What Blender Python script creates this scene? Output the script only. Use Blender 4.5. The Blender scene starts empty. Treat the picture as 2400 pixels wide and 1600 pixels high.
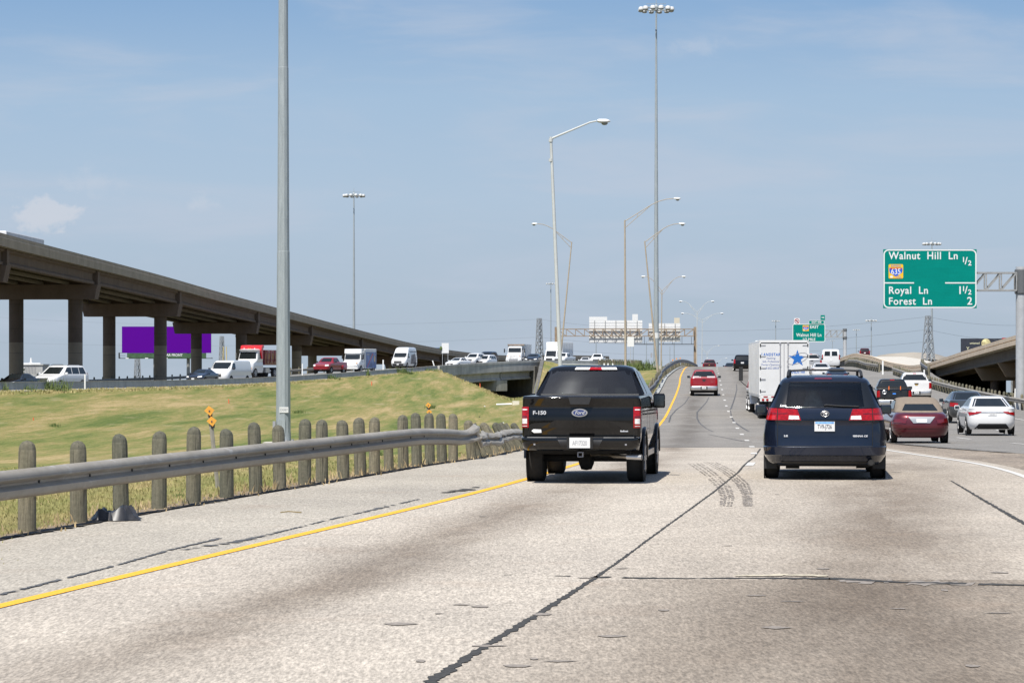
import bpy, math, random
import numpy as np
from mathutils import Vector, Matrix
R = math.radians
random.seed(7)
scene = bpy.context.scene
COL = scene.collection

# ---------------------------------------------------------------- camera
HC = 1.76            # eye height above the lane, metres
F = 6400.0           # focal length in pixels of the 2400 px wide photograph
CX, CY = 1200.0, 865.0   # principal column and horizon row of the photograph
cam_d = bpy.data.cameras.new('camera')
cam_d.sensor_width = 36.0
cam_d.lens = F / 2400.0 * 36.0
cam_d.shift_y = (CY - 800.0) / 2400.0
cam_d.clip_start = 0.5
cam_d.clip_end = 20000.0
cam = bpy.data.objects.new('camera', cam_d)
cam.location = (0, 0, HC)
cam.rotation_euler = (R(90), 0, 0)
COL.objects.link(cam)
scene.camera = cam

def P(px, py, Y):
    """a point seen at photo pixel (px, py) standing Y metres ahead of the camera"""
    return Vector(((px - CX) * Y / F, Y, HC - (py - CY) * Y / F))

# ---------------------------------------------------------------- light
SUN_EL = R(60)
SUN_AZ = math.atan2(-0.40, -0.916)
to_sun = Vector((math.sin(SUN_AZ) * math.cos(SUN_EL), math.cos(SUN_AZ) * math.cos(SUN_EL), math.sin(SUN_EL)))
sun_d = bpy.data.lights.new('sun', 'SUN')
sun_d.energy = 4.3
sun_d.angle = R(0.53)
sun_d.color = (1.0, 0.955, 0.88)
sun = bpy.data.objects.new('sun', sun_d)
sun.rotation_euler = (-to_sun).to_track_quat('-Z', 'Y').to_euler()
COL.objects.link(sun)

world = bpy.data.worlds.new('World')
scene.world = world
world.use_nodes = True
wn, wl = world.node_tree.nodes, world.node_tree.links
wn.clear()
def W(t, **kw):
    n = wn.new(t)
    for k, v in kw.items():
        setattr(n, k, v)
    return n
def wmath(op, a, b=None, c=None, clamp=False):
    n = wn.new('ShaderNodeMath'); n.operation = op; n.use_clamp = clamp
    for i, v in enumerate((a, b, c)):
        if v is None: continue
        if isinstance(v, (int, float)): n.inputs[i].default_value = v
        else: wl.new(v, n.inputs[i])
    return n.outputs[0]
tc = W('ShaderNodeTexCoord')
sep = W('ShaderNodeSeparateXYZ'); wl.new(tc.outputs['Generated'], sep.inputs[0])
zc = wmath('MAXIMUM', sep.outputs[2], 0.012)
comb = W('ShaderNodeCombineXYZ')
wl.new(sep.outputs[0], comb.inputs[0]); wl.new(sep.outputs[1], comb.inputs[1]); wl.new(zc, comb.inputs[2])
sky = W('ShaderNodeTexSky'); sky.sky_type = 'NISHITA'
sky.sun_disc = False
sky.sun_elevation = SUN_EL
sky.sun_rotation = SUN_AZ
sky.altitude = 130
sky.air_density = 1.0
sky.dust_density = 0.6
sky.ozone_density = 2.2
wl.new(comb.outputs[0], sky.inputs[0])
# summer haze over the low sky: one pale veil thinning with height, and thin cirrus
az = wmath('DIVIDE', sep.outputs[0], wmath('MAXIMUM', wmath('ABSOLUTE', sep.outputs[1]), 0.02))
el = wmath('DIVIDE', sep.outputs[2], wmath('MAXIMUM', wmath('ABSOLUTE', sep.outputs[1]), 0.02))
def cnoise(sx, sy, scale, detail, rough, lo, hi, dist=0.0, ox=0.0):
    cv = W('ShaderNodeCombineXYZ')
    wl.new(wmath('MULTIPLY_ADD', az, sx, ox), cv.inputs[0]); wl.new(wmath('MULTIPLY', el, sy), cv.inputs[1])
    nz = W('ShaderNodeTexNoise'); nz.inputs['Scale'].default_value = scale
    nz.inputs['Detail'].default_value = detail; nz.inputs['Roughness'].default_value = rough
    nz.inputs['Distortion'].default_value = dist
    wl.new(cv.outputs[0], nz.inputs['Vector'])
    mr = W('ShaderNodeMapRange'); mr.interpolation_type = 'SMOOTHSTEP'
    mr.inputs[1].default_value = lo; mr.inputs[2].default_value = hi
    wl.new(nz.outputs[0], mr.inputs[0])
    return mr.outputs[0], nz.outputs[0]
c1, _ = cnoise(3.2, 17.0, 2.6, 6, 0.55, 0.44, 0.74, 0.4, 3.1)
c2, _ = cnoise(9.0, 34.0, 2.0, 7, 0.6, 0.50, 0.80, 0.8, 7.7)
cir = wmath('MULTIPLY_ADD', c2, 0.18, wmath('MULTIPLY', c1, 0.55))
_, pn = cnoise(60.0, 75.0, 2.2, 6, 0.6, 0.4, 0.6, 0.3)
def puff(u, v, a, b, amt, edge=0.5):
    dx = wmath('DIVIDE', wmath('SUBTRACT', az, u), a)
    dyy = wmath('DIVIDE', wmath('SUBTRACT', el, v), b)
    d = wmath('SQRT', wmath('ADD', wmath('MULTIPLY', dx, dx), wmath('MULTIPLY', dyy, dyy)))
    d = wmath('ADD', d, wmath('MULTIPLY', wmath('SUBTRACT', pn, 0.5), 2.6))
    mr = W('ShaderNodeMapRange'); mr.interpolation_type = 'SMOOTHSTEP'
    mr.inputs[1].default_value = 1.0 + edge * 0.25; mr.inputs[2].default_value = 1.0 - edge
    mr.inputs[3].default_value = 0.0; mr.inputs[4].default_value = amt
    front = wmath('GREATER_THAN', sep.outputs[1], 0.0)
    wl.new(d, mr.inputs[0])
    return wmath('MULTIPLY', mr.outputs[0], front)
pf = puff((105 - CX) / F, (CY - 505) / F, 0.0135, 0.0062, 0.42)
pf = wmath('MAXIMUM', pf, puff((110 - CX) / F, (CY - 484) / F, 0.006, 0.0045, 0.40))
pf = wmath('MAXIMUM', pf, puff((480 - CX) / F, (CY - 474) / F, 0.0055, 0.0036, 0.22, 0.9))
pf = wmath('MAXIMUM', pf, puff((215 - CX) / F, (CY - 425) / F, 0.012, 0.005, 0.16, 1.0))
pf = wmath('MAXIMUM', pf, puff((1640 - CX) / F, (CY - 108) / F, 0.012, 0.0035, 0.2, 1.0))
rampn = W('ShaderNodeValToRGB')
relem = rampn.color_ramp.elements
def rset(e, c): e.color = tuple(v / 6.0 for v in c) + (1,)
relem[0].position = 0.0; rset(relem[0], (2.60, 3.14, 3.80))
relem[1].position = 1.0; rset(relem[1], (1.3, 2.4, 4.4))
for pos, c in ((0.06, (2.68, 3.25, 3.95)), (0.20, (2.72, 3.48, 4.40)), (0.32, (2.36, 3.28, 4.42)), (0.46, (1.46, 2.52, 4.10))):
    rset(relem.new(pos), c)
wl.new(wmath('MULTIPLY', wmath('MAXIMUM', el, 0.0), 3.2), rampn.inputs[0])
rsc = W('ShaderNodeVectorMath', operation='SCALE'); wl.new(rampn.outputs[0], rsc.inputs[0]); rsc.inputs['Scale'].default_value = 6.0
lowf = W('ShaderNodeMapRange'); lowf.interpolation_type = 'SMOOTHSTEP'
lowf.inputs[1].default_value = 0.55; lowf.inputs[2].default_value = 0.13; lowf.inputs[3].default_value = 0.0; lowf.inputs[4].default_value = 0.97
wl.new(el, lowf.inputs[0])
skyc = W('ShaderNodeMix', data_type='RGBA')
wl.new(lowf.outputs[0], skyc.inputs[0]); wl.new(sky.outputs[0], skyc.inputs[6]); wl.new(rsc.outputs[0], skyc.inputs[7])
sk2 = W('ShaderNodeMix', data_type='RGBA')
wl.new(wmath('MAXIMUM', cir, 0.0), sk2.inputs[0]); wl.new(skyc.outputs[2], sk2.inputs[6])
sk2.inputs[7].default_value = (3.35, 3.75, 4.45, 1)
sk3 = W('ShaderNodeMix', data_type='RGBA')
wl.new(pf, sk3.inputs[0]); wl.new(sk2.outputs[2], sk3.inputs[6])
sk3.inputs[7].default_value = (4.7, 4.65, 4.85, 1)
bg = W('ShaderNodeBackground'); bg.inputs['Strength'].default_value = 0.10
wl.new(sk3.outputs[2], bg.inputs['Color'])
wo = W('ShaderNodeOutputWorld'); wl.new(bg.outputs[0], wo.inputs['Surface'])

scene.view_settings.view_transform = 'Standard'
scene.view_settings.look = 'None'
scene.view_settings.exposure = 0.65
scene.view_settings.gamma = 1.0
scene.render.engine = 'CYCLES'
scene.cycles.use_denoising = True
scene.cycles.max_bounces = 6
scene.cycles.transparent_max_bounces = 12

# ---------------------------------------------------------------- helpers
class Tab:
    """smoothed table of values along the road"""
    def __init__(s, pts, sig=4.0):
        xs = [p[0] for p in pts]; ys = [p[1] for p in pts]
        s.x0 = -500; g = np.arange(-500, 1101, 1.0)
        v = np.interp(g, xs, ys)
        m0 = (ys[1] - ys[0]) / (xs[1] - xs[0]); m1 = (ys[-1] - ys[-2]) / (xs[-1] - xs[-2])
        v = np.where(g < xs[0], ys[0] + (g - xs[0]) * m0, v)
        v = np.where(g > xs[-1], ys[-1] + (g - xs[-1]) * m1, v)
        if sig > 0:
            k = np.arange(-int(4 * sig), int(4 * sig) + 1); w = np.exp(-0.5 * (k / sig) ** 2); w /= w.sum()
            n = len(k) // 2
            a = np.concatenate([v[0] + (np.arange(-n, 0)) * (v[1] - v[0]), v, v[-1] + np.arange(1, n + 1) * (v[-1] - v[-2])])
            v = np.convolve(a, w, mode='valid')
        s.g, s.v = g, v
    def __call__(s, y):
        return float(np.interp(y, s.g, s.v))

class MB:
    """collects faces, then links them as ONE mesh object"""
    def __init__(s): s.v, s.f, s.uv = [], [], None
    def add(s, vs, fs):
        n = len(s.v); s.v += [tuple(p) for p in vs]; s.f += [tuple(i + n for i in f) for f in fs]; return s
    def box(s, c, d, rot=None):
        x, y, z = d[0] / 2, d[1] / 2, d[2] / 2
        vs = [Vector((a * x, b * y, e * z)) for a in (-1, 1) for b in (-1, 1) for e in (-1, 1)]
        if rot is not None: vs = [rot @ p for p in vs]
        vs = [p + Vector(c) for p in vs]
        return s.add(vs, [(0, 1, 3, 2), (4, 6, 7, 5), (0, 4, 5, 1), (2, 3, 7, 6), (0, 2, 6, 4), (1, 5, 7, 3)])
    def bar(s, a, b, w, h=None):
        """square bar from a to b"""
        return s.tube([a, b], [w * 0.7071, w * 0.7071], 4)
    def tube(s, pts, r, n=8, cap=True, phase=None):
        pts = [Vector(p) for p in pts]
        if not isinstance(r, (list, tuple)): r = [r] * len(pts)
        rings = []
        up = None
        for i, p in enumerate(pts):
            t = (pts[min(i + 1, len(pts) - 1)] - pts[max(i - 1, 0)]).normalized()
            if up is None:
                up = Vector((0, 0, 1)) if abs(t.z) < 0.9 else Vector((0, 1, 0))
            u = t.cross(up).normalized(); v = u.cross(t).normalized()
            up = v
            ph = (math.pi / n) if phase is None else phase
            rings.append([p + (u * math.cos(2 * math.pi * k / n + ph) + v * math.sin(2 * math.pi * k / n + ph)) * r[i] for k in range(n)])
        vs = [q for rg in rings for q in rg]
        fs = [(i * n + k, i * n + (k + 1) % n, (i + 1) * n + (k + 1) % n, (i + 1) * n + k) for i in range(len(pts) - 1) for k in range(n)]
        if cap:
            fs += [tuple(range(n - 1, -1, -1)), tuple((len(pts) - 1) * n + k for k in range(n))]
        return s.add(vs, fs)
    def lathe(s, prof, n=16, c=(0, 0, 0), axis='z'):
        c = Vector(c); vs = []
        for (r, h) in prof:
            for k in range(n):
                a = 2 * math.pi * k / n
                q = {'z': (r * math.cos(a), r * math.sin(a), h), 'x': (h, r * math.cos(a), r * math.sin(a)), 'y': (r * math.cos(a), h, r * math.sin(a))}[axis]
                vs.append(c + Vector(q))
        m = len(prof)
        fs = [(i * n + k, i * n + (k + 1) % n, (i + 1) * n + (k + 1) % n, (i + 1) * n + k) for i in range(m - 1) for k in range(n)]
        fs += [tuple(range(n - 1, -1, -1)), tuple((m - 1) * n + k for k in range(n))]
        return s.add(vs, fs)
    def prism(s, poly, d, M_=None):
        """polygon in x-z extruded along y from 0 to d"""
        n = len(poly)
        vs = [Vector((p[0], 0, p[1])) for p in poly] + [Vector((p[0], d, p[1])) for p in poly]
        if M_ is not None: vs = [M_ @ q for q in vs]
        fs = [tuple(range(n)), tuple(range(2 * n - 1, n - 1, -1))] + [(i, i + n, (i + 1) % n + n, (i + 1) % n) for i in range(n)]
        return s.add(vs, fs)
    def grid(s, rows):
        n = len(rows[0]); vs = [p for r in rows for p in r]
        return s.add(vs, [(i * n + k, i * n + k + 1, (i + 1) * n + k + 1, (i + 1) * n + k) for i in range(len(rows) - 1) for k in range(n - 1)])
    def build(s, name, mat, parent=None, smooth=None, uv=None):
        me = bpy.data.meshes.new(name)
        me.from_pydata(s.v, [], s.f)
        me.materials.append(mat)
        if uv is not None:
            l = me.uv_layers.new(name='UVMap')
            li = np.zeros(len(me.loops), dtype=np.int32); me.loops.foreach_get('vertex_index', li)
            l.data.foreach_set('uv', np.array(uv, dtype=np.float32)[li].ravel())
        if smooth is not None:
            me.shade_smooth()
            if smooth < 180: me.set_sharp_from_angle(angle=R(smooth))
        me.update()
        o = bpy.data.objects.new(name, me); COL.objects.link(o)
        if parent is not None: o.parent = parent
        return o

def fixn(o):
    """make normals consistent and outward"""
    import bmesh
    bm = bmesh.new(); bm.from_mesh(o.data); bmesh.ops.recalc_face_normals(bm, faces=bm.faces); bm.to_mesh(o.data); bm.free()
    return o

def tag(o, label, cat, group=None):
    o['label'] = label; o['category'] = cat
    if group: o['group'] = group
    return o
def empty(name, loc=(0, 0, 0), rz=0.0):
    o = bpy.data.objects.new(name, None); COL.objects.link(o)
    o.location = loc; o.rotation_euler = (0, 0, rz); o.empty_display_size = 0.2
    return o
def struct(o): o['kind'] = 'structure'; return o
def text(body, size, mat, parent, loc, name='lettering', align='CENTER', bold=0.0, rot=(R(90), 0, 0), sx=1.0, shear=0.0, space=1.0, ext=0.002):
    c = bpy.data.curves.new(name, 'FONT'); c.body = body; c.size = size; c.align_x = align; c.align_y = 'CENTER'
    c.offset = bold; c.extrude = ext; c.shear = shear; c.space_character = space; c.resolution_u = 4
    c.materials.append(mat)
    o = bpy.data.objects.new(name, c); COL.objects.link(o); o.location = loc; o.rotation_euler = rot; o.scale = (sx, 1, 1)
    if parent is not None: o.parent = parent
    return o

# ---------------------------------------------------------------- materials
def nmat(name):
    m = bpy.data.materials.new(name); m.use_nodes = True
    return m, m.node_tree.nodes, m.node_tree.links, m.node_tree.nodes['Principled BSDF']
def mix(nt, ty, fac, a, b):
    n = nt.nodes.new('ShaderNodeMix'); n.data_type = 'RGBA'; n.blend_type = ty
    for i, v in ((0, fac), (6, a), (7, b)):
        if isinstance(v, (int, float)): n.inputs[i].default_value = v
        elif isinstance(v, tuple): n.inputs[i].default_value = v if len(v) == 4 else v + (1,)
        else: nt.links.new(v, n.inputs[i])
    return n.outputs[2]
def noise(nt, vec, scale, detail=4, rough=0.55, lo=0.35, hi=0.65, sc=None, dist=0.0):
    if sc is not None:
        mp = nt.nodes.new('ShaderNodeMapping'); mp.inputs['Scale'].default_value = sc
        nt.links.new(vec, mp.inputs[0]); vec = mp.outputs[0]
    n = nt.nodes.new('ShaderNodeTexNoise'); n.inputs['Scale'].default_value = scale
    n.inputs['Detail'].default_value = detail; n.inputs['Roughness'].default_value = rough; n.inputs['Distortion'].default_value = dist
    nt.links.new(vec, n.inputs['Vector'])
    r = nt.nodes.new('ShaderNodeMapRange'); r.inputs[1].default_value = lo; r.inputs[2].default_value = hi
    nt.links.new(n.outputs[0], r.inputs[0])
    return r.outputs[0]
def coords(nt, which='Object'):
    return nt.nodes.new('ShaderNodeTexCoord').outputs[which]
def geo(nt):
    return nt.nodes.new('ShaderNodeNewGeometry').outputs['Position']
def bump(nt, h, bs, strength=0.3, dist=0.02):
    b = nt.nodes.new('ShaderNodeBump'); b.inputs['Strength'].default_value = strength; b.inputs['Distance'].default_value = dist
    nt.links.new(h, b.inputs['Height']); nt.links.new(b.outputs[0], bs.inputs['Normal'])
def mathn(nt, op, a, b=None, clamp=False):
    n = nt.nodes.new('ShaderNodeMath'); n.operation = op; n.use_clamp = clamp
    for i, v in enumerate((a, b)):
        if v is None: continue
        if isinstance(v, (int, float)): n.inputs[i].default_value = v
        else: nt.links.new(v, n.inputs[i])
    return n.outputs[0]
def simple(name, col, rough=0.5, metal=0.0, coat=0.0, var=0.0, scale=6.0, spec=0.5, bmp=0.0, stretch=(1, 1, 1)):
    m, N, L, b = nmat(name)
    b.inputs['Roughness'].default_value = rough; b.inputs['Metallic'].default_value = metal
    b.inputs['Coat Weight'].default_value = coat; b.inputs['Coat Roughness'].default_value = 0.04
    b.inputs['Specular IOR Level'].default_value = spec
    b.inputs['Base Color'].default_value = tuple(col) + (1,)
    if var > 0:
        nt = m.node_tree; v = coords(nt)
        n1 = noise(nt, v, scale, 5, 0.6, 0.3, 0.7, sc=stretch)
        dk = tuple(c * (1 - var) for c in col); lt = tuple(min(1, c * (1 + var)) for c in col)
        c = mix(nt, 'MIX', n1, dk, lt)
        L.new(c, b.inputs['Base Color'])
        if bmp > 0: bump(nt, n1, b, bmp)
    return m

def paint(name, col, metallic=0.0, rough=0.35, dirt=0.12, spec=0.25):
    """car paint: base coat, clear coat and a little road dust"""
    m, N, L, b = nmat(name); nt = m.node_tree
    v = coords(nt)
    n1 = noise(nt, v, 2.3, 5, 0.6, 0.35, 0.75)
    c = mix(nt, 'MIX', mathn(nt, 'MULTIPLY', n1, dirt * 0.35), tuple(col), (0.30, 0.27, 0.23))
    L.new(c, b.inputs['Base Color'])
    b.inputs['Metallic'].default_value = metallic; b.inputs['Roughness'].default_value = rough; b.inputs['Specular IOR Level'].default_value = spec
    b.inputs['Coat Weight'].default_value = 1.0
    L.new(mathn(nt, 'MULTIPLY', n1, 0.09), b.inputs['Coat Roughness'])
    return m

MT = {}
MT['glass'] = simple('dark_glass', (0.012, 0.015, 0.016), 0.04, spec=0.6)
MT['tyre'] = simple('tyre_rubber', (0.022, 0.021, 0.020), 0.85, var=0.3, scale=14)
MT['rim'] = simple('alloy', (0.45, 0.45, 0.46), 0.35, metal=0.8, var=0.15)
MT['black'] = simple('black_plastic', (0.018, 0.018, 0.019), 0.55, var=0.25, scale=9)
MT['under'] = simple('underbody', (0.012, 0.012, 0.012), 0.9, var=0.3, scale=9)
MT['chrome'] = simple('chrome', (0.52, 0.51, 0.50), 0.28, metal=0.75, var=0.12)
MT['red_lens'] = simple('red_lens', (0.30, 0.004, 0.007), 0.2, coat=0.6, var=0.45, spec=0.2, scale=22, stretch=(1, 1, 2))
MT['dark_red_lens'] = simple('dark_red_lens', (0.12, 0.003, 0.006), 0.16, coat=1.0, var=0.3, scale=20)
MT['clear_lens'] = simple('clear_lens', (0.72, 0.72, 0.70), 0.12, coat=1.0, var=0.25, scale=30)
MT['amber'] = simple('amber_lens', (0.75, 0.28, 0.03), 0.2, coat=1.0, var=0.2, scale=20)
MT['plate'] = simple('plate_white', (0.66, 0.66, 0.65), 0.4, var=0.05)
MT['letter_dark'] = simple('plate_letters', (0.06, 0.06, 0.09), 0.5)
MT['letter_grey'] = simple('grey_letters', (0.30, 0.30, 0.32), 0.5)
MT['silver_letter'] = simple('silver_badge', (0.75, 0.76, 0.78), 0.25, metal=0.6)
MT['white'] = paint('white_paint', (0.66, 0.66, 0.655), rough=0.4)
MT['white_matte'] = simple('white_panel', (0.64, 0.64, 0.63), 0.5, var=0.06, scale=1.6)
MT['seat'] = simple('seat_cloth', (0.10, 0.10, 0.10), 0.9, var=0.2)
MT['headliner'] = simple('cabin_trim', (0.16, 0.155, 0.15), 0.9, var=0.2)
# ---------------------------------------------------------------- the lie of the land
camh = Tab([(-100, 1.76), (30, 1.76), (44, 1.76), (51, 1.77), (64.5, 2.0), (77.9, 2.23), (91.4, 2.40), (104.8, 2.52), (118, 2.575), (131.8, 2.59),
            (145.2, 2.56), (158.7, 2.47), (172, 2.34), (185.6, 2.12), (199, 1.88), (212.5, 1.61), (226, 1.32), (239.4, 1.02), (253, .73), (266, .43),
            (280, .17), (293, -.04), (310, -.22), (328, -.30), (345, -.26), (365, -.12), (400, .22), (450, 1.1), (520, 2.6), (700, 8), (1000, 18)], 3.0)
def zr(y): return HC - camh(y)
xlane = Tab([(-100, -17.8), (0, -2.78), (15.3, -.45), (22.7, .667), (39.1, 2.92), (51, 4.5), (64.5, 5.72), (77.9, 6.86), (91.4, 7.87), (104.8, 8.83),
             (118.3, 9.77), (145.2, 11.66), (172, 13.5), (199, 15.4), (226, 17.3), (253, 19.2), (293, 22.0), (330, 24.8), (400, 30.7), (450, 35.2), (700, 58)], 3.0)
xyel = Tab([(-100, -23.5), (10, -5.55), (20.2, -3.79), (28.4, -2.34), (35.1, -1.1), (43.2, .2), (51, 1.25), (64.5, 2.35), (77.9, 3.4), (104.8, 5.3),
            (145.2, 8.15), (172, 10.0), (199, 11.95), (226, 13.85), (253, 15.6), (293, 18.5), (330, 21.3), (400, 27.2), (450, 31.6), (700, 54)], 3.0)
xrail = Tab([(-100, -26.5), (15, -7.6), (29.6, -5.27), (31.4, -4.98), (34.8, -4.42), (39.1, -3.68), (42.8, -2.98), (46.7, -2.33), (51, -1.70), (56, -1.05),
             (62, -.58), (70, -.1), (81, .5), (110, 2.9), (150, 6.3), (204, 10.5), (250, 13.7), (290, 17.1), (320, 19.7), (345, 22.1), (400, 27), (450, 30.5), (700, 52)], 2.0)
xwhite = Tab([(-100, -10), (30, 6.7), (45.6, 8.55), (57, 9.0), (70, 9.68), (88, 10.95), (105, 12.4), (145, 15.25), (199, 19.0), (253, 22.8), (330, 28.4), (400, 34.3), (700, 62)], 3.0)
xr1 = Tab([(-100, 12), (30, 12.4), (50, 12.2), (65, 12.1), (78, 12.0), (88, 12.05), (97, 12.5), (108, 13.2), (145, 15.8), (199, 19.6), (330, 29), (700, 62)], 2.0)
xr2 = Tab([(-100, 20), (60, 25.2), (100, 27.3), (130, 28.9), (164, 30.6), (197, 32.2), (216, 33.3), (240, 35.0), (258, 36.4), (282, 37.7), (310, 40), (400, 48), (700, 74)], 3.0)
# left-hand carriageway (barrier line of the ramp)
XR = Tab([(-100, -66), (100, -46.5), (195, -36.6), (210, -35.1), (252, -31.5), (277, -28.4), (310, -24.0), (338, -18.7), (355, -14.1), (370, -9.6), (382, -3.6), (392, 3.6), (405, 10.6), (425, 18.4), (450, 23.5), (480, 27.5), (520, 31)], 3.0)
ztop = Tab([(0, 1.2), (150, .95), (195, .80), (252, .72), (280, .80), (310, 1.0), (338, 1.46), (355, 1.84), (370, 2.25), (382, 2.68), (392, 3.08), (405, 3.05), (425, 2.9), (460, 2.5), (520, 1.5)], 4.0)
def zbar(y): return ztop(y) - 0.62
dip = Tab([(-100, 0), (20, 0), (30, .12), (60, .75), (100, 1.45), (135, 1.6), (180, 1.8), (230, 1.95), (255, 2.3), (280, 2.25), (316, 1.36), (350, .5), (372, .12), (430, .1)], 6.0)
RAV = [(-10.4, 372), (-4.0, 316), (-1.2, 280), (0.6, 252), (3.4, 244), (5.8, 254), (5.9, 300), (6.2, 330), (6.8, 352), (7.6, 392), (8.2, 404), (-4.0, 416), (-14.0, 398)]
def rav_d(x, y):
    ins = False; dm = 1e9; n = len(RAV)
    for i in range(n):
        x1, y1 = RAV[i]; x2, y2 = RAV[(i + 1) % n]
        if (y1 > y) != (y2 > y) and x < (x2 - x1) * (y - y1) / (y2 - y1) + x1: ins = not ins
        L2 = (x2 - x1) ** 2 + (y2 - y1) ** 2
        t = max(0, min(1, ((x - x1) * (x2 - x1) + (y - y1) * (y2 - y1)) / L2))
        dm = min(dm, math.hypot(x - x1 - t * (x2 - x1), y - y1 - t * (y2 - y1)))
    return dm if ins else -dm
def sst(t): t = max(0, min(1, t)); return t * t * (3 - 2 * t)
def zfield(x, y):
    a = XR(y); b = xrail(y) + 0.25
    t = max(0.0, min(1.0, (x - a) / (b - a)))
    z = zbar(y) * (1 - t) + (zr(y) - 0.03) * t - dip(y) * math.sin(math.pi * t) ** 1.0
    z += 0.05 * math.sin(x * 0.9 + y * 0.13) * math.sin(y * 0.21 + x * 0.3) * min(1, 6 * t * (1 - t))
    if y > 200:
        d = rav_d(x, y)
        if d > 0: z -= 4.6 * sst(d / 3.0)
    return z

def strip(name, ys, fl, fr, nx, off, mat, zf=None):
    rows, uv = [], []
    for y in ys:
        a, b = fl(y), fr(y); row = []
        for k in range(nx + 1):
            x = a + (b - a) * k / nx
            row.append((x, y, (zf(x, y) if zf else zr(y)) + off)); uv.append((x - xlane(y), y))
        rows.append(row)
    mb = MB().grid(rows)
    o = mb.build(name, mat, uv=uv, smooth=180)
    return struct(o)
def frange(a, b, s):
    n = max(1, int(round((b - a) / s))); return [a + (b - a) * i / n for i in range(n + 1)]

# ---- pavement materials
def pave(name, base, speck, sp_scale, patch, oil, crackc=0.0, wheel=0.0, warm=(0.30, 0.22, 0.16), slab=False):
    m, N, L, b = nmat(name); nt = m.node_tree
    g = geo(nt); u = coords(nt, 'UV')
    big = noise(nt, g, 0.22, 5, 0.6, 0.3, 0.7)
    mid = noise(nt, g, 1.7, 5, 0.65, 0.3, 0.7, sc=(1.2, 0.35, 1))
    fine = noise(nt, g, sp_scale, 3, 0.7, 0.30, 0.70, sc=(1.5, 0.28, 1))
    fine2 = noise(nt, g, sp_scale * 0.42, 2, 0.6, 0.33, 0.67, sc=(1.6, 0.25, 1))
    dk = tuple(c * (1 - speck) for c in base); lt = tuple(c * (1 + speck * 0.8) for c in base)
    c = mix(nt, 'MIX', fine, dk, lt)
    c = mix(nt, 'MULTIPLY', 0.42, c, mix(nt, 'MIX', fine2, (1 - speck,) * 3, (1 + speck * 0.7,) * 3))
    c = mix(nt, 'MULTIPLY', 1.0, c, mix(nt, 'MIX', big, (1 - patch, 1 - patch, 1 - patch * 0.95), (1 + patch * 0.6,) * 3))
    c = mix(nt, 'MULTIPLY', 1.0, c, mix(nt, 'MIX', mid, (1 - patch * 0.5,) * 3, (1 + patch * 0.35,) * 3))
    s = nt.nodes.new('ShaderNodeSeparateXYZ'); L.new(u, s.inputs[0])
    wob = mathn(nt, 'MULTIPLY', noise(nt, g, 0.35, 3, 0.5, 0.0, 1.0), 0.9)
    def band(c0, wd):
        d = mathn(nt, 'DIVIDE', mathn(nt, 'SUBTRACT', mathn(nt, 'ADD', s.outputs[0], mathn(nt, 'SUBTRACT', wob, 0.45)), c0), wd)
        return mathn(nt, 'POWER', 2.718, mathn(nt, 'MULTIPLY', mathn(nt, 'MULTIPLY', d, d), -1.0))
    along = noise(nt, u, 1.0, 4, 0.6, 0.28, 0.60, sc=(0.6, 0.11, 1))
    o = mathn(nt, 'MULTIPLY', mathn(nt, 'ADD', band(-2.1, 0.62), mathn(nt, 'MULTIPLY', band(2.4, 1.25), 1.0)), oil)
    o = mathn(nt, 'MULTIPLY', o, along, clamp=True)
    c = mix(nt, 'MIX', o, c, mix(nt, 'MULTIPLY', 1.0, c, (0.52, 0.485, 0.455)))
    if wheel:
        wv = mathn(nt, 'ADD', mathn(nt, 'ADD', band(-2.7, 0.35), band(-0.9, 0.35)), mathn(nt, 'ADD', band(1.0, 0.35), band(2.9, 0.35)))
        c = mix(nt, 'MIX', mathn(nt, 'MULTIPLY', wv, wheel, clamp=True), c, mix(nt, 'MULTIPLY', 1.0, c, (1.14, 1.13, 1.12)))
    if slab:      # slabs cast on different days differ in tone, split at the joints
        k1 = mathn(nt, 'MULTIPLY', mathn(nt, 'GREATER_THAN', s.outputs[0], 0.02), mathn(nt, 'LESS_THAN', s.outputs[1], 22.75))
        edge = mathn(nt, 'MULTIPLY', mathn(nt, 'SUBTRACT', mathn(nt, 'ADD', s.outputs[0], wob), 0.6), 0.9, clamp=True)
        c = mix(nt, 'MIX', mathn(nt, 'MULTIPLY', k1, mathn(nt, 'ADD', 0.35, mathn(nt, 'MULTIPLY', edge, 0.65))), c, mix(nt, 'MULTIPLY', 1.0, c, (0.70, 0.675, 0.65)))
        k2 = mathn(nt, 'GREATER_THAN', s.outputs[0], 0.02)
        c = mix(nt, 'MIX', mathn(nt, 'MULTIPLY', k2, 0.5), c, mix(nt, 'MULTIPLY', 1.0, c, (0.90, 0.885, 0.87)))
    # scattered rubber scuffs and patches
    sc = noise(nt, u, 1.0, 5, 0.65, 0.63, 0.70, sc=(3.0, 0.5, 1))
    c = mix(nt, 'MIX', mathn(nt, 'MULTIPLY', sc, 0.18), c, mix(nt, 'MULTIPLY', 1.0, c, (0.5, 0.48, 0.46)))
    pk = noise(nt, g, 0.7, 3, 0.5, 0.6, 0.75)
    c = mix(nt, 'MIX', mathn(nt, 'MULTIPLY', pk, 0.22), c, warm)
    L.new(c, b.inputs['Base Color'])
    b.inputs['Roughness'].default_value = 0.88; b.inputs['Specular IOR Level'].default_value = 0.25
    bump(nt, fine, b, 0.35, 0.012)
    return m
M_conc = pave('concrete_pavement', (0.425, 0.378, 0.318), 0.40, 36.0, 0.13, 1.0, slab=True)
M_shou = pave('shoulder_concrete', (0.372, 0.338, 0.285), 0.38, 36.0, 0.15, 0.0)
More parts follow.
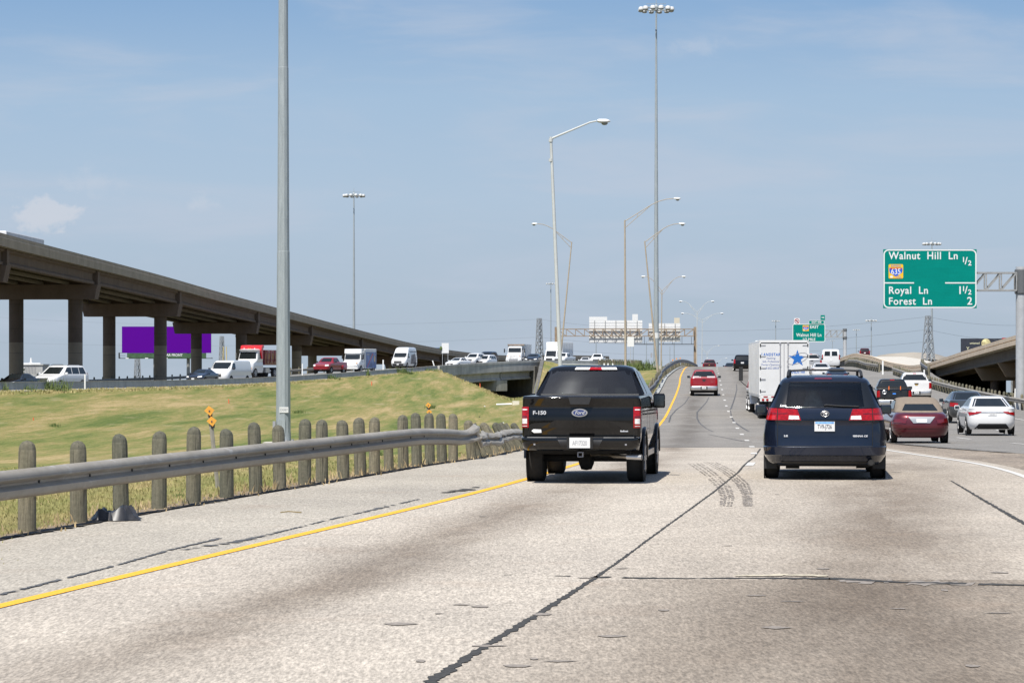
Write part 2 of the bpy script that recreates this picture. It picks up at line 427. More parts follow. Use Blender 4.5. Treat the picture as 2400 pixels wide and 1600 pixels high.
M_asph = pave('asphalt_pavement', (0.216, 0.202, 0.182), 0.25, 22.0, 0.16, 0.75, wheel=0.5, warm=(0.20, 0.18, 0.16))
M_gore = pave('worn_gore_asphalt', (0.255, 0.212, 0.168), 0.45, 18.0, 0.30, 0.0)
M_dark = pave('right_asphalt', (0.205, 0.194, 0.178), 0.25, 22.0, 0.16, 0.0, warm=(0.2, 0.18, 0.16))

# broad lay of ground far below and beyond
def ground_mat():
    m, N, L, b = nmat('dry_ground'); nt = m.node_tree; g = geo(nt)
    a = noise(nt, g, 0.02, 6, 0.6, 0.35, 0.65); d = noise(nt, g, 0.6, 5, 0.6, 0.3, 0.7)
    c = mix(nt, 'MIX', a, (0.085, 0.085, 0.040), (0.15, 0.125, 0.075))
    c = mix(nt, 'MULTIPLY', 1.0, c, mix(nt, 'MIX', d, (0.7, 0.7, 0.7), (1.25, 1.25, 1.25)))
    L.new(c, b.inputs['Base Color']); b.inputs['Roughness'].default_value = 0.95
    return m
offs = [-3500, -1500, -700, -350, -180, -100, -60, -30, -10, 0.4, 3.5, 8, 14, 20, 26]
def ground_rows():
    rows = []
    ys = [-600, -300, -150] + frange(-100, 460, 8) + [500, 560, 640, 760, 900, 1200, 1700, 2500, 4000, 7000]
    for y in ys:
        a, b = xrail(min(y, 700)), xr2(min(y, 700)); row = []
        low = -6.5 - 0.008 * max(0, y - 60)
        zz = zr(min(y, 560)) if y <= 560 else zr(560) - 0.008 * (y - 560)
        for o in offs:
            row.append((a + o, y, low if o < 3 else zz - 0.35))
        for o, k in ((-2.0, 0.35), (1.2, .22), (4, 1.5), (10, 3.0), (45, 3.6), (90, 5), (300, 9), (1200, 16), (4000, 26)):
            row.append((b + o, y, min(zz - k, zz - k)))
        rows.append(row)
    return rows
struct(MB().grid(ground_rows()).build('ground', ground_mat(), smooth=180))

# ---- road sheets
Y0 = -60
ys = frange(Y0, 77, 1.5)
strip('shoulder', frange(Y0, 90, 1.5), lambda y: xrail(y) + 0.22, lambda y: max(xr1(y) + 1.0, xwhite(y) + 2), 6, 0.0, M_gore)
strip('left_shoulder', frange(Y0, 77.6, 1.5), lambda y: xrail(y) + 0.22, lambda y: xyel(y) - 0.02, 4, 0.006, M_shou)
strip('road', ys, lambda y: xyel(y) - 0.02, lambda y: xwhite(y) + 0.35, 6, 0.008, M_conc)
strip('asphalt_road', frange(77, 560, 3), lambda y: xrail(y) + 0.1, lambda y: max(xwhite(y) + 0.35, xr1(y) if y > 104 else 0), 8, 0.008, M_asph)
strip('right_carriageway', frange(Y0, 560, 3), xr1, lambda y: xr2(y) - 0.25, 8, 0.012 - 0.006, M_dark)
exit_l = Tab([(225, 33.2), (262, 35.6), (285, 37.6), (330, 43), (420, 54)], 3); exit_r = Tab([(225, 36.5), (262, 40.5), (285, 43.5), (330, 49), (420, 60)], 3)
zex = Tab([(225, 0.35), (262, 1.30), (285, 1.52), (310, 1.55), (340, 1.0), (420, -1)], 4)
strip('exit_road', frange(228, 420, 3), exit_l, exit_r, 3, 0.0, M_dark, zf=lambda x, y: min(zr(y) - 0.02, zex(y)))

# ---- painted lines
def paintmat(name, col):
    m, N, L, b = nmat(name); nt = m.node_tree; g = geo(nt)
    w = noise(nt, g, 6, 6, 0.7, 0.62, 0.74); f = noise(nt, g, 30, 3, 0.6, 0.3, 0.7)
    c = mix(nt, 'MULTIPLY', 1.0, col, mix(nt, 'MIX', f, (0.88,) * 3, (1.08,) * 3))
    c = mix(nt, 'MIX', mathn(nt, 'MULTIPLY', w, 0.7), c, (0.30, 0.27, 0.23))
    L.new(c, b.inputs['Base Color']); b.inputs['Roughness'].default_value = 0.7
    return m
M_yel = paintmat('yellow_line_paint', (0.72, 0.375, 0.02))
M_wht = paintmat('white_line_paint', (0.52, 0.505, 0.475))
def line(name, ys, f, wd, mat, off=0.014):
    return strip(name, ys, lambda y: f(y) - wd / 2, lambda y: f(y) + wd / 2, 1, off, mat)
line('yellow_edge_line', frange(Y0, 420, 1.5), xyel, 0.135, M_yel)
def solids(name, segs, f, wd, mat, off=0.0145):
    mb, uv = MB(), []
    for a, b in segs:
        rows = []
        for y in frange(a, b, 1.5):
            rows.append([(f(y) - wd / 2, y, zr(y) + off), (f(y) + wd / 2, y, zr(y) + off)])
        mb.grid(rows)
    return struct(mb.build(name, mat, smooth=180))
dash = [(51.0 + 13.46 * n - 0.8, 51.0 + 13.46 * n + 1.6) for n in range(-0, 21)]
solids('lane_marking', dash, xlane, 0.15, M_wht)
line('white_edge_line', frange(Y0, 103, 1.5), xwhite, 0.125, M_wht)
solids('merge_marking', [(106 + 12.2 * n, 109.2 + 12.2 * n) for n in range(17)], lambda y: xwhite(y) + 0.1, 0.14, M_wht)
solids('right_lane_marking', [(70 + 12.2 * n, 73.5 + 12.2 * n) for n in range(20)], lambda y: xwhite(y) + 3.7 + max(0, (105 - y)) * 0.062, 0.14, M_wht)
solids('right_edge_line', [(60, 225)], lambda y: xr2(y) - 3.4, 0.14, M_wht)
solids('outer_lane_marking', [(76 + 12.2 * n, 79.5 + 12.2 * n) for n in range(12)], lambda y: xwhite(y) + 7.3 + max(0, (105 - y)) * 0.07, 0.14, M_wht)

# ---- cracks, sealed joints and tyre marks
M_crack = simple('crack_filler', (0.035, 0.033, 0.030), 0.9, var=0.5, scale=30)
M_tar = simple('crack_tar', (0.075, 0.075, 0.077), 0.8, var=0.3, scale=12)
M_skid = simple('tyre_rubber_mark', (0.215, 0.188, 0.162), 0.9, var=0.35, scale=25)
def ragged(name, pts, widths, mat, off=0.013, jag=0.5, step=0.06, gap=0.0, seed=1):
    """a ragged dark band along a ground path pts = [(x, y), ...]"""
    rnd = random.Random(seed); mb = MB(); rows = []
    for i in range(len(pts) - 1):
        (x1, y1), (x2, y2) = pts[i], pts[i + 1]; L = math.hypot(x2 - x1, y2 - y1); n = max(2, int(L / step))
        nx, ny = -(y2 - y1) / L, (x2 - x1) / L
        for k in range(n):
            t = k / n; w = (widths[i] * (1 - t) + widths[i + 1] * t) * 0.5
            if gap and rnd.random() < gap:
                if len(rows) > 1: mb.grid(rows)
                rows = []; continue
            cx, cy = x1 + (x2 - x1) * t, y1 + (y2 - y1) * t
            a = w * (1 + rnd.uniform(-jag, jag)); b = w * (1 + rnd.uniform(-jag, jag)); j = rnd.uniform(-0.3, 0.3) * w
            rows.append([(cx - nx * (a - j), cy - ny * (a - j), zr(cy) + off), (cx + nx * (b + j), cy + ny * (b + j), zr(cy) + off)])
    if len(rows) > 1: mb.grid(rows)
    return struct(mb.build(name, mat))
def GP(px, py):
    """ground point under a photo pixel on the near, level road"""
    lo = 8.0
    while lo < 330 and camh(lo) * F / lo > py - CY: lo += 0.5
    a, b = lo - 0.5, lo
    for _ in range(25):
        m = (a + b) / 2
        if camh(m) * F / m > py - CY: a = m
        else: b = m
    return ((px - CX) * b / F, b)
lj = [GP(960, 1640), GP(1010, 1600), GP(1120, 1528), GP(1240, 1455), GP(1330, 1398), GP(1385, 1362), GP(1440, 1325), GP(1530, 1258), GP(1610, 1200), GP(1674, 1153), GP(1730, 1108), GP(1768, 1072), GP(1782, 1052)]
ragged('lane_joint_crack', lj, [.075, .07, .062, .055, .05, .04, .028, .026, .028, .032, .036, .04, .04], M_crack, jag=0.55, seed=3)
tj = [GP(1388, 1354), GP(1500, 1357), GP(1640, 1358), GP(1740, 1357), GP(1960, 1358), GP(2100, 1366), GP(2250, 1370), GP(2440, 1374)]
ragged('transverse_crack', tj, [.14, .10, .07, .12, .17, .12, .16, .10], M_crack, jag=0.6, step=0.05, gap=0.02, seed=5)
ragged('transverse_crack', [GP(1960, 1362), GP(2050, 1366), GP(2200, 1369), GP(2340, 1372)], [.1, .34, .42, .12], M_skid, off=0.0118, jag=0.6, step=0.04, gap=0.12, seed=15)
ragged('spalled_crack_edge', [GP(1725, 1352), GP(1850, 1350), GP(1955, 1353)], [.10, .16, .08], simple('spalled_concrete', (0.46, 0.41, 0.31), 0.9, var=0.4, scale=20), off=0.0150, jag=0.7, step=0.05, seed=6)
ragged('hairline_crack', [GP(1130, 1349), GP(1250, 1350), GP(1390, 1354)], [.03, .04, .05], M_crack, jag=0.7, gap=0.25, seed=8)
ragged('edge_crack', [GP(2230, 1128), GP(2300, 1170), GP(2400, 1228), GP(2460, 1260)], [.03, .045, .06, .06], M_crack, jag=0.6, seed=9)
ragged('shoulder_crack', [GP(0, 1396), GP(110, 1368), GP(250, 1333), GP(400, 1290), GP(520, 1262)], [.05, .045, .035, .045, .05], M_tar, off=0.0135, jag=0.7, gap=0.05, seed=10)
ragged('shoulder_crack', [GP(430, 1290), GP(560, 1270), GP(640, 1252), GP(760, 1222), GP(900, 1190), GP(985, 1170)], [.07, .12, .05, .03, .07, .03], M_tar, off=0.0137, jag=0.8, gap=0.16, seed=11)
ragged('shoulder_crack', [GP(1035, 1157), GP(1090, 1149), GP(1120, 1142)], [.10, .24, .05], M_crack, off=0.0140, jag=0.6, gap=0.1, seed=12)
for k, (dx) in enumerate((0, 9, 20, 29)):
    ragged('skid_mark', [GP(1612 + dx, 1086), GP(1650 + dx, 1112), GP(1680 + dx, 1140), GP(1692 + dx * 0.9, 1165), GP(1690 + dx * 0.8, 1188)], [.022, .028, .032, .034, .026], M_skid, off=0.0125, jag=0.8, gap=0.25, seed=20 + k)
for k, (dx) in enumerate((0, 8, 17, 27)):
    ragged('skid_mark', [GP(1650 + dx, 1084), GP(1695 + dx, 1108), GP(1728 + dx * 0.9, 1135), GP(1742 + dx * 0.7, 1160), GP(1744 + dx * 0.6, 1188)], [.022, .028, .032, .034, .026], M_skid, off=0.0125, jag=0.8, gap=0.25, seed=40 + k)
snake = [[(1662, 930), (1656, 942), (1644, 955), (1634, 966), (1634, 980), (1640, 992), (1655, 1004), (1672, 1012)],
         [(1712, 962), (1714, 975), (1720, 988), (1738, 1001), (1755, 1011)], [(1660, 1018), (1700, 1026), (1745, 1035), (1770, 1036)],
         [(1615, 930), (1605, 945), (1585, 960), (1572, 975), (1568, 990)], [(1726, 900), (1727, 912), (1722, 932), (1712, 960)]]
for k, s_ in enumerate(snake):
    ragged('tar_line', [GP(*q) for q in s_], [.05, .06, .08, .08, .07, .06, .05, .05][:len(s_)], M_tar, off=0.0128, jag=0.35, step=0.25, seed=60 + k)
rnd = random.Random(5)
mb = MB()
for k in range(26):
    px, py = rnd.uniform(900, 2380), rnd.uniform(1140, 1590)
    x, y = GP(px, py)
    if x < xyel(y) + 0.3: continue
    L = rnd.uniform(.04, .16); w = rnd.uniform(.04, .14)
    n = 7; vs = [(x + math.cos(2 * math.pi * i / n) * L * rnd.uniform(.4, 1), y + math.sin(2 * math.pi * i / n) * w * rnd.uniform(.4, 1), zr(y) + 0.0132) for i in range(n)]
    mb.add(vs, [tuple(range(n))])
struct(mb.build('road_spots', M_skid))
strip('shoulder_joint', [76.85, 77.1], lambda y: xrail(y) + .3, lambda y: xwhite(y) + .3, 6, 0.0165, M_tar)
ragged('gore_crack', [(12.0, 66), (12.0, 76), (11.9, 84), (12.1, 92)], [.25, .2, .3, .1], M_crack, off=0.018, jag=.8, gap=.2, seed=33)
# ---------------------------------------------------------------- grass field with swale and underpass cut
def grass_mat(name, lit=1.0):
    m, N, L, b = nmat(name); nt = m.node_tree; g = geo(nt)
    a = noise(nt, g, 1.0, 7, 0.68, 0.36, 0.64, sc=(0.16, 0.016, 0.1), dist=0.5)
    c_ = noise(nt, g, 1.0, 7, 0.75, 0.36, 0.64, sc=(0.75, 0.045, 0.4), dist=0.3)
    f = noise(nt, g, 1.0, 5, 0.8, 0.30, 0.70, sc=(3.6, 0.26, 4.2))
    f2 = noise(nt, g, 1.0, 4, 0.8, 0.30, 0.70, sc=(12.0, 1.3, 16.0))
    t = mathn(nt, 'ADD', mathn(nt, 'ADD', mathn(nt, 'MULTIPLY', a, 0.42), mathn(nt, 'MULTIPLY', c_, 0.36)), mathn(nt, 'MULTIPLY', f, 0.22))
    r = nt.nodes.new('ShaderNodeValToRGB'); L.new(t, r.inputs[0])
    e = r.color_ramp.elements
    e[0].position = 0.22; e[0].color = (0.088, 0.118, 0.030, 1)
    e[1].position = 0.78; e[1].color = (0.325, 0.250, 0.128, 1)
    for p, q in ((0.40, (0.148, 0.160, 0.050, 1)), (0.56, (0.218, 0.188, 0.074, 1))):
        k = e.new(p); k.color = q
    c = mix(nt, 'MULTIPLY', 1.0, r.outputs[0], mix(nt, 'MIX', f2, (0.74, 0.76, 0.72), (1.24, 1.22, 1.20)))
    # worn bare dirt next to the pavement and in the mower tracks
    d = noise(nt, g, 1.0, 5, 0.6, 0.58, 0.72, sc=(0.5, 0.10, 0.5))
    c = mix(nt, 'MIX', mathn(nt, 'MULTIPLY', d, 0.45), c, (0.36, 0.29, 0.18))
    L.new(c, b.inputs['Base Color']); b.inputs['Roughness'].default_value = 0.95; b.inputs['Specular IOR Level'].default_value = 0.15
    bump(nt, f, b, 0.6, 0.06)
    return m
M_grass = grass_mat('mown_grass')
fys = frange(-60, 20, 5) + frange(20.5, 120, 1.2) + frange(121, 240, 2.0) + frange(241, 400, 1.3) + frange(402, 500, 4)
rows = []
for y in fys:
    a = XR(y) - 0.3; b = xrail(y) + 0.24; n = 72
    rows.append([(a + (b - a) * (k / n), y, zfield(a + (b - a) * (k / n), y)) for k in range(n + 1)])
struct(MB().grid(rows).build('grass_field', M_grass, smooth=180))

# grass blades, standing up from the field (one mass nobody could count)
def blade_mat(name, c1, c2):
    m, N, L, b = nmat(name); nt = m.node_tree; g = geo(nt)
    n1 = noise(nt, g, 1.0, 5, 0.65, 0.34, 0.66, sc=(0.45, 0.12, .5)); n2 = noise(nt, g, 9.0, 2, 0.5, 0.2, 0.8)
    c = mix(nt, 'MIX', n1, c1, c2); c = mix(nt, 'MULTIPLY', 1.0, c, mix(nt, 'MIX', n2, (0.6,) * 3, (1.35,) * 3))
    L.new(c, b.inputs['Base Color']); b.inputs['Roughness'].default_value = 0.8
    return m
M_blade = blade_mat('grass_blades', (0.175, 0.20, 0.055), (0.40, 0.315, 0.155))
M_straw = blade_mat('straw', (0.30, 0.22, 0.11), (0.46, 0.36, 0.21))
M_weed = blade_mat('weed_leaves', (0.055, 0.095, 0.022), (0.14, 0.18, 0.05))
def blades(mb, x, y, z, n, hgt, spread, rnd, wd=0.012):
    for _ in range(n):
        px, py = x + rnd.gauss(0, spread), y + rnd.gauss(0, spread)
        h = hgt * rnd.uniform(.5, 1.25); a = rnd.uniform(0, 6.28); lx, ly = math.cos(a) * h * rnd.uniform(.1, .6), math.sin(a) * h * rnd.uniform(.1, .6)
        w = wd * rnd.uniform(.6, 1.4)
        mb.add([(px - w, py, z - .01), (px + w, py, z - .01), (px + lx * .5 + w * .7, py + ly * .5, z + h * .65), (px + lx, py + ly, z + h), (px + lx * .5 - w * .7, py + ly * .5, z + h * .65)], [(0, 1, 2, 3, 4)])
rnd = random.Random(11)
mb = MB()
for _ in range(17000):
    y = 24 + 50 * rnd.random() ** 1.5
    b = xrail(y); a = max(XR(y), (-40 - CX) * y / F)
    x = a + (b - 0.1 - a) * rnd.random()
    s_ = 0.5 + y / 60
    blades(mb, x, y, zfield(x, y), 2, 0.028 + .03 * rnd.random(), 0.10, rnd, 0.008 * s_)
for _ in range(2600):
    y = rnd.uniform(180, 372); t = .06 * rnd.random() ** 2
    a, b = XR(y), xrail(y); x = a + 0.35 + (b - a) * t * 0.5
    if (x - 0) * F / y + CX < -30 or rav_d(x, y) > -0.2: continue
    blades(mb, x, y, zfield(x, y), 3, 0.16, 0.2, rnd, 0.05)
for i in range(len(RAV) - 6):       # rim of the underpass cut
    (x1, y1), (x2, y2) = RAV[i], RAV[i + 1]
    for _ in range(260):
        t = rnd.random(); x, y = x1 + (x2 - x1) * t - 0.25, y1 + (y2 - y1) * t
        blades(mb, x, y, zfield(x, y), 1, 0.22, 0.15, rnd, 0.05)
o = mb.build('grass', M_blade); o['kind'] = 'stuff'; o['label'] = 'short tufts of half dry grass over the embankment'
# dry straw caught along the pavement edge under the rail
mb = MB()
for _ in range(1900):
    y = 22 + 62 * rnd.random(); x = xrail(y) + rnd.uniform(-0.42, 0.16) + (0.15 if rnd.random() < .2 else 0)
    blades(mb, x, y, (zr(y) if x > xrail(y) + .2 else zfield(x, y)) + .01, 2, 0.05 if rnd.random() < .9 else .16, 0.07, rnd, 0.010)
o = mb.build('straw', M_straw); o['kind'] = 'stuff'; o['label'] = 'dry straw and leaf litter along the pavement edge'
# dirt band where posts meet the pavement
M_dirt = simple('edge_dirt', (0.17, 0.13, 0.09), 0.95, var=0.5, scale=3, bmp=0.4)
mb = MB(); rows = []
for y in frange(20, 84, 0.5):
    x = xrail(y); w = 0.10 + 0.10 * rnd.random()
    rows.append([(x - 0.30 - w, y, zfield(x - .3 - w, y) + .015), (x, y, zfield(x, y) + .03), (x + .20 + w * .6, y, zr(y) + .018)])
struct(mb.grid(rows).build('edge_dirt', M_dirt, smooth=180))
ragged('rail_shadow_line', [(xrail(y) + .24, y) for y in frange(20, 84, 2)], [.06 + .05 * ((i * 7) % 3) for i in range(len(frange(20, 84, 2)))], M_crack, off=.022, jag=.7, step=.1, gap=.06, seed=77)  # thin dark line painting the rail's shadow along the pavement edge

# ---------------------------------------------------------------- concretes
def concrete(name, col, var=0.18, streak=0.35, scale=0.6):
    m, N, L, b = nmat(name); nt = m.node_tree; g = geo(nt)
    n1 = noise(nt, g, scale, 6, 0.65, 0.3, 0.7); n2 = noise(nt, g, 1.0, 5, 0.6, 0.45, 0.75, sc=(1.6, 1.6, 0.12)); n3 = noise(nt, g, 9.0, 4, 0.7, 0.3, 0.7)
    c = mix(nt, 'MIX', n1, tuple(k * (1 - var) for k in col), tuple(k * (1 + var) for k in col))
    c = mix(nt, 'MIX', mathn(nt, 'MULTIPLY', n2, streak), c, tuple(k * 0.45 for k in col))
    c = mix(nt, 'MULTIPLY', 1.0, c, mix(nt, 'MIX', n3, (0.92,) * 3, (1.08,) * 3))
    L.new(c, b.inputs['Base Color']); b.inputs['Roughness'].default_value = 0.9; b.inputs['Specular IOR Level'].default_value = 0.2
    return m
M_cgrey = concrete('barrier_concrete', (0.325, 0.335, 0.33), 0.15, 0.4)
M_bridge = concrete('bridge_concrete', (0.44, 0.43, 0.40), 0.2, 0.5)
M_bdark = concrete('shade_bridge_concrete', (0.13, 0.125, 0.115), 0.25, 0.6)  # underpass shade put into the dark base colour; streaks are stains
M_cpad = concrete('pale_concrete', (0.46, 0.43, 0.38), 0.12, 0.2)
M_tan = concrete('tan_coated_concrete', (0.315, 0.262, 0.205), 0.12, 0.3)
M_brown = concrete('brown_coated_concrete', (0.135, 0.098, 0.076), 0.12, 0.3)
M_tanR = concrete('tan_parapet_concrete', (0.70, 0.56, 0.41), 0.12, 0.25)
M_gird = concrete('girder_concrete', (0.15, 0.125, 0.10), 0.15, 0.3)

def sweep(path, prof, mb=None, close=True):
    """sweep a profile [(d, z)] along path [(x, y, z)]; d points to the right of travel"""
    mb = mb or MB(); rows = []
    n = len(path)
    for i, p in enumerate(path):
        q0, q1 = path[max(i - 1, 0)], path[min(i + 1, n - 1)]
        dx, dy = q1[0] - q0[0], q1[1] - q0[1]; L = math.hypot(dx, dy) or 1
        rx, ry = dy / L, -dx / L
        rows.append([(p[0] + rx * d, p[1] + ry * d, p[2] + z) for (d, z) in prof] + ([(p[0] + rx * prof[0][0], p[1] + ry * prof[0][0], p[2] + prof[0][1])] if close else []))
    mb.grid(rows)
    if close:
        k = len(prof); m = len(mb.v)
        a = [mb.v[m - len(rows) * (k + 1) + j] for j in range(k)]; b = [mb.v[m - (k + 1) + j] for j in range(k)]
        mb.add(a, [tuple(range(k - 1, -1, -1))]); mb.add(b, [tuple(range(k))])
    return mb

# ---- left carriageway (the ramp the oncoming traffic uses)
M_asphL = pave('ramp_asphalt', (0.20, 0.20, 0.195), 0.2, 10.0, 0.12, 0.0)
def ramp_normal(y):
    dx = XR(y + 1) - XR(y - 1); L = math.hypot(dx, 2); return (-2 / L, dx / L)   # to the left of travel
rys = frange(-60, 180, 8) + frange(183, 500, 2.5)
rows = []
for y in rys:
    nx, ny = ramp_normal(y); x = XR(y); z = ztop(y) - 0.80; row = []
    for k in range(6):
        w = -0.0 + 15.5 * k / 5; row.append((x + nx * w, y + ny * w, z))
    rows.append(row)
struct(MB().grid(rows).build('ramp_road', M_asphL, smooth=180))
rows = []
for y in rys:
    nx, ny = ramp_normal(y); x = XR(y); z = ztop(y) - 0.82
    rows.append([(x + nx * w, y + ny * w, z - d) for w, d in ((15.2, 0), (16.2, .5), (24, 7))])
struct(MB().grid(rows).build('ramp_verge', M_grass, smooth=180))
bar = tag(empty('concrete_barrier', (XR(250), 250, ztop(250) - .8)), 'long low grey concrete barrier along the top of the grass embankment', 'barrier')
wp = Matrix.Translation((-bar.location.x, -bar.location.y, -bar.location.z))
def child(o, root, world=True):
    o.parent = root
    if world: o.matrix_parent_inverse = Matrix.Translation(-Vector(root.location)) if root.rotation_euler.z == 0 else (Matrix.Translation(root.location) @ Matrix.Rotation(root.rotation_euler.z, 4, 'Z')).inverted()
    return o
prof = [(0.0, -1.2), (0.30, -1.2), (0.30, -0.62), (0.14, -0.50), (0.07, 0.0), (-0.07, 0.0), (-0.14, -0.5), (-0.30, -0.62), (-0.30, -1.2)]
p1 = [(XR(y), y, ztop(y)) for y in frange(-60, 368, 3)]
child(sweep(p1, prof).build('barrier_wall', M_cgrey, smooth=30), bar)
cap = [(0.09, 0.0), (0.09, 0.035), (-0.09, 0.035), (-0.09, 0.0)]
child(sweep(p1, cap).build('barrier_cap', M_cpad, smooth=30), bar)
foot = [(0.30, -1.2), (0.62, -1.2), (0.62, -0.60), (0.30, -0.56)]
child(sweep(p1, foot).build('barrier_footing', M_cpad, smooth=30), bar)
p2 = [(XR(y), y, ztop(y)) for y in frange(393.5, 411, 1.5)]
b2 = tag(empty('concrete_barrier', (XR(400), 400, ztop(400) - .8)), 'short grey concrete barrier beyond the small bridge, behind the pickup roof', 'barrier')
child(sweep(p2, prof).build('barrier_wall', M_cgrey, smooth=30), b2)
child(sweep(p2, foot).build('barrier_footing', M_cpad, smooth=30), b2)
p3 = [(XR(y), y, ztop(y) - .1) for y in frange(411.5, 500, 3)]
b3 = tag(empty('concrete_barrier', (XR(450), 450, ztop(450) - .8)), 'far grey concrete barrier beside the tall light mast base', 'barrier')
child(sweep(p3, prof).build('barrier_wall', M_cgrey, smooth=30), b3)

# ---- small bridge carrying the ramp
br = tag(empty('bridge', (XR(381), 381, -4.0)), 'small weathered grey concrete bridge over a dark underpass beside the grass slope', 'bridge')
pb = [(XR(y), y, ztop(y)) for y in frange(368.3, 393, 1.2)]
child(sweep(pb, [(0.22, -1.42), (0.22, -0.30), (0.26, -0.29), (0.26, 0.02), (-0.15, 0.02), (-0.15, -1.42)]).build('parapet', M_bridge, smooth=30), br)
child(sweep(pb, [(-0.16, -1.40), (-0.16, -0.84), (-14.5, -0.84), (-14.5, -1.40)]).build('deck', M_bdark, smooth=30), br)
def seg(ya, yb, n=6): return [(XR(y), y, ztop(y)) for y in frange(ya, yb, (yb - ya) / n)]
gp = [(-0.45, -2.60), (-0.10, -2.60), (-0.10, -2.40), (-0.28, -2.25), (-0.28, -1.68), (-0.10, -1.60), (-0.10, -1.425), (-0.45, -1.425)]
for ya, yb in ((369.5, 375.0), (375.2, 384.8), (385.0, 391.0)):
    for k in range(3):
        pr = [(d - 4.2 * k, z) for d, z in gp]
        child(sweep(seg(ya, yb), pr).build('girder', M_bridge, smooth=30), br)
for yy, wd in ((384.9, 1.3),):
    nx, ny = ramp_normal(yy)
    mb = MB(); x, z = XR(yy), ztop(yy)
    tx, ty = -ny, nx
    mb.add([(x + nx * w + (-ny) * a * -1, yy + ny * w + nx * a * -1, z + h) for w in (-.05, 12.5) for a in (-wd, wd) for h in (-4.1, -2.62)],
           [(0, 1, 3, 2), (4, 6, 7, 5), (0, 4, 5, 1), (2, 3, 7, 6), (0, 2, 6, 4), (1, 5, 7, 3)])
    child(fixn(mb.build('pier_cap', M_bridge)), br)
    for w in (1.6, 6, 10.5):
        child(MB().tube([(x + nx * w, yy + ny * w, -9), (x + nx * w, yy + ny * w, z - 4.1)], .5, 14).build('pier', M_bdark, smooth=40), br)
# abutments and wing walls in the shade
def wallq(name, a, b, za, zb, bot, th, mat):
    a, b = Vector((a[0], a[1], 0)), Vector((b[0], b[1], 0)); d = (b - a).normalized(); n = Vector((-d.y, d.x, 0)) * th
    vs = [a + Vector((0, 0, bot)), b + Vector((0, 0, bot)), b + Vector((0, 0, zb)), a + Vector((0, 0, za))]
    vs += [v + n for v in vs]
    return child(fixn(MB().add(vs, [(0, 1, 2, 3), (7, 6, 5, 4), (0, 4, 5, 1), (1, 5, 6, 2), (2, 6, 7, 3), (3, 7, 4, 0)]).build(name, mat)), br)
nx, ny = ramp_normal(392)
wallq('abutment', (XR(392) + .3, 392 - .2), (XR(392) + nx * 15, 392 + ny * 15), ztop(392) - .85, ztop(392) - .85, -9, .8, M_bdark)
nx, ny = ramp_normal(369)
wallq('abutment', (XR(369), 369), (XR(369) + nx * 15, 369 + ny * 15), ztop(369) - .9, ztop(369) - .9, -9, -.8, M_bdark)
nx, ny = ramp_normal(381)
wallq('added_back_wall', (XR(368) + ramp_normal(368)[0] * 15, 368 + ramp_normal(368)[1] * 15), (XR(393) + ramp_normal(393)[0] * 15, 393 + ramp_normal(393)[1] * 15), .5, 1.2, -9, .5, M_bdark)  # wall added behind the piers so the opening stays dark
# wing wall sloping down from the right end of the bridge toward the camera
a, b, c, c2, c3 = P(1267, 843, 392.6), P(1256, 893, 352), P(1247, 926, 330), P(1241, 944, 308), P(1236, 962, 284)
mb = MB(); bot = -9
vs = []
for q in (a, b, c, c2, c3): vs += [q, Vector((q.x, q.y, bot)), q + Vector((.5, 0, 0)), Vector((q.x + .5, q.y, bot))]
mb.add(vs, [f_ for i in range(4) for f_ in ((4 * i, 4 * i + 1, 4 * i + 5, 4 * i + 4), (4 * i, 4 * i + 4, 4 * i + 6, 4 * i + 2), (4 * i + 2, 4 * i + 6, 4 * i + 7, 4 * i + 3))] + [(0, 2, 3, 1), (16, 17, 19, 18)])
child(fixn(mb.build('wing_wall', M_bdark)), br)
# sunlit bank right of the wing wall
mb = MB(); rows = []
for (p_, q_, Y) in ((1268, 845, 392.8), (1257, 893, 352.2), (1248, 926, 330.2), (1241, 944.5, 308.2), (1236, 962.5, 284.2)):
    e_ = P(p_, q_, Y); row = []
    for k, (dx, dz) in enumerate(((0.1, 0.03), (0.45, -0.05), (0.9, -0.1), (1.6, -0.2), (4, -.3))):
        x = e_.x + dx; zt = zfield(min(x, xrail(Y)), Y) - .15 if k > 3 else e_.z + dz; row.append((x, Y, zt))
    rows.append(row)
struct(mb.grid(rows).build('earth_bank', M_grass, smooth=180))

# ---------------------------------------------------------------- left flyover
fx = Tab([(100, -43.0), (200, -42.5), (221, -41.6), (262, -39.9), (294, -37.3), (316, -34.7), (362, -31.0), (405, -26.7), (437, -22.7), (475, -18.0), (515, -13.3), (555, -8.2), (595, -2.0), (690, 14.5), (760, 27)], 8.0)
fz = Tab([(100, 15.5), (221, 12.82), (262, 12.42), (294, 11.75), (316, 10.9), (362, 9.85), (405, 8.62), (437, 7.56), (475, 6.38), (515, 5.57), (555, 5.05), (595, 4.75), (690, 5.3), (760, 5.4)], 8.0)
def fly_dir(y, f):
    dx = f(y + 2) - f(y - 2); L = math.hypot(dx, 4); return dx / L, 4 / L
DW = 11.6
fl = tag(empty('flyover', (fx(260), 260, -7)), 'long brown concrete flyover ramp on round columns descending behind the traffic on the left', 'overpass')
pf_ = [(fx(y), y, fz(y)) for y in frange(100, 760, 5)]
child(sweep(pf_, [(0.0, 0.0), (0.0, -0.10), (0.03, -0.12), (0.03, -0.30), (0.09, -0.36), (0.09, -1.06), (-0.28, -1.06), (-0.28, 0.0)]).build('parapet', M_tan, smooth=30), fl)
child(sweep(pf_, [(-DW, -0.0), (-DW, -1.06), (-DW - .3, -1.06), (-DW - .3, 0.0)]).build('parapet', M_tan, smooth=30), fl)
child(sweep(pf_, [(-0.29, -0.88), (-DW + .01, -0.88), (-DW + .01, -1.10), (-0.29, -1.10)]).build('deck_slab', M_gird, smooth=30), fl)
bents = [150, 188, 226, 264, 302, 349, 390, 432, 474, 518]
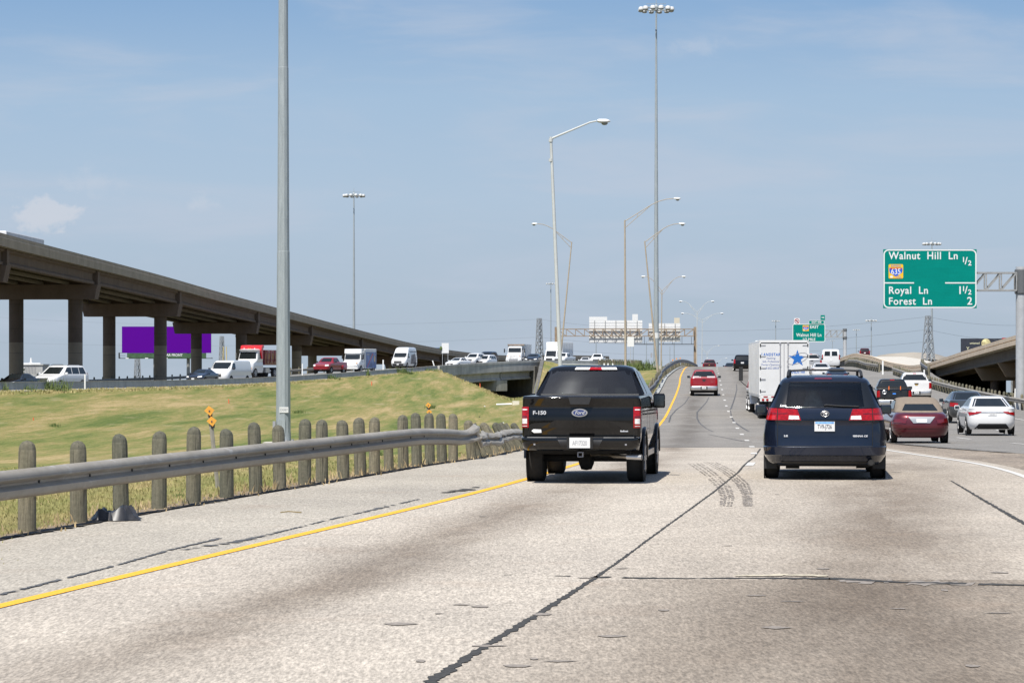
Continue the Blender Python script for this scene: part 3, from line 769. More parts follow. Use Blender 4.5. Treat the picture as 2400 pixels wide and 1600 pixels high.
for gi, d0 in enumerate((-0.85, -3.3, -5.8, -8.3, -10.75)):
    mb = MB()
    for i in range(len(bents) - 1):
        ya, yb = bents[i] + 0.7, bents[i + 1] - 0.7
        pp = [(fx(y), y, fz(y)) for y in frange(ya, yb, 6)]
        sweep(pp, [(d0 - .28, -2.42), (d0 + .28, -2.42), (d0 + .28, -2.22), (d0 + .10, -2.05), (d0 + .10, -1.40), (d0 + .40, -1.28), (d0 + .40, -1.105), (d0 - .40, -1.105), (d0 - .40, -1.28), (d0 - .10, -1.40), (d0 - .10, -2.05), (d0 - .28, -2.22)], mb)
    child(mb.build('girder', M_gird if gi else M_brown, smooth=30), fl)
def fpt(y, d, z, f=fx, fzz=fz):
    tx, ty = fly_dir(y, f); return (f(y) + ty * d, y - tx * d, fzz(y) + z)
def col_mat():
    m, N, L, b = nmat('column_coating'); nt = m.node_tree; g = geo(nt)
    s = nt.nodes.new('ShaderNodeSeparateXYZ'); L.new(g, s.inputs[0])
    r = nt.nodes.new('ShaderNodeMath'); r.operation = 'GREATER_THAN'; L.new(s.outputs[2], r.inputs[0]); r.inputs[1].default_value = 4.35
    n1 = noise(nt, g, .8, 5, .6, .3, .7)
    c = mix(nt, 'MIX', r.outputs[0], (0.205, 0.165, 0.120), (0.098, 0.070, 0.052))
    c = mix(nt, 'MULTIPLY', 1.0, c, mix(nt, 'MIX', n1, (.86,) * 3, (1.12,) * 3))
    j = mathn(nt, 'LESS_THAN', mathn(nt, 'MODULO', mathn(nt, 'ADD', s.outputs[2], 20.2), 2.35), 0.05)
    c = mix(nt, 'MIX', mathn(nt, 'MULTIPLY', j, .45), c, (0.03, 0.025, 0.02))
    L.new(c, b.inputs['Base Color']); b.inputs['Roughness'].default_value = .9
    return m
M_col = col_mat()
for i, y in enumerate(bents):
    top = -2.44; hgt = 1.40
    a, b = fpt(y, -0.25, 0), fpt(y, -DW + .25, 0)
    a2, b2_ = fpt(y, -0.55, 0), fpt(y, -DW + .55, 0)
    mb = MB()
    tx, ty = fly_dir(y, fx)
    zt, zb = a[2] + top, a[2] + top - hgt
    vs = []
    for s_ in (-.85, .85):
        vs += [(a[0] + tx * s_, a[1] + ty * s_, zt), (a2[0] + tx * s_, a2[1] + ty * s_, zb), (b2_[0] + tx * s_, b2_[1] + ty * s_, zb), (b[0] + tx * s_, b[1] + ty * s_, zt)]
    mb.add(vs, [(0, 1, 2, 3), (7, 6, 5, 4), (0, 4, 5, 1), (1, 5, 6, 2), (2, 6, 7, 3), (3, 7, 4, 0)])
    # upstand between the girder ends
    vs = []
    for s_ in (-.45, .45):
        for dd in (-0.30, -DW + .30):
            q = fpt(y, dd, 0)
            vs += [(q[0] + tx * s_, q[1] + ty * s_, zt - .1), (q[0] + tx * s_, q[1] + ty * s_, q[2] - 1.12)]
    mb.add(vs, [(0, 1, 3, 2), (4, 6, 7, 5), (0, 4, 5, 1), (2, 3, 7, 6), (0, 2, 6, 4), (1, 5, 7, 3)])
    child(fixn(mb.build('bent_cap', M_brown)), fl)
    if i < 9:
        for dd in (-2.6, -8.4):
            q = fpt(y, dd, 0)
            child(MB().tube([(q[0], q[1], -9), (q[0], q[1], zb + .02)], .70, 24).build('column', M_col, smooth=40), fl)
# ---- solid end of the flyover where it lands
mb = MB()
rows = []
for y in frange(520, 760, 8):
    rows.append([fpt(y, d, z) for d, z in ((-.35, -1.1), (-.35, -12), (-DW + .3, -12), (-DW + .3, -1.1))])
child(fixn(mb.grid(rows).build('retaining_wall', M_gird)), fl)

# ---------------------------------------------------------------- right flyover
gx = Tab([(120, 40.5), (200, 47.5), (292, 54.0), (370, 61.0), (448, 68.0), (500, 72.8), (560, 76.8), (620, 81.4), (700, 87.7), (780, 93.8), (860, 100)], 8.0)
gz = Tab([(120, 8.4), (200, 7.1), (292, 5.45), (370, 4.15), (448, 2.68), (500, 2.38), (560, 3.33), (620, 4.82), (700, 5.95), (780, 5.1), (860, 2.5)], 12.0)
fr = tag(empty('flyover', (gx(300), 300, -3)), 'tan concrete flyover ramp rising on the right above the guardrail', 'overpass')
pg = [(gx(y), y, gz(y)) for y in frange(120, 860, 6)]
child(sweep(pg, [(0.0, 0.0), (0.0, -0.42), (0.16, -0.44), (0.16, -0.50), (-0.04, -0.54), (-0.04, -1.04), (0.3, -1.04), (0.3, 0.0)]).build('parapet', M_tanR, smooth=30), fr)
child(sweep(pg, [(0.31, -0.86), (12.0, -0.86), (12.0, -1.12), (0.31, -1.12)]).build('deck_slab', M_cpad, smooth=30), fr)
child(sweep(pg[:54], [(12.01, 0.0), (12.01, -1.06), (12.35, -1.06), (12.35, 0.0)]).build('parapet', M_tanR, smooth=30), fr)
for gi, d0 in enumerate((1.15, 4.2, 7.4, 10.6)):
    mb = MB(); sweep([(gx(y), y, gz(y)) for y in frange(120, 470, 6)], [(d0 - .28, -2.40), (d0 + .28, -2.40), (d0 + .28, -2.1), (d0 + .28, -1.13), (d0 - .28, -1.13), (d0 - .14, -1.4), (d0 - .14, -2.1), (d0 - .28, -2.2)], mb)
    child(mb.build('girder', M_gird, smooth=30), fr)
M_tandk = concrete('tan_cap_concrete', (0.30, 0.215, 0.14), .12, .25)
for y in (190, 236, 282, 322, 356):
    tx, ty = fly_dir(y, gx); mb = MB(); vs = []
    def gpt(d, z): return (gx(y) + ty * d, y - tx * d, gz(y) + z)
    for s_ in (-.8, .8):
        for d, z in ((0.55, -2.42), (1.55, -4.1), (10.6, -4.1), (11.5, -2.42)):
            q = gpt(d, z); vs.append((q[0] + tx * s_, q[1] + ty * s_, q[2]))
    mb.add(vs, [(0, 1, 2, 3), (7, 6, 5, 4), (0, 4, 5, 1), (1, 5, 6, 2), (2, 6, 7, 3), (3, 7, 4, 0)])
    child(fixn(mb.build('bent_cap', M_tandk)), fr)
    for d in (3.2, 8.8):
        q = gpt(d, 0)
        child(MB().tube([(q[0], q[1], -10), (q[0], q[1], q[2] - 4.1)], .6, 20).build('column', M_brown, smooth=40), fr)
mb = MB(); rows = []
for y in frange(440, 860, 8):
    tx, ty = fly_dir(y, gx); rows.append([(gx(y) + ty * d, y - tx * d, gz(y) + z) for d, z in ((.25, -1.05), (.25, -12), (12.2, -12), (12.2, -1.05))])
child(fixn(mb.grid(rows).build('retaining_wall', M_gird)), fr)
GS = 0.70            # the right flyover is drawn in survey units of 1 / 0.70 metre
def scale_view(o): o.location = Vector((0, 0, HC)) * (1 - GS) + Vector(o.location) * GS; o.scale = (GS,) * 3
scale_view(fr)
# shaded retaining wall standing behind the columns
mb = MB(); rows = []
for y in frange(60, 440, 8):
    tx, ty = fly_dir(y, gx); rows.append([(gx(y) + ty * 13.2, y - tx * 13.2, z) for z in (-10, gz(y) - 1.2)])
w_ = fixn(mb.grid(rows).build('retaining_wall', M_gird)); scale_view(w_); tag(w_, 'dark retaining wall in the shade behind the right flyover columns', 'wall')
# pale deck of a second ramp cresting behind it
mb = MB(); rows = []
for y, pl, pr, py in ((640, 2020, 2240, 843), (700, 2040, 2225, 838), (740, 2060, 2205, 832.5), (775, 2085, 2190, 828.5), (800, 2105, 2178, 827), (825, 2115, 2168, 827.4), (860, 2115, 2160, 830)):
    a, b = P(pl, py + 4 * (y < 720), y), P(pr, py, y); m = (a + b) / 2 + Vector((0, 0, .25)); rows.append([a + Vector((-.5, 0, -8)), a, m, b, b + Vector((.5, 0, -8))])
struct(mb.grid(rows).build('far_ramp_road', concrete('bleached_deck', (.33, .295, .245), .16, .15), smooth=180))

# ---------------------------------------------------------------- guardrails
def galv_mat():
    m, N, L, b = nmat('weathered_galvanised'); nt = m.node_tree; g = geo(nt)
    n1 = noise(nt, g, 1.0, 6, .65, .3, .7, sc=(1.2, .6, 3.0)); n2 = noise(nt, g, 7, 5, .7, .45, .75); n3 = noise(nt, g, 1.0, 4, .6, .6, .72, sc=(3, 3, 9))
    c = mix(nt, 'MIX', n1, (0.215, 0.195, 0.162), (0.33, 0.305, 0.265))
    c = mix(nt, 'MIX', mathn(nt, 'MULTIPLY', n2, .35), c, (0.17, 0.15, 0.125))
    c = mix(nt, 'MIX', mathn(nt, 'MULTIPLY', n3, .5), c, (0.45, 0.445, 0.43))
    L.new(c, b.inputs['Base Color']); b.inputs['Metallic'].default_value = .0; b.inputs['Roughness'].default_value = .5; b.inputs['Specular IOR Level'].default_value = .2
    return m
M_galv = galv_mat()
M_galvd = simple('shade_dark_rail', (0.16, 0.16, 0.165), .6, metal=.2, var=.3, scale=3)  # darker rail steel, the far rail's shade put into its colour
def wood_mat():
    m, N, L, b = nmat('weathered_post_timber'); nt = m.node_tree; v = coords(nt); g = geo(nt)
    n1 = noise(nt, v, 1.0, 6, .65, .3, .7, sc=(22, 22, 1.6)); n2 = noise(nt, g, 1.0, 5, .6, .3, .7, sc=(1.1, 1.1, 2.2)); n3 = noise(nt, v, 1.0, 3, .6, .60, .68, sc=(34, 34, 0.9))
    n4 = noise(nt, g, 26, 3, .7, .3, .7)
    c = mix(nt, 'MIX', n1, (0.085, 0.080, 0.060), (0.235, 0.215, 0.165))
    c = mix(nt, 'MIX', mathn(nt, 'MULTIPLY', n2, .55), c, (0.115, 0.118, 0.083))
    c = mix(nt, 'MIX', mathn(nt, 'MULTIPLY', n3, .85), c, (0.025, 0.022, 0.018))
    c = mix(nt, 'MULTIPLY', 1.0, c, mix(nt, 'MIX', n4, (.8,) * 3, (1.2,) * 3))
    s = nt.nodes.new('ShaderNodeSeparateXYZ'); L.new(v, s.inputs[0])
    tp = mathn(nt, 'MULTIPLY', mathn(nt, 'GREATER_THAN', s.outputs[2], 0.90), .45)
    c = mix(nt, 'MIX', tp, c, (0.05, 0.052, 0.042))
    oi = nt.nodes.new('ShaderNodeObjectInfo').outputs['Random']
    c = mix(nt, 'MULTIPLY', 1.0, c, mix(nt, 'MIX', oi, (.78, .80, .78), (1.38, 1.28, 1.16)))
    L.new(c, b.inputs['Base Color']); b.inputs['Roughness'].default_value = .92
    bump(nt, n1, b, .6, .02)
    return m
M_wood = wood_mat()
WB = [(.000, .000), (.060, .022), (.080, .050), (.082, .100), (.030, .130), (.012, .146), (.012, .168), (.030, .184), (.082, .212), (.080, .256), (.050, .290), (.000, .312)]
WBp = WB + [(d - .006, z) for d, z in reversed(WB)]
def post_mesh(r, h, seed, n=14, dome=True):
    rnd = random.Random(seed); mb = MB(); prof = []
    zs = [-.5, 0, .25, .5, .75, h - .13] + ([h - .080, h - .045, h - .016, h] if dome else [h - .01, h])
    rr = [r * 1.02, r * 1.02, r, r * .99, r * .98, r * .97] + ([r * .92, r * .80, r * .52, r * .05] if dome else [r * .95, r * .85])
    ph = [rnd.uniform(.95, 1.05) for _ in range(n)]
    vs = []
    tilt = (rnd.uniform(-.12, .12), rnd.uniform(-.12, .12))
    for z, q in zip(zs, rr):
        for k in range(n):
            a = 2 * math.pi * k / n; x, y = q * ph[k] * math.cos(a), q * ph[k] * math.sin(a)
            vs.append((x, y, z + (tilt[0] * x + tilt[1] * y if z > h - .2 else 0)))
    m = len(zs)
    fs = [(i * n + k, i * n + (k + 1) % n, (i + 1) * n + (k + 1) % n, (i + 1) * n + k) for i in range(m - 1) for k in range(n)] + [tuple((m - 1) * n + k for k in range(n)), tuple(range(n - 1, -1, -1))]
    mb.add(vs, fs); o = mb.build('post', M_wood, smooth=50)
    me = o.data; bpy.data.objects.remove(o); return me
post_big = [post_mesh(.098, 1.0, s) for s in range(5)]
post_small = [post_mesh(.088, .95, s + 20) for s in range(3)]
post_flat = [post_mesh(.10, 1.0, s + 40, dome=False) for s in range(3)]
def put_post(me, root, x, y, z, lean=(0, 0), rz=0, sc=(1, 1, 1)):
    o = bpy.data.objects.new('post', me); COL.objects.link(o)
    o.location = (x, y, z); o.rotation_mode = 'ZXY'; o.rotation_euler = (lean[0], lean[1], rz); o.scale = sc
    return child(o, root)
# near left rail: straight part, then the crushed part
g1 = tag(empty('guardrail', (xrail(36), 36, 0)), 'long galvanised guardrail on round timber posts along the left shoulder, crushed at its far end', 'guardrail')
def smooth_noise(t, seed):
    return math.sin(t * 1.7 + seed) * .5 + math.sin(t * 3.9 + seed * 2.3) * .3 + math.sin(t * 8.3 + seed * 1.1) * .2
railz = Tab([(0, .70), (50, .70), (53, .66), (56.0, .60), (57.4, .66), (58.4, .50), (62, .50), (69, .56), (74, .53), (81, .52), (96, .62)], .35)
path, dam = [], []
ys_ = frange(8, 50, 1.0) + frange(50.2, 96, .35)
rows = []
for y in ys_:
    dm = sst((y - 54.5) / 3); x = xrail(y); tx = xrail(y + .6) - xrail(y - .6); L = math.hypot(tx, 1.2); rx, ry = 1.2 / L, -tx / L
    top = zr(y) + railz(y); hh = 1 - dm * .25 * (0.6 + .4 * smooth_noise(y * .9, 3)); sq = 1 + dm * (.5 * smooth_noise(y * 1.3, 1))
    off = .12 + dm * (.10 * smooth_noise(y * .55, 5) + .03)
    kink = math.exp(-((y - 57.3) / .55) ** 2) * .10 + math.exp(-((y - 60.6) / .5) ** 2) * .07 - math.exp(-((y - 75.5) / .7) ** 2) * .09
    row = []
    for i, (d, z) in enumerate(WBp):
        lean = -dm * .35 * (z - .15); j = dm * .018 * math.sin(y * 5.1 + i * 2.2) + kink * (1 if z > .2 else (.5 if z < .1 else -.3))
        row.append((x + rx * (off + d * sq + lean), y + ry * (off + d), top - .312 * hh + z * hh + j))
    row.append(row[0]); rows.append(row)
child(MB().grid(rows).build('rail_beam', M_galv, smooth=45), g1)
px_posts = [(63, 1245), (184, 1224), (284, 1207), (373, 1189), (453, 1171), (531, 1161), (600, 1153), (656, 1143), (714, 1136), (755, 1128), (805, 1118), (845, 1111), (878, 1106), (945, 1100), (977, 1097), (1008, 1093), (1036, 1090), (1062, 1086)]
pys = []
for (px, py) in px_posts:
    y = HC * F / (py - CY)
    for _ in range(6):     # slide along the rail line to the post's column in the photo
        y += ((px - CX) * y / F - xrail(y)) / ((xrail(y + 1) - xrail(y)) - (px - CX) / F) if abs((xrail(y + 1) - xrail(y)) - (px - CX) / F) > .02 else 0
    pys.append(y)
allp = [pys[0] - 1.75 * k for k in range(12, 0, -1)] + pys
for i, y in enumerate(allp):
    me = post_big[i % 5]; x = xrail(y)
    h = rnd.uniform(.97, 1.04)
    if i == 12 + 13 - 1: pass
    put_post(me, g1, x, y, zfield(x, y), (rnd.uniform(-.03, .02), rnd.uniform(-.035, .01)), rnd.uniform(0, 6), (1, 1, h))
y = (pys[12] + pys[13]) / 2; put_post(post_small[0], g1, xrail(y), y, zfield(xrail(y), y) - .26, (0, -.03), 1)
lean_posts = [(57.6, -.10), (59.0, -.28), (60.6, -.42), (62.4, -.50), (64.6, -.42), (66.8, -.56), (69.4, -.46), (72.0, -.50), (75.5, -.60), (79.0, -.55), (83, -.4), (87, -.3), (91, -.2)]
for i, (y, ln) in enumerate(lean_posts):
    x = xrail(y) + .10; put_post((post_flat if i in (2, 3, 7, 8) else post_big)[i % 3], g1, x, y, zr(y) - .12, (rnd.uniform(-.1, .1), ln), rnd.uniform(0, 6), (1.05, 1.05, .94))
# bolts and splice plates
bolt_me = None
for i, y in enumerate(allp[8:-2]):
    x = xrail(y); tx = xrail(y + .6) - xrail(y - .6); L = math.hypot(tx, 1.2); rx, ry = 1.2 / L, -tx / L
    zz = zr(y) + .70 - .156
    offs_ = [(0, 0)] + ([(.10, .06), (.10, -.06), (-.10, .075), (-.1, -.075)] if i % 4 == 2 else [])
    for a, b in offs_:
        ax = x + rx * (.137 if b == 0 else .175) + tx / 1.2 * a; ay = y + ry * .137 + a
        if bolt_me is None:
            o_ = MB().box((0, 0, 0), (.02, .035, .03)).build('bolt', MT['black']); bolt_me = o_.data; bpy.data.objects.remove(o_)
        o_ = bpy.data.objects.new('bolt', bolt_me); COL.objects.link(o_); o_.location = (ax, ay, zz + b); child(o_, g1)
# far left rail in shade, wavy from old hits, up to the crest
g2 = tag(empty('guardrail', (xrail(220), 220, zr(220))), 'dented dark guardrail climbing to the crest along the left edge of the lanes', 'guardrail')
rows = []
for y in frange(97, 420, .8):
    dm = .12 * smooth_noise(y * .22, 2) * sst((y - 110) / 30) * (1 - sst((y - 250) / 30)); x = xrail(y) + dm; tx = xrail(y + .6) - xrail(y - .6); L = math.hypot(tx, 1.2); rx, ry = 1.2 / L, -tx / L
    top = zr(y) + .72 + .18 * sst((y - 220) / 40) + .6 * dm; hsc = 1 + .35 * sst((y - 230) / 40)
    row = [(x + rx * (.12 + d), y + ry * (.12 + d), top - .312 * hsc + z * hsc) for d, z in WBp]; row.append(row[0]); rows.append(row)
child(MB().grid(rows).build('rail_beam', M_galvd, smooth=45), g2)
for i in range(75):
    y = 98 + i * 4.0
    put_post(post_small[i % 3], g2, xrail(y) - .05, y, zr(y) - .1, (rnd.uniform(-.08, .08), rnd.uniform(-.22, .02)), rnd.random() * 6)
for y in (287, 302, 318):
    child(MB().box((xrail(y) + .05, y, zr(y) + 1.02), (.12, .04, .16)).build('reflector', MT['amber']), g2)
# curb under the far rail
strip('kerb', frange(200, 380, 3), lambda y: xrail(y) + .25, lambda y: xrail(y) + .52, 1, .10, M_cgrey)

def rail_line(label, pts, npost, h=.72, step=2.0, side=1, pm=post_small, z0=0.0, mat=M_galv):
    """W-beam rail on posts through ground points pts; side=+1 rail on the right of travel"""
    c = pts[len(pts) // 2]; g = tag(empty('guardrail', (c[0], c[1], c[2])), label, 'guardrail')
    P_ = [Vector(p) for p in pts]; seglen = [(P_[i + 1] - P_[i]).length for i in range(len(P_) - 1)]; tot = sum(seglen)
    def at(s):
        for i, l in enumerate(seglen):
            if s <= l or i == len(seglen) - 1: return P_[i].lerp(P_[i + 1], max(0, min(1, s / l)))
            s -= l
    n = max(2, int(tot / step)); q = [at(tot * i / n) for i in range(n + 1)]
    prof_ = [(side * (.10 + d), z + h - .312) for d, z in WBp]
    child(sweep([tuple(p) for p in q], prof_).build('rail_beam', mat, smooth=45), g)
    for i in range(npost):
        p = at(tot * i / (npost - 1)); put_post(pm[i % len(pm)], g, p.x, p.y, p.z + z0, (rnd.uniform(-.05, .05), rnd.uniform(-.05, .05)), rnd.random() * 6, (1, 1, h + .30))
    return g
rp = [(xr2(y), y, zr(y) - .05) for y in frange(96, 262, 4)]
rail_line('long guardrail with pale timber posts along the right edge of the lanes under the flyover', rp, 82, side=-1, h=.74)
rail_line('short guardrail on closely set posts at the split of the exit road', [(36.6, 272, zr(272)), (37.0, 285, zr(285)), (38.4, 303, zr(303) + .1), (40.8, 330, zr(330) + .1), (44, 360, zr(360))], 46, side=-1, h=.80)
rail_line('dark guardrail beyond the exit road at the foot of the right flyover', [(39.4, 258, zr(258) + .1), (41.0, 272, zr(272) + .15), (43.5, 290, zr(290) + .1), (47, 312, zr(312))], 24, side=-1, mat=M_galvd)
# rail with timber posts on the far side of the left carriageway
lp = []
for y in frange(196, 372, 4):
    nx, ny = ramp_normal(y); lp.append((XR(y) + nx * 15.0, y + ny * 15.0, ztop(y) - .80))
rail_line('guardrail with pale timber posts on the far side of the oncoming traffic', lp, 60, side=1)
# close row of weathered posts behind the pickup roof
fp = [(XR(y) + .9, y, ztop(y) - .72) for y in frange(409, 430, 2)]
rail_line('short rail on a close row of weathered timber posts right of the small bridge', fp, 30, side=-1, h=.78, z0=-.06, pm=post_flat)
# ---------------------------------------------------------------- vehicles
class Shell:
    """car body as stacked rounded plan outlines; levels = (z, half width, y rear, y front, rear corner r, front corner r)"""
    def __init__(s, levels, sc=1.0, bulge=0.03, fb=0.06):
        s.L = [tuple(v * sc for v in l) for l in levels]; s.bulge = bulge * sc; s.fb = fb * sc
    def at(s, z):
        L = s.L
        if z <= L[0][0]: return L[0]
        for a, b in zip(L, L[1:]):
            if z <= b[0]:
                t = (z - a[0]) / (b[0] - a[0]); return tuple(p + (q - p) * t for p, q in zip(a, b))
        return L[-1]
    def endpt(s, l, u, front):
        z, w, yr, yf, rr, rf = l; r = rf if front else rr; r = max(1e-3, min(r, w * .9)); au = abs(u)
        bl = s.fb if front else s.bulge
        d = 0.0
        if au > w - r:
            k = min(1.0, (au - (w - r)) / r); d = r * (1 - math.sqrt(max(0, 1 - k * k)))
        d += bl * (au / w) ** 2
        return (yf - d) if front else (yr + d)
    def ring(s, l, nu=9, na=4, ns=12):
        z, w, yr, yf, rr, rf = l; pts = []
        rr = max(1e-3, min(rr, w * .9)); rf = max(1e-3, min(rf, w * .9))
        us = [-(w - rr) + 2 * (w - rr) * i / (nu - 1) for i in range(nu)]
        for u in us: pts.append((u, s.endpt(l, u, False), z))
        for k in range(1, na + 1):
            a = math.pi / 2 * k / na; u = w - rr + rr * math.sin(a); pts.append((u, s.endpt(l, u, False), z))
        ya, yb = s.endpt(l, w, False), s.endpt(l, w, True)
        for k in range(1, ns): pts.append((w, ya + (yb - ya) * k / ns, z))
        uf = [w - rf + rf * math.sin(math.pi / 2 * (na - k) / na) for k in range(0, na)]
        for u in uf: pts.append((u, s.endpt(l, u, True), z))
        us2 = [(w - rf) - 2 * (w - rf) * i / (nu - 1) for i in range(nu)]
        for u in us2: pts.append((u, s.endpt(l, u, True), z))
        for u in reversed(uf): pts.append((-u, s.endpt(l, u, True), z))
        for k in range(ns - 1, 0, -1): pts.append((-w, ya + (yb - ya) * k / ns, z))
        for k in range(na, 0, -1):
            a = math.pi / 2 * k / na; u = w - rr + rr * math.sin(a); pts.append((-u, s.endpt(l, u, False), z))
        return pts
    def build(s, name, mat, parent, smooth=38, open_rear=None, nu=9, na=4, ns=12, open_side=None, open_front=None):
        mb = MB(); rings = [s.ring(l, nu, na, ns) for l in s.L]; n = len(rings[0])
        vs = [p for r in rings for p in r]; fs = []
        f0 = nu + na + ns - 1 + na
        for i in range(len(rings) - 1):
            zm = (s.L[i][0] + s.L[i + 1][0]) / 2
            for k in range(n):
                if open_rear and open_rear[0] < zm < open_rear[1] and open_rear[2] <= k < nu - 1 - open_rear[2]: continue
                if open_front and open_front[0] < zm < open_front[1] and f0 <= k < f0 + nu - 1: continue
                if open_side and open_side[0] < zm < open_side[1]:
                    ks = k - (nu + na - 1); k2 = k - (f0 + nu + na - 1)
                    if (0 < ks < ns - 1) or (0 < k2 < ns - 1): continue
                fs.append((i * n + k, i * n + (k + 1) % n, (i + 1) * n + (k + 1) % n, (i + 1) * n + k))
        fs += [tuple(range(n - 1, -1, -1)), tuple((len(rings) - 1) * n + k for k in range(n))]
        mb.add(vs, fs)
        return mb.build(name, mat, parent, smooth=smooth)
    def panel(s, name, face, q, mat, parent, off=.008, nu=8, nv=4, skirt=.03, smooth=60):
        """panel over the body; q = four corners (u, z): low-left, low-right, high-right, high-left"""
        mb = MB(); rows = []
        for j in range(nv + 1):
            t = j / nv; row = []
            for i in range(nu + 1):
                k = i / nu
                u = (q[0][0] * (1 - k) + q[1][0] * k) * (1 - t) + (q[3][0] * (1 - k) + q[2][0] * k) * t
                z = (q[0][1] * (1 - k) + q[1][1] * k) * (1 - t) + (q[3][1] * (1 - k) + q[2][1] * k) * t
                l = s.at(z)
                if face == 'rear': row.append(Vector((u, s.endpt(l, u, False) - off, z)))
                elif face == 'front': row.append(Vector((u, s.endpt(l, u, True) + off, z)))
                elif face == 'right': row.append(Vector((l[1] + off, u, z)))
                else: row.append(Vector((-l[1] - off, u, z)))
            rows.append(row)
        mb.grid(rows)
        dv = {'rear': Vector((0, skirt, 0)), 'front': Vector((0, -skirt, 0)), 'right': Vector((-skirt, 0, 0)), 'left': Vector((skirt, 0, 0))}[face]
        rim = rows[0] + [r[-1] for r in rows[1:]] + rows[-1][-2::-1] + [r[0] for r in rows[-2:0:-1]]
        m = len(rim)
        mb.add(rim + [p + dv for p in rim], [(i, (i + 1) % m, (i + 1) % m + m, i + m) for i in range(m)])
        return fixn(mb.build(name, mat, parent, smooth=smooth))

_wheel = {}
def wheel(root, x, y, r, wd, side, rimmat=None, detail=True):
    key = (round(r, 3), round(wd, 3), side)
    if key not in _wheel:
        n = 24; h = wd / 2
        a = MB().lathe([(r * .62, -h * .8), (r * .88, -h), (r * .97, -h * .86), (r, -h * .5), (r, h * .5), (r * .97, h * .86), (r * .88, h), (r * .62, h * .8)], n, axis='x').build('wheel', MT['tyre'], smooth=40)
        mb = MB(); s_ = side
        mb.lathe([(r * .64, s_ * h * .78), (r * .60, s_ * h * .86), (r * .56, s_ * h * .62), (r * .18, s_ * h * .66), (r * .16, s_ * h * .8), (.002, s_ * h * .82)], n, axis='x')
        for k in range(6):
            an = 2 * math.pi * k / 6; c, d = math.cos(an), math.sin(an)
            mb.bar((s_ * h * .76, c * r * .12, d * r * .12), (s_ * h * .76, c * r * .6, d * r * .6), .07 * r / .35)
        b = mb.build('rim', MT['rim'], smooth=40)
        _wheel[key] = (a.data, b.data); bpy.data.objects.remove(a); bpy.data.objects.remove(b)
    a, b = _wheel[key]
    w = bpy.data.objects.new('wheel', a); COL.objects.link(w); w.parent = root; w.location = (x, y, r)
    if detail:
        ri = bpy.data.objects.new('rim', b); COL.objects.link(ri); ri.parent = w
    return w
def arch(root, x, y, r, side):
    mb = MB(); n = 18
    o = [(math.cos(math.pi * k / n - .12 * (1 - 2 * k / n)) * r * 1.16, math.sin(math.pi * k / n) * r * 1.16) for k in range(n + 1)]
    mb.lathe([(r * 1.17, -.012), (r * 1.17, .004), (.01, .004)], 22, c=(x, y, r * 1.0), axis='x') if side > 0 else mb.lathe([(r * 1.17, .012), (r * 1.17, -.004), (.01, -.004)], 22, c=(x, y, r * 1.0), axis='x')
    return mb.build('wheel_arch', MT['under'], root)
def mirror(root, x, y, z, w, h, d, mat, side, lens=False):
    mb = MB(); s_ = side
    sh = Shell([(z - h / 2, w * .42, 0, d * .8, .02, .05), (z - h * .4, w * .5, 0, d, .02, .06), (z + h * .35, w * .5, 0, d, .02, .06), (z + h / 2, w * .42, .01, d * .8, .02, .05)], bulge=.004, fb=.03)
    o = sh.build('mirror', mat, root, nu=5, na=3, ns=3); o.location = (x, y, 0)
    g = sh.panel('mirror_glass', 'rear', [(-w * .4, z - h * .36), (w * .4, z - h * .36), (w * .4, z + h * .36), (-w * .4, z + h * .36)], MT['mirror'], o, off=.004, nu=2, nv=2, skirt=.01)
    a = MB().bar((x - s_ * w * .45, y + d * .5, z - h * .25), (x - s_ * w * 1.05, y + d * .6, z - h * .3), .05).build('mirror_arm', mat, root)
    return o
MT['mirror'] = simple('mirror_glass', (.10, .115, .125), .1, metal=1.0, var=.05)
def plate(root, x, y, z, w=.31, h=.155, txt=None, dy=-1, top=None, tmat='letter_dark'):
    o = MB().box((x, y, z), (w, .012, h)).build('licence_plate', MT['plate'], root)
    yy = y + dy * .0075
    if top: MB().box((x + .001, y + dy * .0065, z + h * .38), (w * .92, .002, h * .2)).build('plate_band', top, o)
    if txt:
        text(txt, h * .62, MT[tmat], o, (x, yy, z - h * .04), rot=(R(90), 0, 0 if dy < 0 else math.pi), sx=.62 * w / .31, bold=.0)
    return o

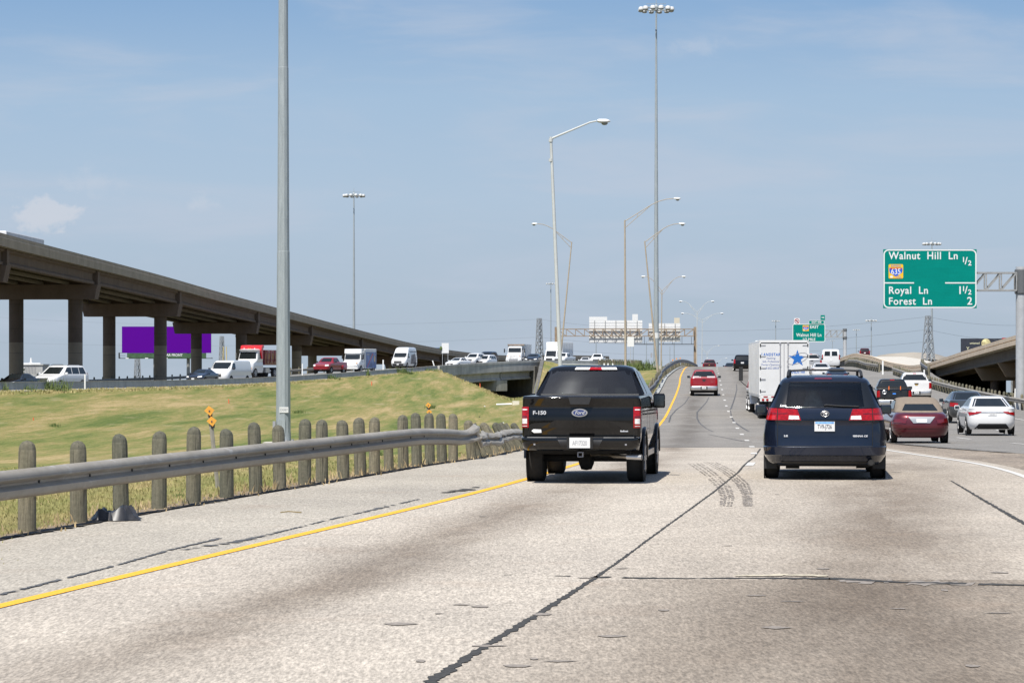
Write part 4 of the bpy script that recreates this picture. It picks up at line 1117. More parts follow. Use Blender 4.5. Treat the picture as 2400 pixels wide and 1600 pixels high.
KINDS = {
 'sedan': dict(L=4.7, lv=[(.20, .78, .16, 4.50, .25, .3), (.34, .87, .03, 4.66, .26, .4), (.50, .89, .0, 4.70, .26, .45), (.68, .90, .015, 4.66, .26, .45), (.80, .895, .03, 4.50, .26, .45), (.90, .885, .05, 4.05, .24, .4), (1.00, .87, .07, 3.42, .22, .2), (1.035, .84, .15, 3.30, .2, .2), (1.06, .80, .58, 3.2, .16, .2), (1.38, .62, 1.28, 2.50, .16, .15), (1.43, .57, 1.42, 2.32, .16, .15), (1.455, .45, 1.65, 2.1, .2, .2)],
    rw=[(-.70, 1.075), (.70, 1.075), (.54, 1.375), (-.54, 1.375)], ws=[(-.72, 1.075), (.72, 1.075), (.57, 1.385), (-.57, 1.385)],
    sw=[[(1.15, 1.08), (1.92, 1.08), (1.90, 1.37), (1.62, 1.37)], [(1.98, 1.08), (2.98, 1.08), (2.42, 1.37), (1.96, 1.37)]],
    tl=[(.52, .72), (.88, .74), (.86, .93), (.50, .89)], hl=[(.48, .62), (.84, .66), (.80, .80), (.46, .74)], gr=[(-.42, .42), (.42, .42), (.46, .66), (-.46, .66)], wh=(.95, 3.68, .32, .21), pl=.74, mir=(1.02, 2.95, 1.0)),
 'suv': dict(L=4.8, lv=[(.27, .84, .14, 4.62, .2, .3), (.42, .93, .02, 4.76, .22, .35), (.65, .95, .0, 4.80, .22, .4), (.86, .955, .015, 4.74, .2, .4), (1.0, .95, .03, 4.5, .2, .35), (1.09, .94, .04, 4.0, .18, .3), (1.15, .93, .05, 3.62, .18, .2), (1.20, .90, .07, 3.52, .16, .18), (1.66, .76, .34, 2.78, .16, .15), (1.74, .71, .42, 2.60, .18, .15), (1.79, .58, .7, 2.3, .2, .2)],
    rw=[(-.74, 1.2), (.74, 1.2), (.63, 1.62), (-.63, 1.62)], ws=[(-.80, 1.2), (.80, 1.2), (.69, 1.66), (-.69, 1.66)],
    sw=[[(.42, 1.2), (1.22, 1.2), (1.22, 1.64), (.60, 1.64)], [(1.30, 1.2), (2.18, 1.2), (2.14, 1.64), (1.30, 1.64)], [(2.26, 1.2), (3.28, 1.2), (2.70, 1.64), (2.22, 1.64)]],
    tl=[(.76, .85), (.945, .85), (.93, 1.28), (.78, 1.28)], hl=[(.58, .74), (.90, .76), (.88, .93), (.56, .90)], gr=[(-.46, .68), (.46, .68), (.50, .93), (-.50, .93)], wh=(.98, 3.78, .37, .24), pl=.92, mir=(1.06, 3.2, 1.22)),
 'pickup': dict(L=5.7, lv=[(.46, .92, .08, 5.52, .08, .3), (.62, .975, .02, 5.66, .1, .35), (.85, .985, .02, 5.70, .1, .4), (1.02, .985, .025, 5.64, .1, .4), (1.15, .98, .03, 5.30, .1, .35), (1.23, .97, .03, 4.5, .1, .3), (1.30, .96, .035, 4.25, .08, .2), (1.325, .945, .05, 4.2, .06, .2), (1.335, .93, 1.98, 4.16, .06, .2), (1.37, .90, 2.0, 4.1, .1, .2), (1.80, .715, 2.16, 3.50, .14, .15), (1.87, .66, 2.24, 3.36, .16, .15), (1.90, .52, 2.45, 3.1, .2, .2)],
    rw=[(-.80, 1.40), (.80, 1.40), (.66, 1.78), (-.66, 1.78)], ws=[(-.82, 1.38), (.82, 1.38), (.66, 1.80), (-.66, 1.80)],
    sw=[[(2.2, 1.38), (2.95, 1.38), (2.95, 1.76), (2.32, 1.76)], [(3.03, 1.38), (3.95, 1.38), (3.48, 1.76), (3.03, 1.76)]],
    tl=[(.80, .88), (.975, .88), (.965, 1.25), (.81, 1.25)], hl=[(.58, .86), (.94, .88), (.92, 1.06), (.56, 1.04)], gr=[(-.50, .78), (.50, .78), (.52, 1.08), (-.52, 1.08)], wh=(1.15, 4.75, .40, .27), pl=.66, mir=(1.13, 3.75, 1.38), bumper=True),
 'van': dict(L=5.6, lv=[(.30, .90, .10, 5.42, .12, .3), (.48, .99, .02, 5.56, .12, .4), (.80, 1.0, .0, 5.58, .12, .45), (1.00, 1.0, .0, 5.45, .12, .45), (1.18, 1.0, .0, 5.10, .12, .4), (1.30, .995, .0, 4.72, .1, .2), (1.36, .985, .0, 4.66, .1, .2), (1.92, .90, .04, 4.06, .1, .15), (2.04, .86, .08, 3.84, .12, .15), (2.10, .74, .25, 3.5, .2, .2)],
    rw=[(-.72, 1.36), (.72, 1.36), (.66, 1.86), (-.66, 1.86)], ws=[(-.86, 1.36), (.86, 1.36), (.78, 1.92), (-.78, 1.92)],
    sw=[[(3.55, 1.36), (4.42, 1.36), (4.00, 1.86), (3.55, 1.86)]],
    tl=[(.86, .95), (.985, .95), (.96, 1.5), (.86, 1.5)], hl=[(.56, .92), (.93, 1.0), (.86, 1.2), (.56, 1.08)], gr=[(-.46, .66), (.46, .66), (.50, .92), (-.50, .92)], wh=(1.0, 4.55, .36, .23), pl=.85, mir=(1.16, 4.35, 1.36)),
 'hivan': dict(L=5.9, lv=[(.30, .90, .10, 5.70, .12, .3), (.48, .99, .02, 5.84, .12, .4), (.80, 1.0, .0, 5.88, .12, .45), (1.00, 1.0, .0, 5.75, .12, .45), (1.18, 1.0, .0, 5.40, .12, .4), (1.32, .995, .0, 5.00, .1, .2), (1.40, .985, .0, 4.94, .1, .2), (1.98, .92, .03, 4.42, .1, .15), (2.50, .86, .05, 3.95, .1, .15), (2.64, .80, .10, 3.7, .12, .2), (2.72, .64, .3, 3.3, .2, .2)],
    rw=[(-.72, 1.40), (.72, 1.40), (.66, 1.95), (-.66, 1.95)], ws=[(-.86, 1.40), (.86, 1.40), (.80, 1.98), (-.80, 1.98)],
    sw=[[(3.85, 1.40), (4.70, 1.40), (4.30, 1.92), (3.85, 1.92)]],
    tl=[(.86, .95), (.985, .95), (.96, 1.5), (.86, 1.5)], hl=[(.56, .92), (.93, 1.0), (.86, 1.2), (.56, 1.08)], gr=[(-.50, .66), (.50, .66), (.52, .96), (-.52, .96)], wh=(1.0, 4.85, .36, .23), pl=.85, mir=(1.16, 4.65, 1.40)),
}
KINDS['convertible'] = dict(KINDS['sedan'], lv=[(.20, .72, .20, 4.50, .35, .3), (.30, .83, .07, 4.66, .42, .4), (.44, .885, .015, 4.70, .45, .45), (.58, .90, .0, 4.70, .45, .45), (.70, .895, .015, 4.62, .44, .45), (.80, .875, .035, 4.45, .42, .45), (.88, .84, .065, 4.05, .38, .4), (.94, .80, .12, 3.7, .34, .3), (.985, .76, .30, 3.42, .30, .2), (1.02, .74, .55, 3.3, .2, .2)], rw=None, ws=None, sw=[], tl=[(.50, .66), (.86, .68), (.82, .80), (.46, .78)], soft=True)
KINDS['sedan']['lv'] = [(a, b, c, d, min(.42, e + .14) if a < 1.0 else e, f) for a, b, c, d, e, f in KINDS['sedan']['lv']]
def vehicle(name, label, cat, kind, pmat, ref, heading, sc=1.0, end='rear', group=None, grille='black', bumper='chrome', wsc=1.0, plate_txt=None, rails=False, badge=None, body_name='body', tl='red_lens', sink=0.0, hide=()):
    """ref = world point on the ground under the middle of the rear (or front) end; heading = dx/dy of the nose (or travel vector)"""
    K = KINDS[kind]
    if isinstance(heading, tuple): hx, hy = heading
    else: hx, hy = heading, 1.0
    n = math.hypot(hx, hy); hx, hy = hx / n, hy / n
    rz = math.atan2(-hx, hy)
    L = K['L'] * sc
    x, y, z = ref
    if end == 'front': x, y = x - hx * L, y - hy * L
    root = tag(empty(name, (x, y, z - sink), rz), label, cat, group)
    lv = [(a, b * wsc, c, d, e, f) for a, b, c, d, e, f in K['lv']]
    S = Shell(lv, sc)
    q4 = lambda q, k=1: [(u * sc * k, zz * sc) for u, zz in q]
    S.build(body_name, pmat, root)
    w_ = wsc
    if K['rw']:
        S.panel('rear_window', 'rear', q4(K['rw'], w_), MT['glass'], root)
        S.panel('windscreen', 'front', q4(K['ws'], w_), MT['glass'], root)
    for sw in K['sw']:
        S.panel('side_window', 'right', q4(sw), MT['glass'], root, nu=3)
        S.panel('side_window', 'left', q4(sw), MT['glass'], root, nu=3)
    neg = lambda q: [(-q[1][0], q[1][1]), (-q[0][0], q[0][1]), (-q[3][0], q[3][1]), (-q[2][0], q[2][1])]
    for qq in (q4(K['tl'], w_), neg(q4(K['tl'], w_))): S.panel('tail_light', 'rear', qq, MT[tl], root, off=.014, nu=4)
    for qq in (q4(K['hl'], w_), neg(q4(K['hl'], w_))): S.panel('headlight', 'front', qq, MT['clear_lens'], root, off=.014, nu=4)
    S.panel('grille', 'front', q4(K['gr'], w_), MT[grille], root, off=.012)
    yr, yf, r, wd = (k * sc for k in K['wh'])
    hw = max(l[1] for l in S.L)
    for yy in (yr, yf):
        for sd in (-1, 1):
            wheel(root, sd * (hw - wd / 2 + .006), yy, r, wd, sd)
            arch(root, sd * (hw - .001), yy, r, sd)
    MB().box((0, L / 2, .33 * sc + .02), (hw * 1.5, L * .9, .22 * sc)).build('underbody', MT['under'], root)
    mx, my, mz = (k * sc for k in K['mir'])
    for sd in (-1, 1): mirror(root, sd * mx * wsc, my, mz, .2 * sc, .17 * sc, .12 * sc, pmat if kind in ('sedan', 'suv') else MT['black'], sd)
    if K.get('bumper'):
        b = Shell([(.42 * sc, .90 * sc, -.14 * sc, .1, .12, .02), (.50 * sc, .96 * sc, -.17 * sc, .1, .14, .02), (.66 * sc, .97 * sc, -.17 * sc, .1, .14, .02), (.72 * sc, .95 * sc, -.14 * sc, .1, .12, .02)], bulge=.05)
        bo = b.build('rear_bumper', pmat if bumper == 'body' else MT[bumper], root, ns=3)
        MB().box((0, -.175 * sc, .60 * sc), (.5 * sc, .03, .2 * sc)).build('bumper_step', MT['black'], bo)
        plate(root, 0, -.198 * sc, .60 * sc, .31 * sc, .155 * sc, plate_txt)
        S.panel('tailgate_handle', 'rear', q4([(-.13, 1.14), (.13, 1.14), (.13, 1.22), (-.13, 1.22)]), MT['black'], root, off=.012, nu=2, nv=2)
        S.panel('stop_light', 'rear', q4([(-.12, 1.82), (.12, 1.82), (.12, 1.86), (-.12, 1.86)]), MT['red_lens'], root, off=.02, nu=2, nv=2)
        f = Shell([(.46 * sc, .93 * sc, 5.4 * sc, 5.70 * sc, .02, .25), (.58 * sc, .97 * sc, 5.4 * sc, 5.76 * sc, .02, .3), (.74 * sc, .97 * sc, 5.4 * sc, 5.74 * sc, .02, .3)], fb=.08)
        f.build('front_bumper', pmat if bumper == 'body' else MT['chrome'], root, ns=3)
    else:
        plate(root, 0, S.endpt(S.at(K['pl'] * sc), 0, False) - .012, K['pl'] * sc, .31, .15, plate_txt)
    plate(root, 0, S.endpt(S.at(.5 * sc), 0, True) + .03, .50 * sc, .31, .15, None, dy=1)
    if rails:
        zt = S.L[-1][0]; wt = S.L[-3][1]
        for sd in (-1, 1):
            MB().tube([(sd * wt * .86, .75 * sc, zt - .03), (sd * wt * .86, .95 * sc, zt + .05), (sd * wt * .86, 2.2 * sc, zt + .05), (sd * wt * .84, 2.45 * sc, zt - .04)], .025, 6).build('roof_rail', MT['black'], root, smooth=60)
    if badge:
        S.panel('badge', 'rear', q4([(-.09, badge[1] - .035), (.09, badge[1] - .035), (.09, badge[1] + .035), (-.09, badge[1] + .035)]), badge[0], root, off=.012, nu=2, nv=2)
    return root, S
def road_pt(px, Y, dz=0.0): return ((px - CX) * Y / F, Y, zr(Y) + dz)

P_black = paint('black_paint', (.0035, .0035, .004), dirt=.03, spec=0.0)
P_red = paint('red_paint', (.235, .004, .012), rough=.4)
P_maroon = paint('maroon_paint', (.050, .003, .007), metallic=.2, spec=.1)
P_navy = paint('navy_paint', (.012, .020, .042), metallic=.25)
P_silver = paint('silver_paint', (.42, .42, .42), metallic=.5)
P_grey = paint('grey_paint', (.060, .066, .072), metallic=.5)
P_dk = paint('charcoal_paint', (.007, .008, .010), spec=.1)
P_wine = paint('wine_red_paint', (.095, .006, .013), metallic=.35)
M_gold = simple('gold_badge', (.75, .48, .12), .3, metal=.6)
M_blue = simple('blue_badge', (.06, .25, .75), .35)
# ---------------------------------------------------------------- black pickup in the left lane
def tinted(name, tint, refl=1.0):
    m = bpy.data.materials.new(name); m.use_nodes = True; nt = m.node_tree; N, L = nt.nodes, nt.links
    N.clear(); o = N.new('ShaderNodeOutputMaterial'); t = N.new('ShaderNodeBsdfTransparent'); t.inputs[0].default_value = tint + (1,)
    g = N.new('ShaderNodeBsdfGlossy'); g.inputs['Roughness'].default_value = .03; g.inputs[0].default_value = (.9, .95, 1, 1)
    f = N.new('ShaderNodeFresnel'); f.inputs[0].default_value = 1.5
    mx = N.new('ShaderNodeMixShader'); L.new(f.outputs[0], mx.inputs[0]); L.new(t.outputs[0], mx.inputs[1]); L.new(g.outputs[0], mx.inputs[2]); L.new(mx.outputs[0], o.inputs[0])
    return m
G_truck = tinted('privacy_glass', (.26, .29, .27))
G_van = tinted('van_glass', (.46, .50, .49))
X0, Y0h, hd = 1.047, 41.75, .112
tk = tag(empty('pickup_truck', (X0, Y0h, 0), math.atan2(-hd, 1)), 'large black pickup truck driving in the left lane next to the yellow line', 'pickup truck', None)
TL = [(.52, .875, .10, 5.05, .05, .3), (.70, .905, .085, 5.12, .06, .35), (.80, .91, .075, 5.14, .05, .35), (1.00, .912, .055, 5.12, .05, .35), (1.10, .912, .07, 4.95, .05, .3), (1.175, .91, .085, 4.3, .05, .3), (1.20, .908, .085, 4.0, .05, .25),
      (1.308, .90, .022, 3.78, .05, .2), (1.322, .896, .023, 3.76, .05, .2), (1.334, .892, .029, 3.75, .05, .2), (1.342, .888, .040, 3.74, .05, .2), (1.346, .884, .058, 3.74, .05, .2), (1.348, .88, .09, 3.74, .05, .2), (1.350, .875, 1.70, 3.72, .05, .2), (1.375, .862, 1.715, 3.70, .08, .2), (1.725, .70, 1.93, 3.05, .10, .15), (1.785, .655, 2.0, 2.92, .14, .15), (1.825, .52, 2.2, 2.7, .2, .2)]
ST = Shell(TL, bulge=.035)
ST.build('body', P_black, tk, nu=13, ns=14, open_rear=(1.376, 1.724, 1), open_side=(1.376, 1.724), open_front=(1.376, 1.724))
for u in (-.808, .808): ST.panel('panel_gap', 'rear', [(u - .004, .74), (u + .004, .74), (u + .004, 1.335), (u - .004, 1.335)], MT['under'], tk, off=.001, nu=1, nv=10, skirt=.01)
ST.panel('panel_gap', 'rear', [(-.80, 1.168), (.80, 1.168), (.80, 1.176), (-.80, 1.176)], MT['under'], tk, off=.0015, nu=12, nv=1, skirt=.01)
ST.panel('tailgate_pressing', 'rear', [(-.62, .86), (.62, .86), (.40, .98), (-.40, .98)], P_black, tk, off=.016, nu=8, nv=2, skirt=.03, smooth=30)
ST.panel('rear_window', 'rear', [(-.765, 1.372), (.765, 1.372), (.635, 1.728), (-.635, 1.728)], G_truck, tk, off=.004, nu=10, nv=4, skirt=.012)
rwf = ST.panel('window_frame', 'rear', [(-.18, 1.385), (-.165, 1.385), (-.165, 1.655), (-.18, 1.655)], MT['under'], tk, off=-.006, nu=1, nv=4, skirt=.004)
ST.panel('window_frame', 'rear', [(.165, 1.385), (.18, 1.385), (.18, 1.655), (.165, 1.655)], MT['under'], tk, off=-.006, nu=1, nv=4, skirt=.004)
ST.panel('window_frame', 'rear', [(-.18, 1.65), (.18, 1.65), (.18, 1.662), (-.18, 1.662)], MT['under'], tk, off=-.006, nu=2, nv=1, skirt=.004)
ST.panel('windscreen', 'front', [(-.80, 1.37), (.80, 1.37), (.66, 1.73), (-.66, 1.73)], G_van, tk, off=.004, nu=8, nv=4, skirt=.012)
for sd in ('left', 'right'):
    ST.panel('side_window', sd, [(1.80, 1.372), (2.35, 1.372), (2.35, 1.728), (1.98, 1.728)], G_truck, tk, off=.004, nu=2, skirt=.012)
    ST.panel('side_window', sd, [(2.44, 1.372), (3.55, 1.372), (3.06, 1.728), (2.44, 1.728)], G_truck, tk, off=.004, nu=3, skirt=.012)
    ST.panel('door_pillar', sd, [(2.35, 1.37), (2.44, 1.37), (2.44, 1.73), (2.35, 1.73)], MT['black'], tk, off=.006, nu=1)
    ST.panel('window_trim', sd, [(1.78, 1.352), (3.58, 1.352), (3.58, 1.368), (1.78, 1.368)], MT['chrome'], tk, off=.008, nu=6, nv=1)
    for ya in (1.78, 2.42, 3.55): ST.panel('panel_gap', sd, [(ya, .60), (ya + .01, .60), (ya + .01, 1.34), (ya, 1.34)], MT['under'], tk, off=.001, nu=1, nv=8, skirt=.01)
    for ya in (2.5, 3.3)[:2]: ST.panel('door_handle', sd, [(ya, 1.13), (ya + .17, 1.13), (ya + .17, 1.16), (ya, 1.16)], MT['chrome'] if False else P_black, tk, off=.03, nu=1, nv=1)
# cabin
MB().box((0, 2.55, 1.16), (1.56, 1.7, .42)).build('cabin_floor', MT['seat'], tk)
for x in (-.42, .42):
    mbs = MB(); mbs.box((x, 2.72, 1.30), (.46, .14, .40)); o = mbs.build('front_seat', MT['seat'], tk)
    Shell([(1.53, .11, 2.66, 2.76, .03, .03), (1.57, .13, 2.65, 2.77, .04, .04), (1.67, .13, 2.66, 2.77, .04, .04), (1.71, .10, 2.68, 2.76, .03, .03)]).build('headrest', MT['seat'], tk, nu=4, na=3, ns=2).location.x = x
for x in (-.5, 0, .5): MB().box((x, 2.0, 1.40), (.22, .08, .12)).build('rear_headrest', MT['seat'], tk)
MB().box((0, 3.45, 1.33), (1.5, .3, .14)).build('dashboard', MT['black'], tk)
MB().box((0.02, 3.05, 1.62), (.2, .03, .07)).build('rear_view_mirror', MT['black'], tk)
# lamps
neg = lambda q: [(-q[1][0], q[1][1]), (-q[0][0], q[0][1]), (-q[3][0], q[3][1]), (-q[2][0], q[2][1])]
for k in (1, -1):
    q = [(.805, .865), (.915, .865), (.915, 1.185), (.805, 1.185)]; q = q if k > 0 else neg(q)
    t = ST.panel('tail_light', 'rear', q, MT['red_lens'], tk, off=.022, nu=6, nv=6)
    for a, b, mt in ((.925, 1.005, 'clear_lens'), (1.135, 1.15, 'clear_lens'), (.885, .895, 'clear_lens'), (1.02, 1.045, 'dark_red_lens')):
        q = [(.828, a), (.905, a), (.905, b), (.828, b)]; q = q if k > 0 else neg(q)
        ST.panel('reversing_lamp' if b - a > .05 else 'lamp_strip', 'rear', q, MT[mt], t, off=.026, nu=3, nv=1, skirt=.01)
so = ST.panel('stop_light', 'rear', [(-.26, 1.755), (.42, 1.755), (.40, 1.792), (-.24, 1.792)], MT['clear_lens'], tk, off=.03, nu=6, nv=2)
ST.panel('red_lens', 'rear', [(-.03, 1.753), (.18, 1.753), (.16, 1.794), (-.01, 1.794)], MT['red_lens'], so, off=.034, nu=3, nv=2)
# tailgate furniture
def yr_(z, u=0): return ST.endpt(ST.at(z), u, False)
hd_ = MB().prism([(-.19, 1.335), (-.155, 1.225), (.13, 1.225), (.165, 1.335)], .03, Matrix.Translation((0, .005, 0))).build('handle_recess', MT['black'], tk)
MB().box((-.012, .035, 1.285), (.19, .03, .05)).build('tailgate_handle', MT['under'], hd_)
def oval(w, h, n=28): return [(w * math.cos(2 * math.pi * k / n), h * math.sin(2 * math.pi * k / n)) for k in range(n)]
em = MB().prism([(a, b) for a, b in oval(.122, .062)], .03, Matrix.Translation((-.017, .030, 1.095))).build('emblem', MT['chrome'], tk)
MB().prism([(a, b) for a, b in oval(.098, .045)], .02, Matrix.Translation((-.017, .026, 1.095))).build('emblem_field', simple('emblem_blue', (.012, .03, .14), .25, coat=1, var=.2), em)
text('Ford', .075, MT['silver_letter'], em, (-.017, .0225, 1.095), shear=.25, bold=.001)
text('F-150', .078, MT['silver_letter'], tk, (-.635, .040, 1.092), sx=1.15, bold=.003)
text('EcoBoost', .030, MT['silver_letter'], tk, (.665, .052, .815), bold=.0025)
MB().prism([(-.09, .0), (-.06, .028), (.06, .022), (.065, -.026), (-.05, -.03)], .004, Matrix.Translation((-.67, .062, .815))).build('white_patch', simple('patch_white', (.85, .82, .78), .35, var=.12, scale=30), tk)  # small flat white patch low on the tailgate
# bumper
B = Shell([(.515, .84, .02, .25, .1, .02), (.545, .88, -.06, .25, .12, .02), (.60, .90, -.10, .25, .14, .02), (.69, .915, -.11, .25, .14, .02), (.715, .915, -.10, .25, .14, .02), (.728, .90, -.06, .25, .12, .02)], bulge=.05)
bo = B.build('rear_bumper', P_black, tk, nu=11, ns=3)
B.panel('bumper_step', 'rear', [(-.26, .52), (.26, .52), (.36, .722), (-.36, .722)], MT['black'], bo, off=.008, nu=6, nv=4)
B.panel('step_pad', 'rear', [(-.90, .712), (-.36, .712), (-.36, .727), (-.88, .727)], simple('step_pad_grey', (.10, .10, .10), .7, var=.3), bo, off=.01, nu=6, nv=1)
B.panel('step_pad', 'rear', [(.36, .712), (.90, .712), (.88, .727), (.36, .727)], bpy.data.materials['step_pad_grey'], bo, off=.01, nu=6, nv=1)
for u in (-.70, .70): B.panel('parking_sensor', 'rear', [(u - .014, .60), (u + .014, .60), (u + .014, .625), (u - .014, .625)], MT['letter_grey'], bo, off=.006, nu=2, nv=2)
plate(tk, .0, -.135, .640, .315, .158, 'AF17320', tmat='letter_grey')
MB().box((0, -.12, .640), (.40, .02, .19)).build('plate_recess', MT['under'], tk)
hb = MB(); 
for (c, d) in (((0, .02, .492), (.08, .16, .012)), ((0, .02, .424), (.08, .16, .012)), ((-.036, .02, .458), (.012, .16, .08)), ((.036, .02, .458), (.012, .16, .08))): hb.box(c, d)
hb.build('tow_hitch', MT['letter_grey'], tk)
MB().box((0, .25, .505), (1.5, .1, .06)).build('hitch_beam', MT['under'], tk)
MB().tube([(.10, .9, .43), (.42, .55, .44), (.50, .22, .425), (.90, .10, .415)], .034, 12).build('exhaust_pipe', simple('exhaust_steel', (.30, .27, .23), .4, metal=.9, var=.3), tk, smooth=60)
MB().tube([(.70, .165, .42), (.935, .088, .414)], .042, 14).build('exhaust_tip', MT['chrome'], tk, smooth=60)
# axle and under parts
ax = MB().tube([(-.80, 1.10, .37), (.80, 1.10, .37)], .055, 10); ax.lathe([(.05, -.12), (.15, -.08), (.165, 0), (.15, .08), (.05, .12)], 14, c=(0, 1.08, .34), axis='x')
ax.build('rear_axle', MT['under'], tk, smooth=50)
MB().box((0, 2.6, .52), (1.45, 4.4, .14)).build('underbody', MT['under'], tk)
MB().box((-.30, 3.4, .36), (.5, .6, .18)).build('spare_tray', MT['under'], tk)
for sd in (-1, 1):
    for yy in (1.12, 4.42):
        wheel(tk, sd * .785, yy, .375, .275, sd)
        arch(tk, sd * .909, yy, .375, sd)
    MB().box((sd * .80, 3.95, .55), (.2, .03, .2)).build('mud_flap', MT['black'], tk)
    mirror(tk, sd * 1.02, 3.15, 1.245, .195, .235, .12, P_black, sd)
    st = MB().bar((sd * .86, 1.85, .42), (sd * .86, 3.75, .42), .09).build('side_step', MT['chrome'], tk)
    for yy in (1.12, 4.42):   # flared arch lips
        mb = MB(); n = 14
        mb.tube([(sd * .915, yy + math.cos(math.pi * k / n) * .46, .375 + math.sin(math.pi * k / n) * .46) for k in range(n + 1)], .03, 6)
        mb.build('arch_lip', P_black, tk, smooth=60)
for k in (1, -1):
    ST.panel('headlight', 'front', [(k * .86, .92), (k * .56, .92), (k * .56, 1.05), (k * .86, 1.05)], MT['clear_lens'], tk, off=.02)
ST.panel('grille', 'front', [(-.5, .75), (.5, .75), (.5, 1.06), (-.5, 1.06)], MT['black'], tk, off=.02)

# ---------------------------------------------------------------- dark blue minivan in the second lane
X1, Y1, hd1 = 4.94, 43.1, .105
mv = tag(empty('minivan', (X1, Y1, 0), math.atan2(-hd1, 1)), 'dark blue minivan with roof bars in the second lane beside the large black pickup', 'minivan')
P_van = paint('deep_blue_paint', (.008, .013, .028), metallic=.3, rough=.3, dirt=.05, spec=.1)
VL = [(.25, .84, .14, 4.75, .22, .3), (.30, .90, .06, 4.85, .26, .35), (.39, .955, .015, 4.92, .30, .4), (.405, .965, -.012, 4.93, .30, .4), (.53, .975, -.015, 4.95, .30, .45), (.545, .972, .035, 4.95, .30, .45), (.62, .972, .05, 4.92, .28, .45), (.72, .970, .06, 4.85, .25, .45), (.86, .95, .065, 4.70, .22, .4), (.935, .938, .07, 4.5, .22, .4), (.95, .934, .062, 4.45, .22, .4), (1.06, .905, .075, 4.05, .20, .3), (1.145, .878, .09, 3.75, .18, .2), (1.16, .872, .10, 3.7, .18, .2), (1.52, .725, .28, 2.95, .17, .15), (1.565, .70, .27, 2.85, .17, .15), (1.60, .672, .30, 2.78, .16, .15), (1.645, .60, .42, 2.6, .18, .15), (1.665, .46, .7, 2.3, .2, .2)]
SV = Shell(VL, bulge=.09, fb=.12)
SV.build('body', P_van, mv, nu=13, ns=14, smooth=32, open_rear=(1.162, 1.515, 0), open_side=(1.162, 1.515), open_front=(1.162, 1.515))
SV.panel('rear_window', 'rear', [(-.80, 1.150), (.80, 1.150), (.665, 1.545), (-.665, 1.545)], G_van, mv, off=.006, nu=14, nv=5, skirt=.012)
for q in ([(-.80, 1.150), (-.62, 1.150), (-.565, 1.545), (-.665, 1.545)], [(.62, 1.150), (.80, 1.150), (.665, 1.545), (.565, 1.545)], [(-.60, 1.495), (.60, 1.495), (.585, 1.545), (-.585, 1.545)], [(-.63, 1.150), (.63, 1.150), (.625, 1.172), (-.625, 1.172)]):
    SV.panel('window_frit', 'rear', q, simple('window_frit', (.010, .012, .015), .08) if 'window_frit' not in bpy.data.materials else bpy.data.materials['window_frit'], mv, off=.008, nu=6, nv=4, skirt=.004)
SV.panel('windscreen', 'front', [(-.80, 1.16), (.80, 1.16), (.68, 1.53), (-.68, 1.53)], G_van, mv, off=.005, nu=8, nv=4, skirt=.012)
for sd in ('left', 'right'):
    for a, b, c, d in ((.32, 1.25, 1.25, .42), (1.33, 2.30, 2.28, 1.33), (2.38, 3.52, 2.98, 2.36)):
        SV.panel('side_window', sd, [(a, 1.155), (b, 1.155), (c, 1.52), (d, 1.52)], G_truck, mv, off=.004, nu=3, skirt=.012)
    for ya in (1.25, 2.30): SV.panel('door_pillar', sd, [(ya, 1.15), (ya + .08, 1.15), (ya + .08, 1.53), (ya, 1.53)], MT['black'], mv, off=.006, nu=1)
    SV.panel('door_track', sd, [(.35, .96), (1.5, .96), (1.5, .975), (.35, .975)], MT['under'], mv, off=.002, nu=3, nv=1, skirt=.01)
    for ya in (1.28, 2.34, 3.5): SV.panel('panel_gap', sd, [(ya, .42), (ya + .01, .42), (ya + .01, 1.14), (ya, 1.14)], MT['under'], mv, off=.001, nu=1, nv=8, skirt=.01)
# tailgate outline
for q in ([(-.752, .56), (-.744, .56), (-.744, .94), (-.752, .94)], [(.744, .56), (.752, .56), (.752, .94), (.744, .94)]): SV.panel('panel_gap', 'rear', q, MT['under'], mv, off=.0012, nu=1, nv=8, skirt=.01)
SV.panel('panel_gap', 'rear', [(-.75, .538), (.75, .538), (.75, .547), (-.75, .547)], MT['under'], mv, off=.0015, nu=14, nv=1, skirt=.01)
for k in (1, -1):
    t = None
    q = [(.375, .955), (.935, .955), (.880, 1.145), (.435, 1.130)]; q = q if k > 0 else neg(q)
    t = SV.panel('tail_light', 'rear', q, MT['red_lens'], mv, off=.016, nu=14, nv=5)
    q = [(.40, .968), (.575, .968), (.565, 1.03), (.412, 1.025)]; q = q if k > 0 else neg(q)
    SV.panel('reversing_lamp', 'rear', q, MT['clear_lens'], t, off=.020, nu=4, nv=2, skirt=.01)
    q = [(.748, .957), (.762, .957), (.748, 1.14), (.735, 1.14)]; q = q if k > 0 else neg(q)
    SV.panel('lamp_seam', 'rear', q, MT['under'], t, off=.019, nu=1, nv=4, skirt=.01)
    q = [(.60, 1.055), (.86, 1.055), (.85, 1.066), (.595, 1.066)]; q = q if k > 0 else neg(q)
    SV.panel('lamp_seam', 'rear', q, MT['dark_red_lens'], t, off=.020, nu=6, nv=1, skirt=.01)
    q = [(.78, .965), (.925, .965), (.91, 1.03), (.775, 1.03)]; q = q if k > 0 else neg(q)
    SV.panel('brake_lamp', 'rear', q, simple('bright_red_lens', (.46, .008, .010), .15, coat=1, var=.2, scale=30) if 'bright_red_lens' not in bpy.data.materials else bpy.data.materials['bright_red_lens'], t, off=.021, nu=4, nv=2, skirt=.01)
so = SV.panel('stop_light', 'rear', [(-.165, 1.603), (.115, 1.603), (.105, 1.628), (-.155, 1.628)], MT['dark_red_lens'], mv, off=.012, nu=4, nv=1)
ye = SV.endpt(SV.at(1.055), 0, False) - .012
mb = MB()
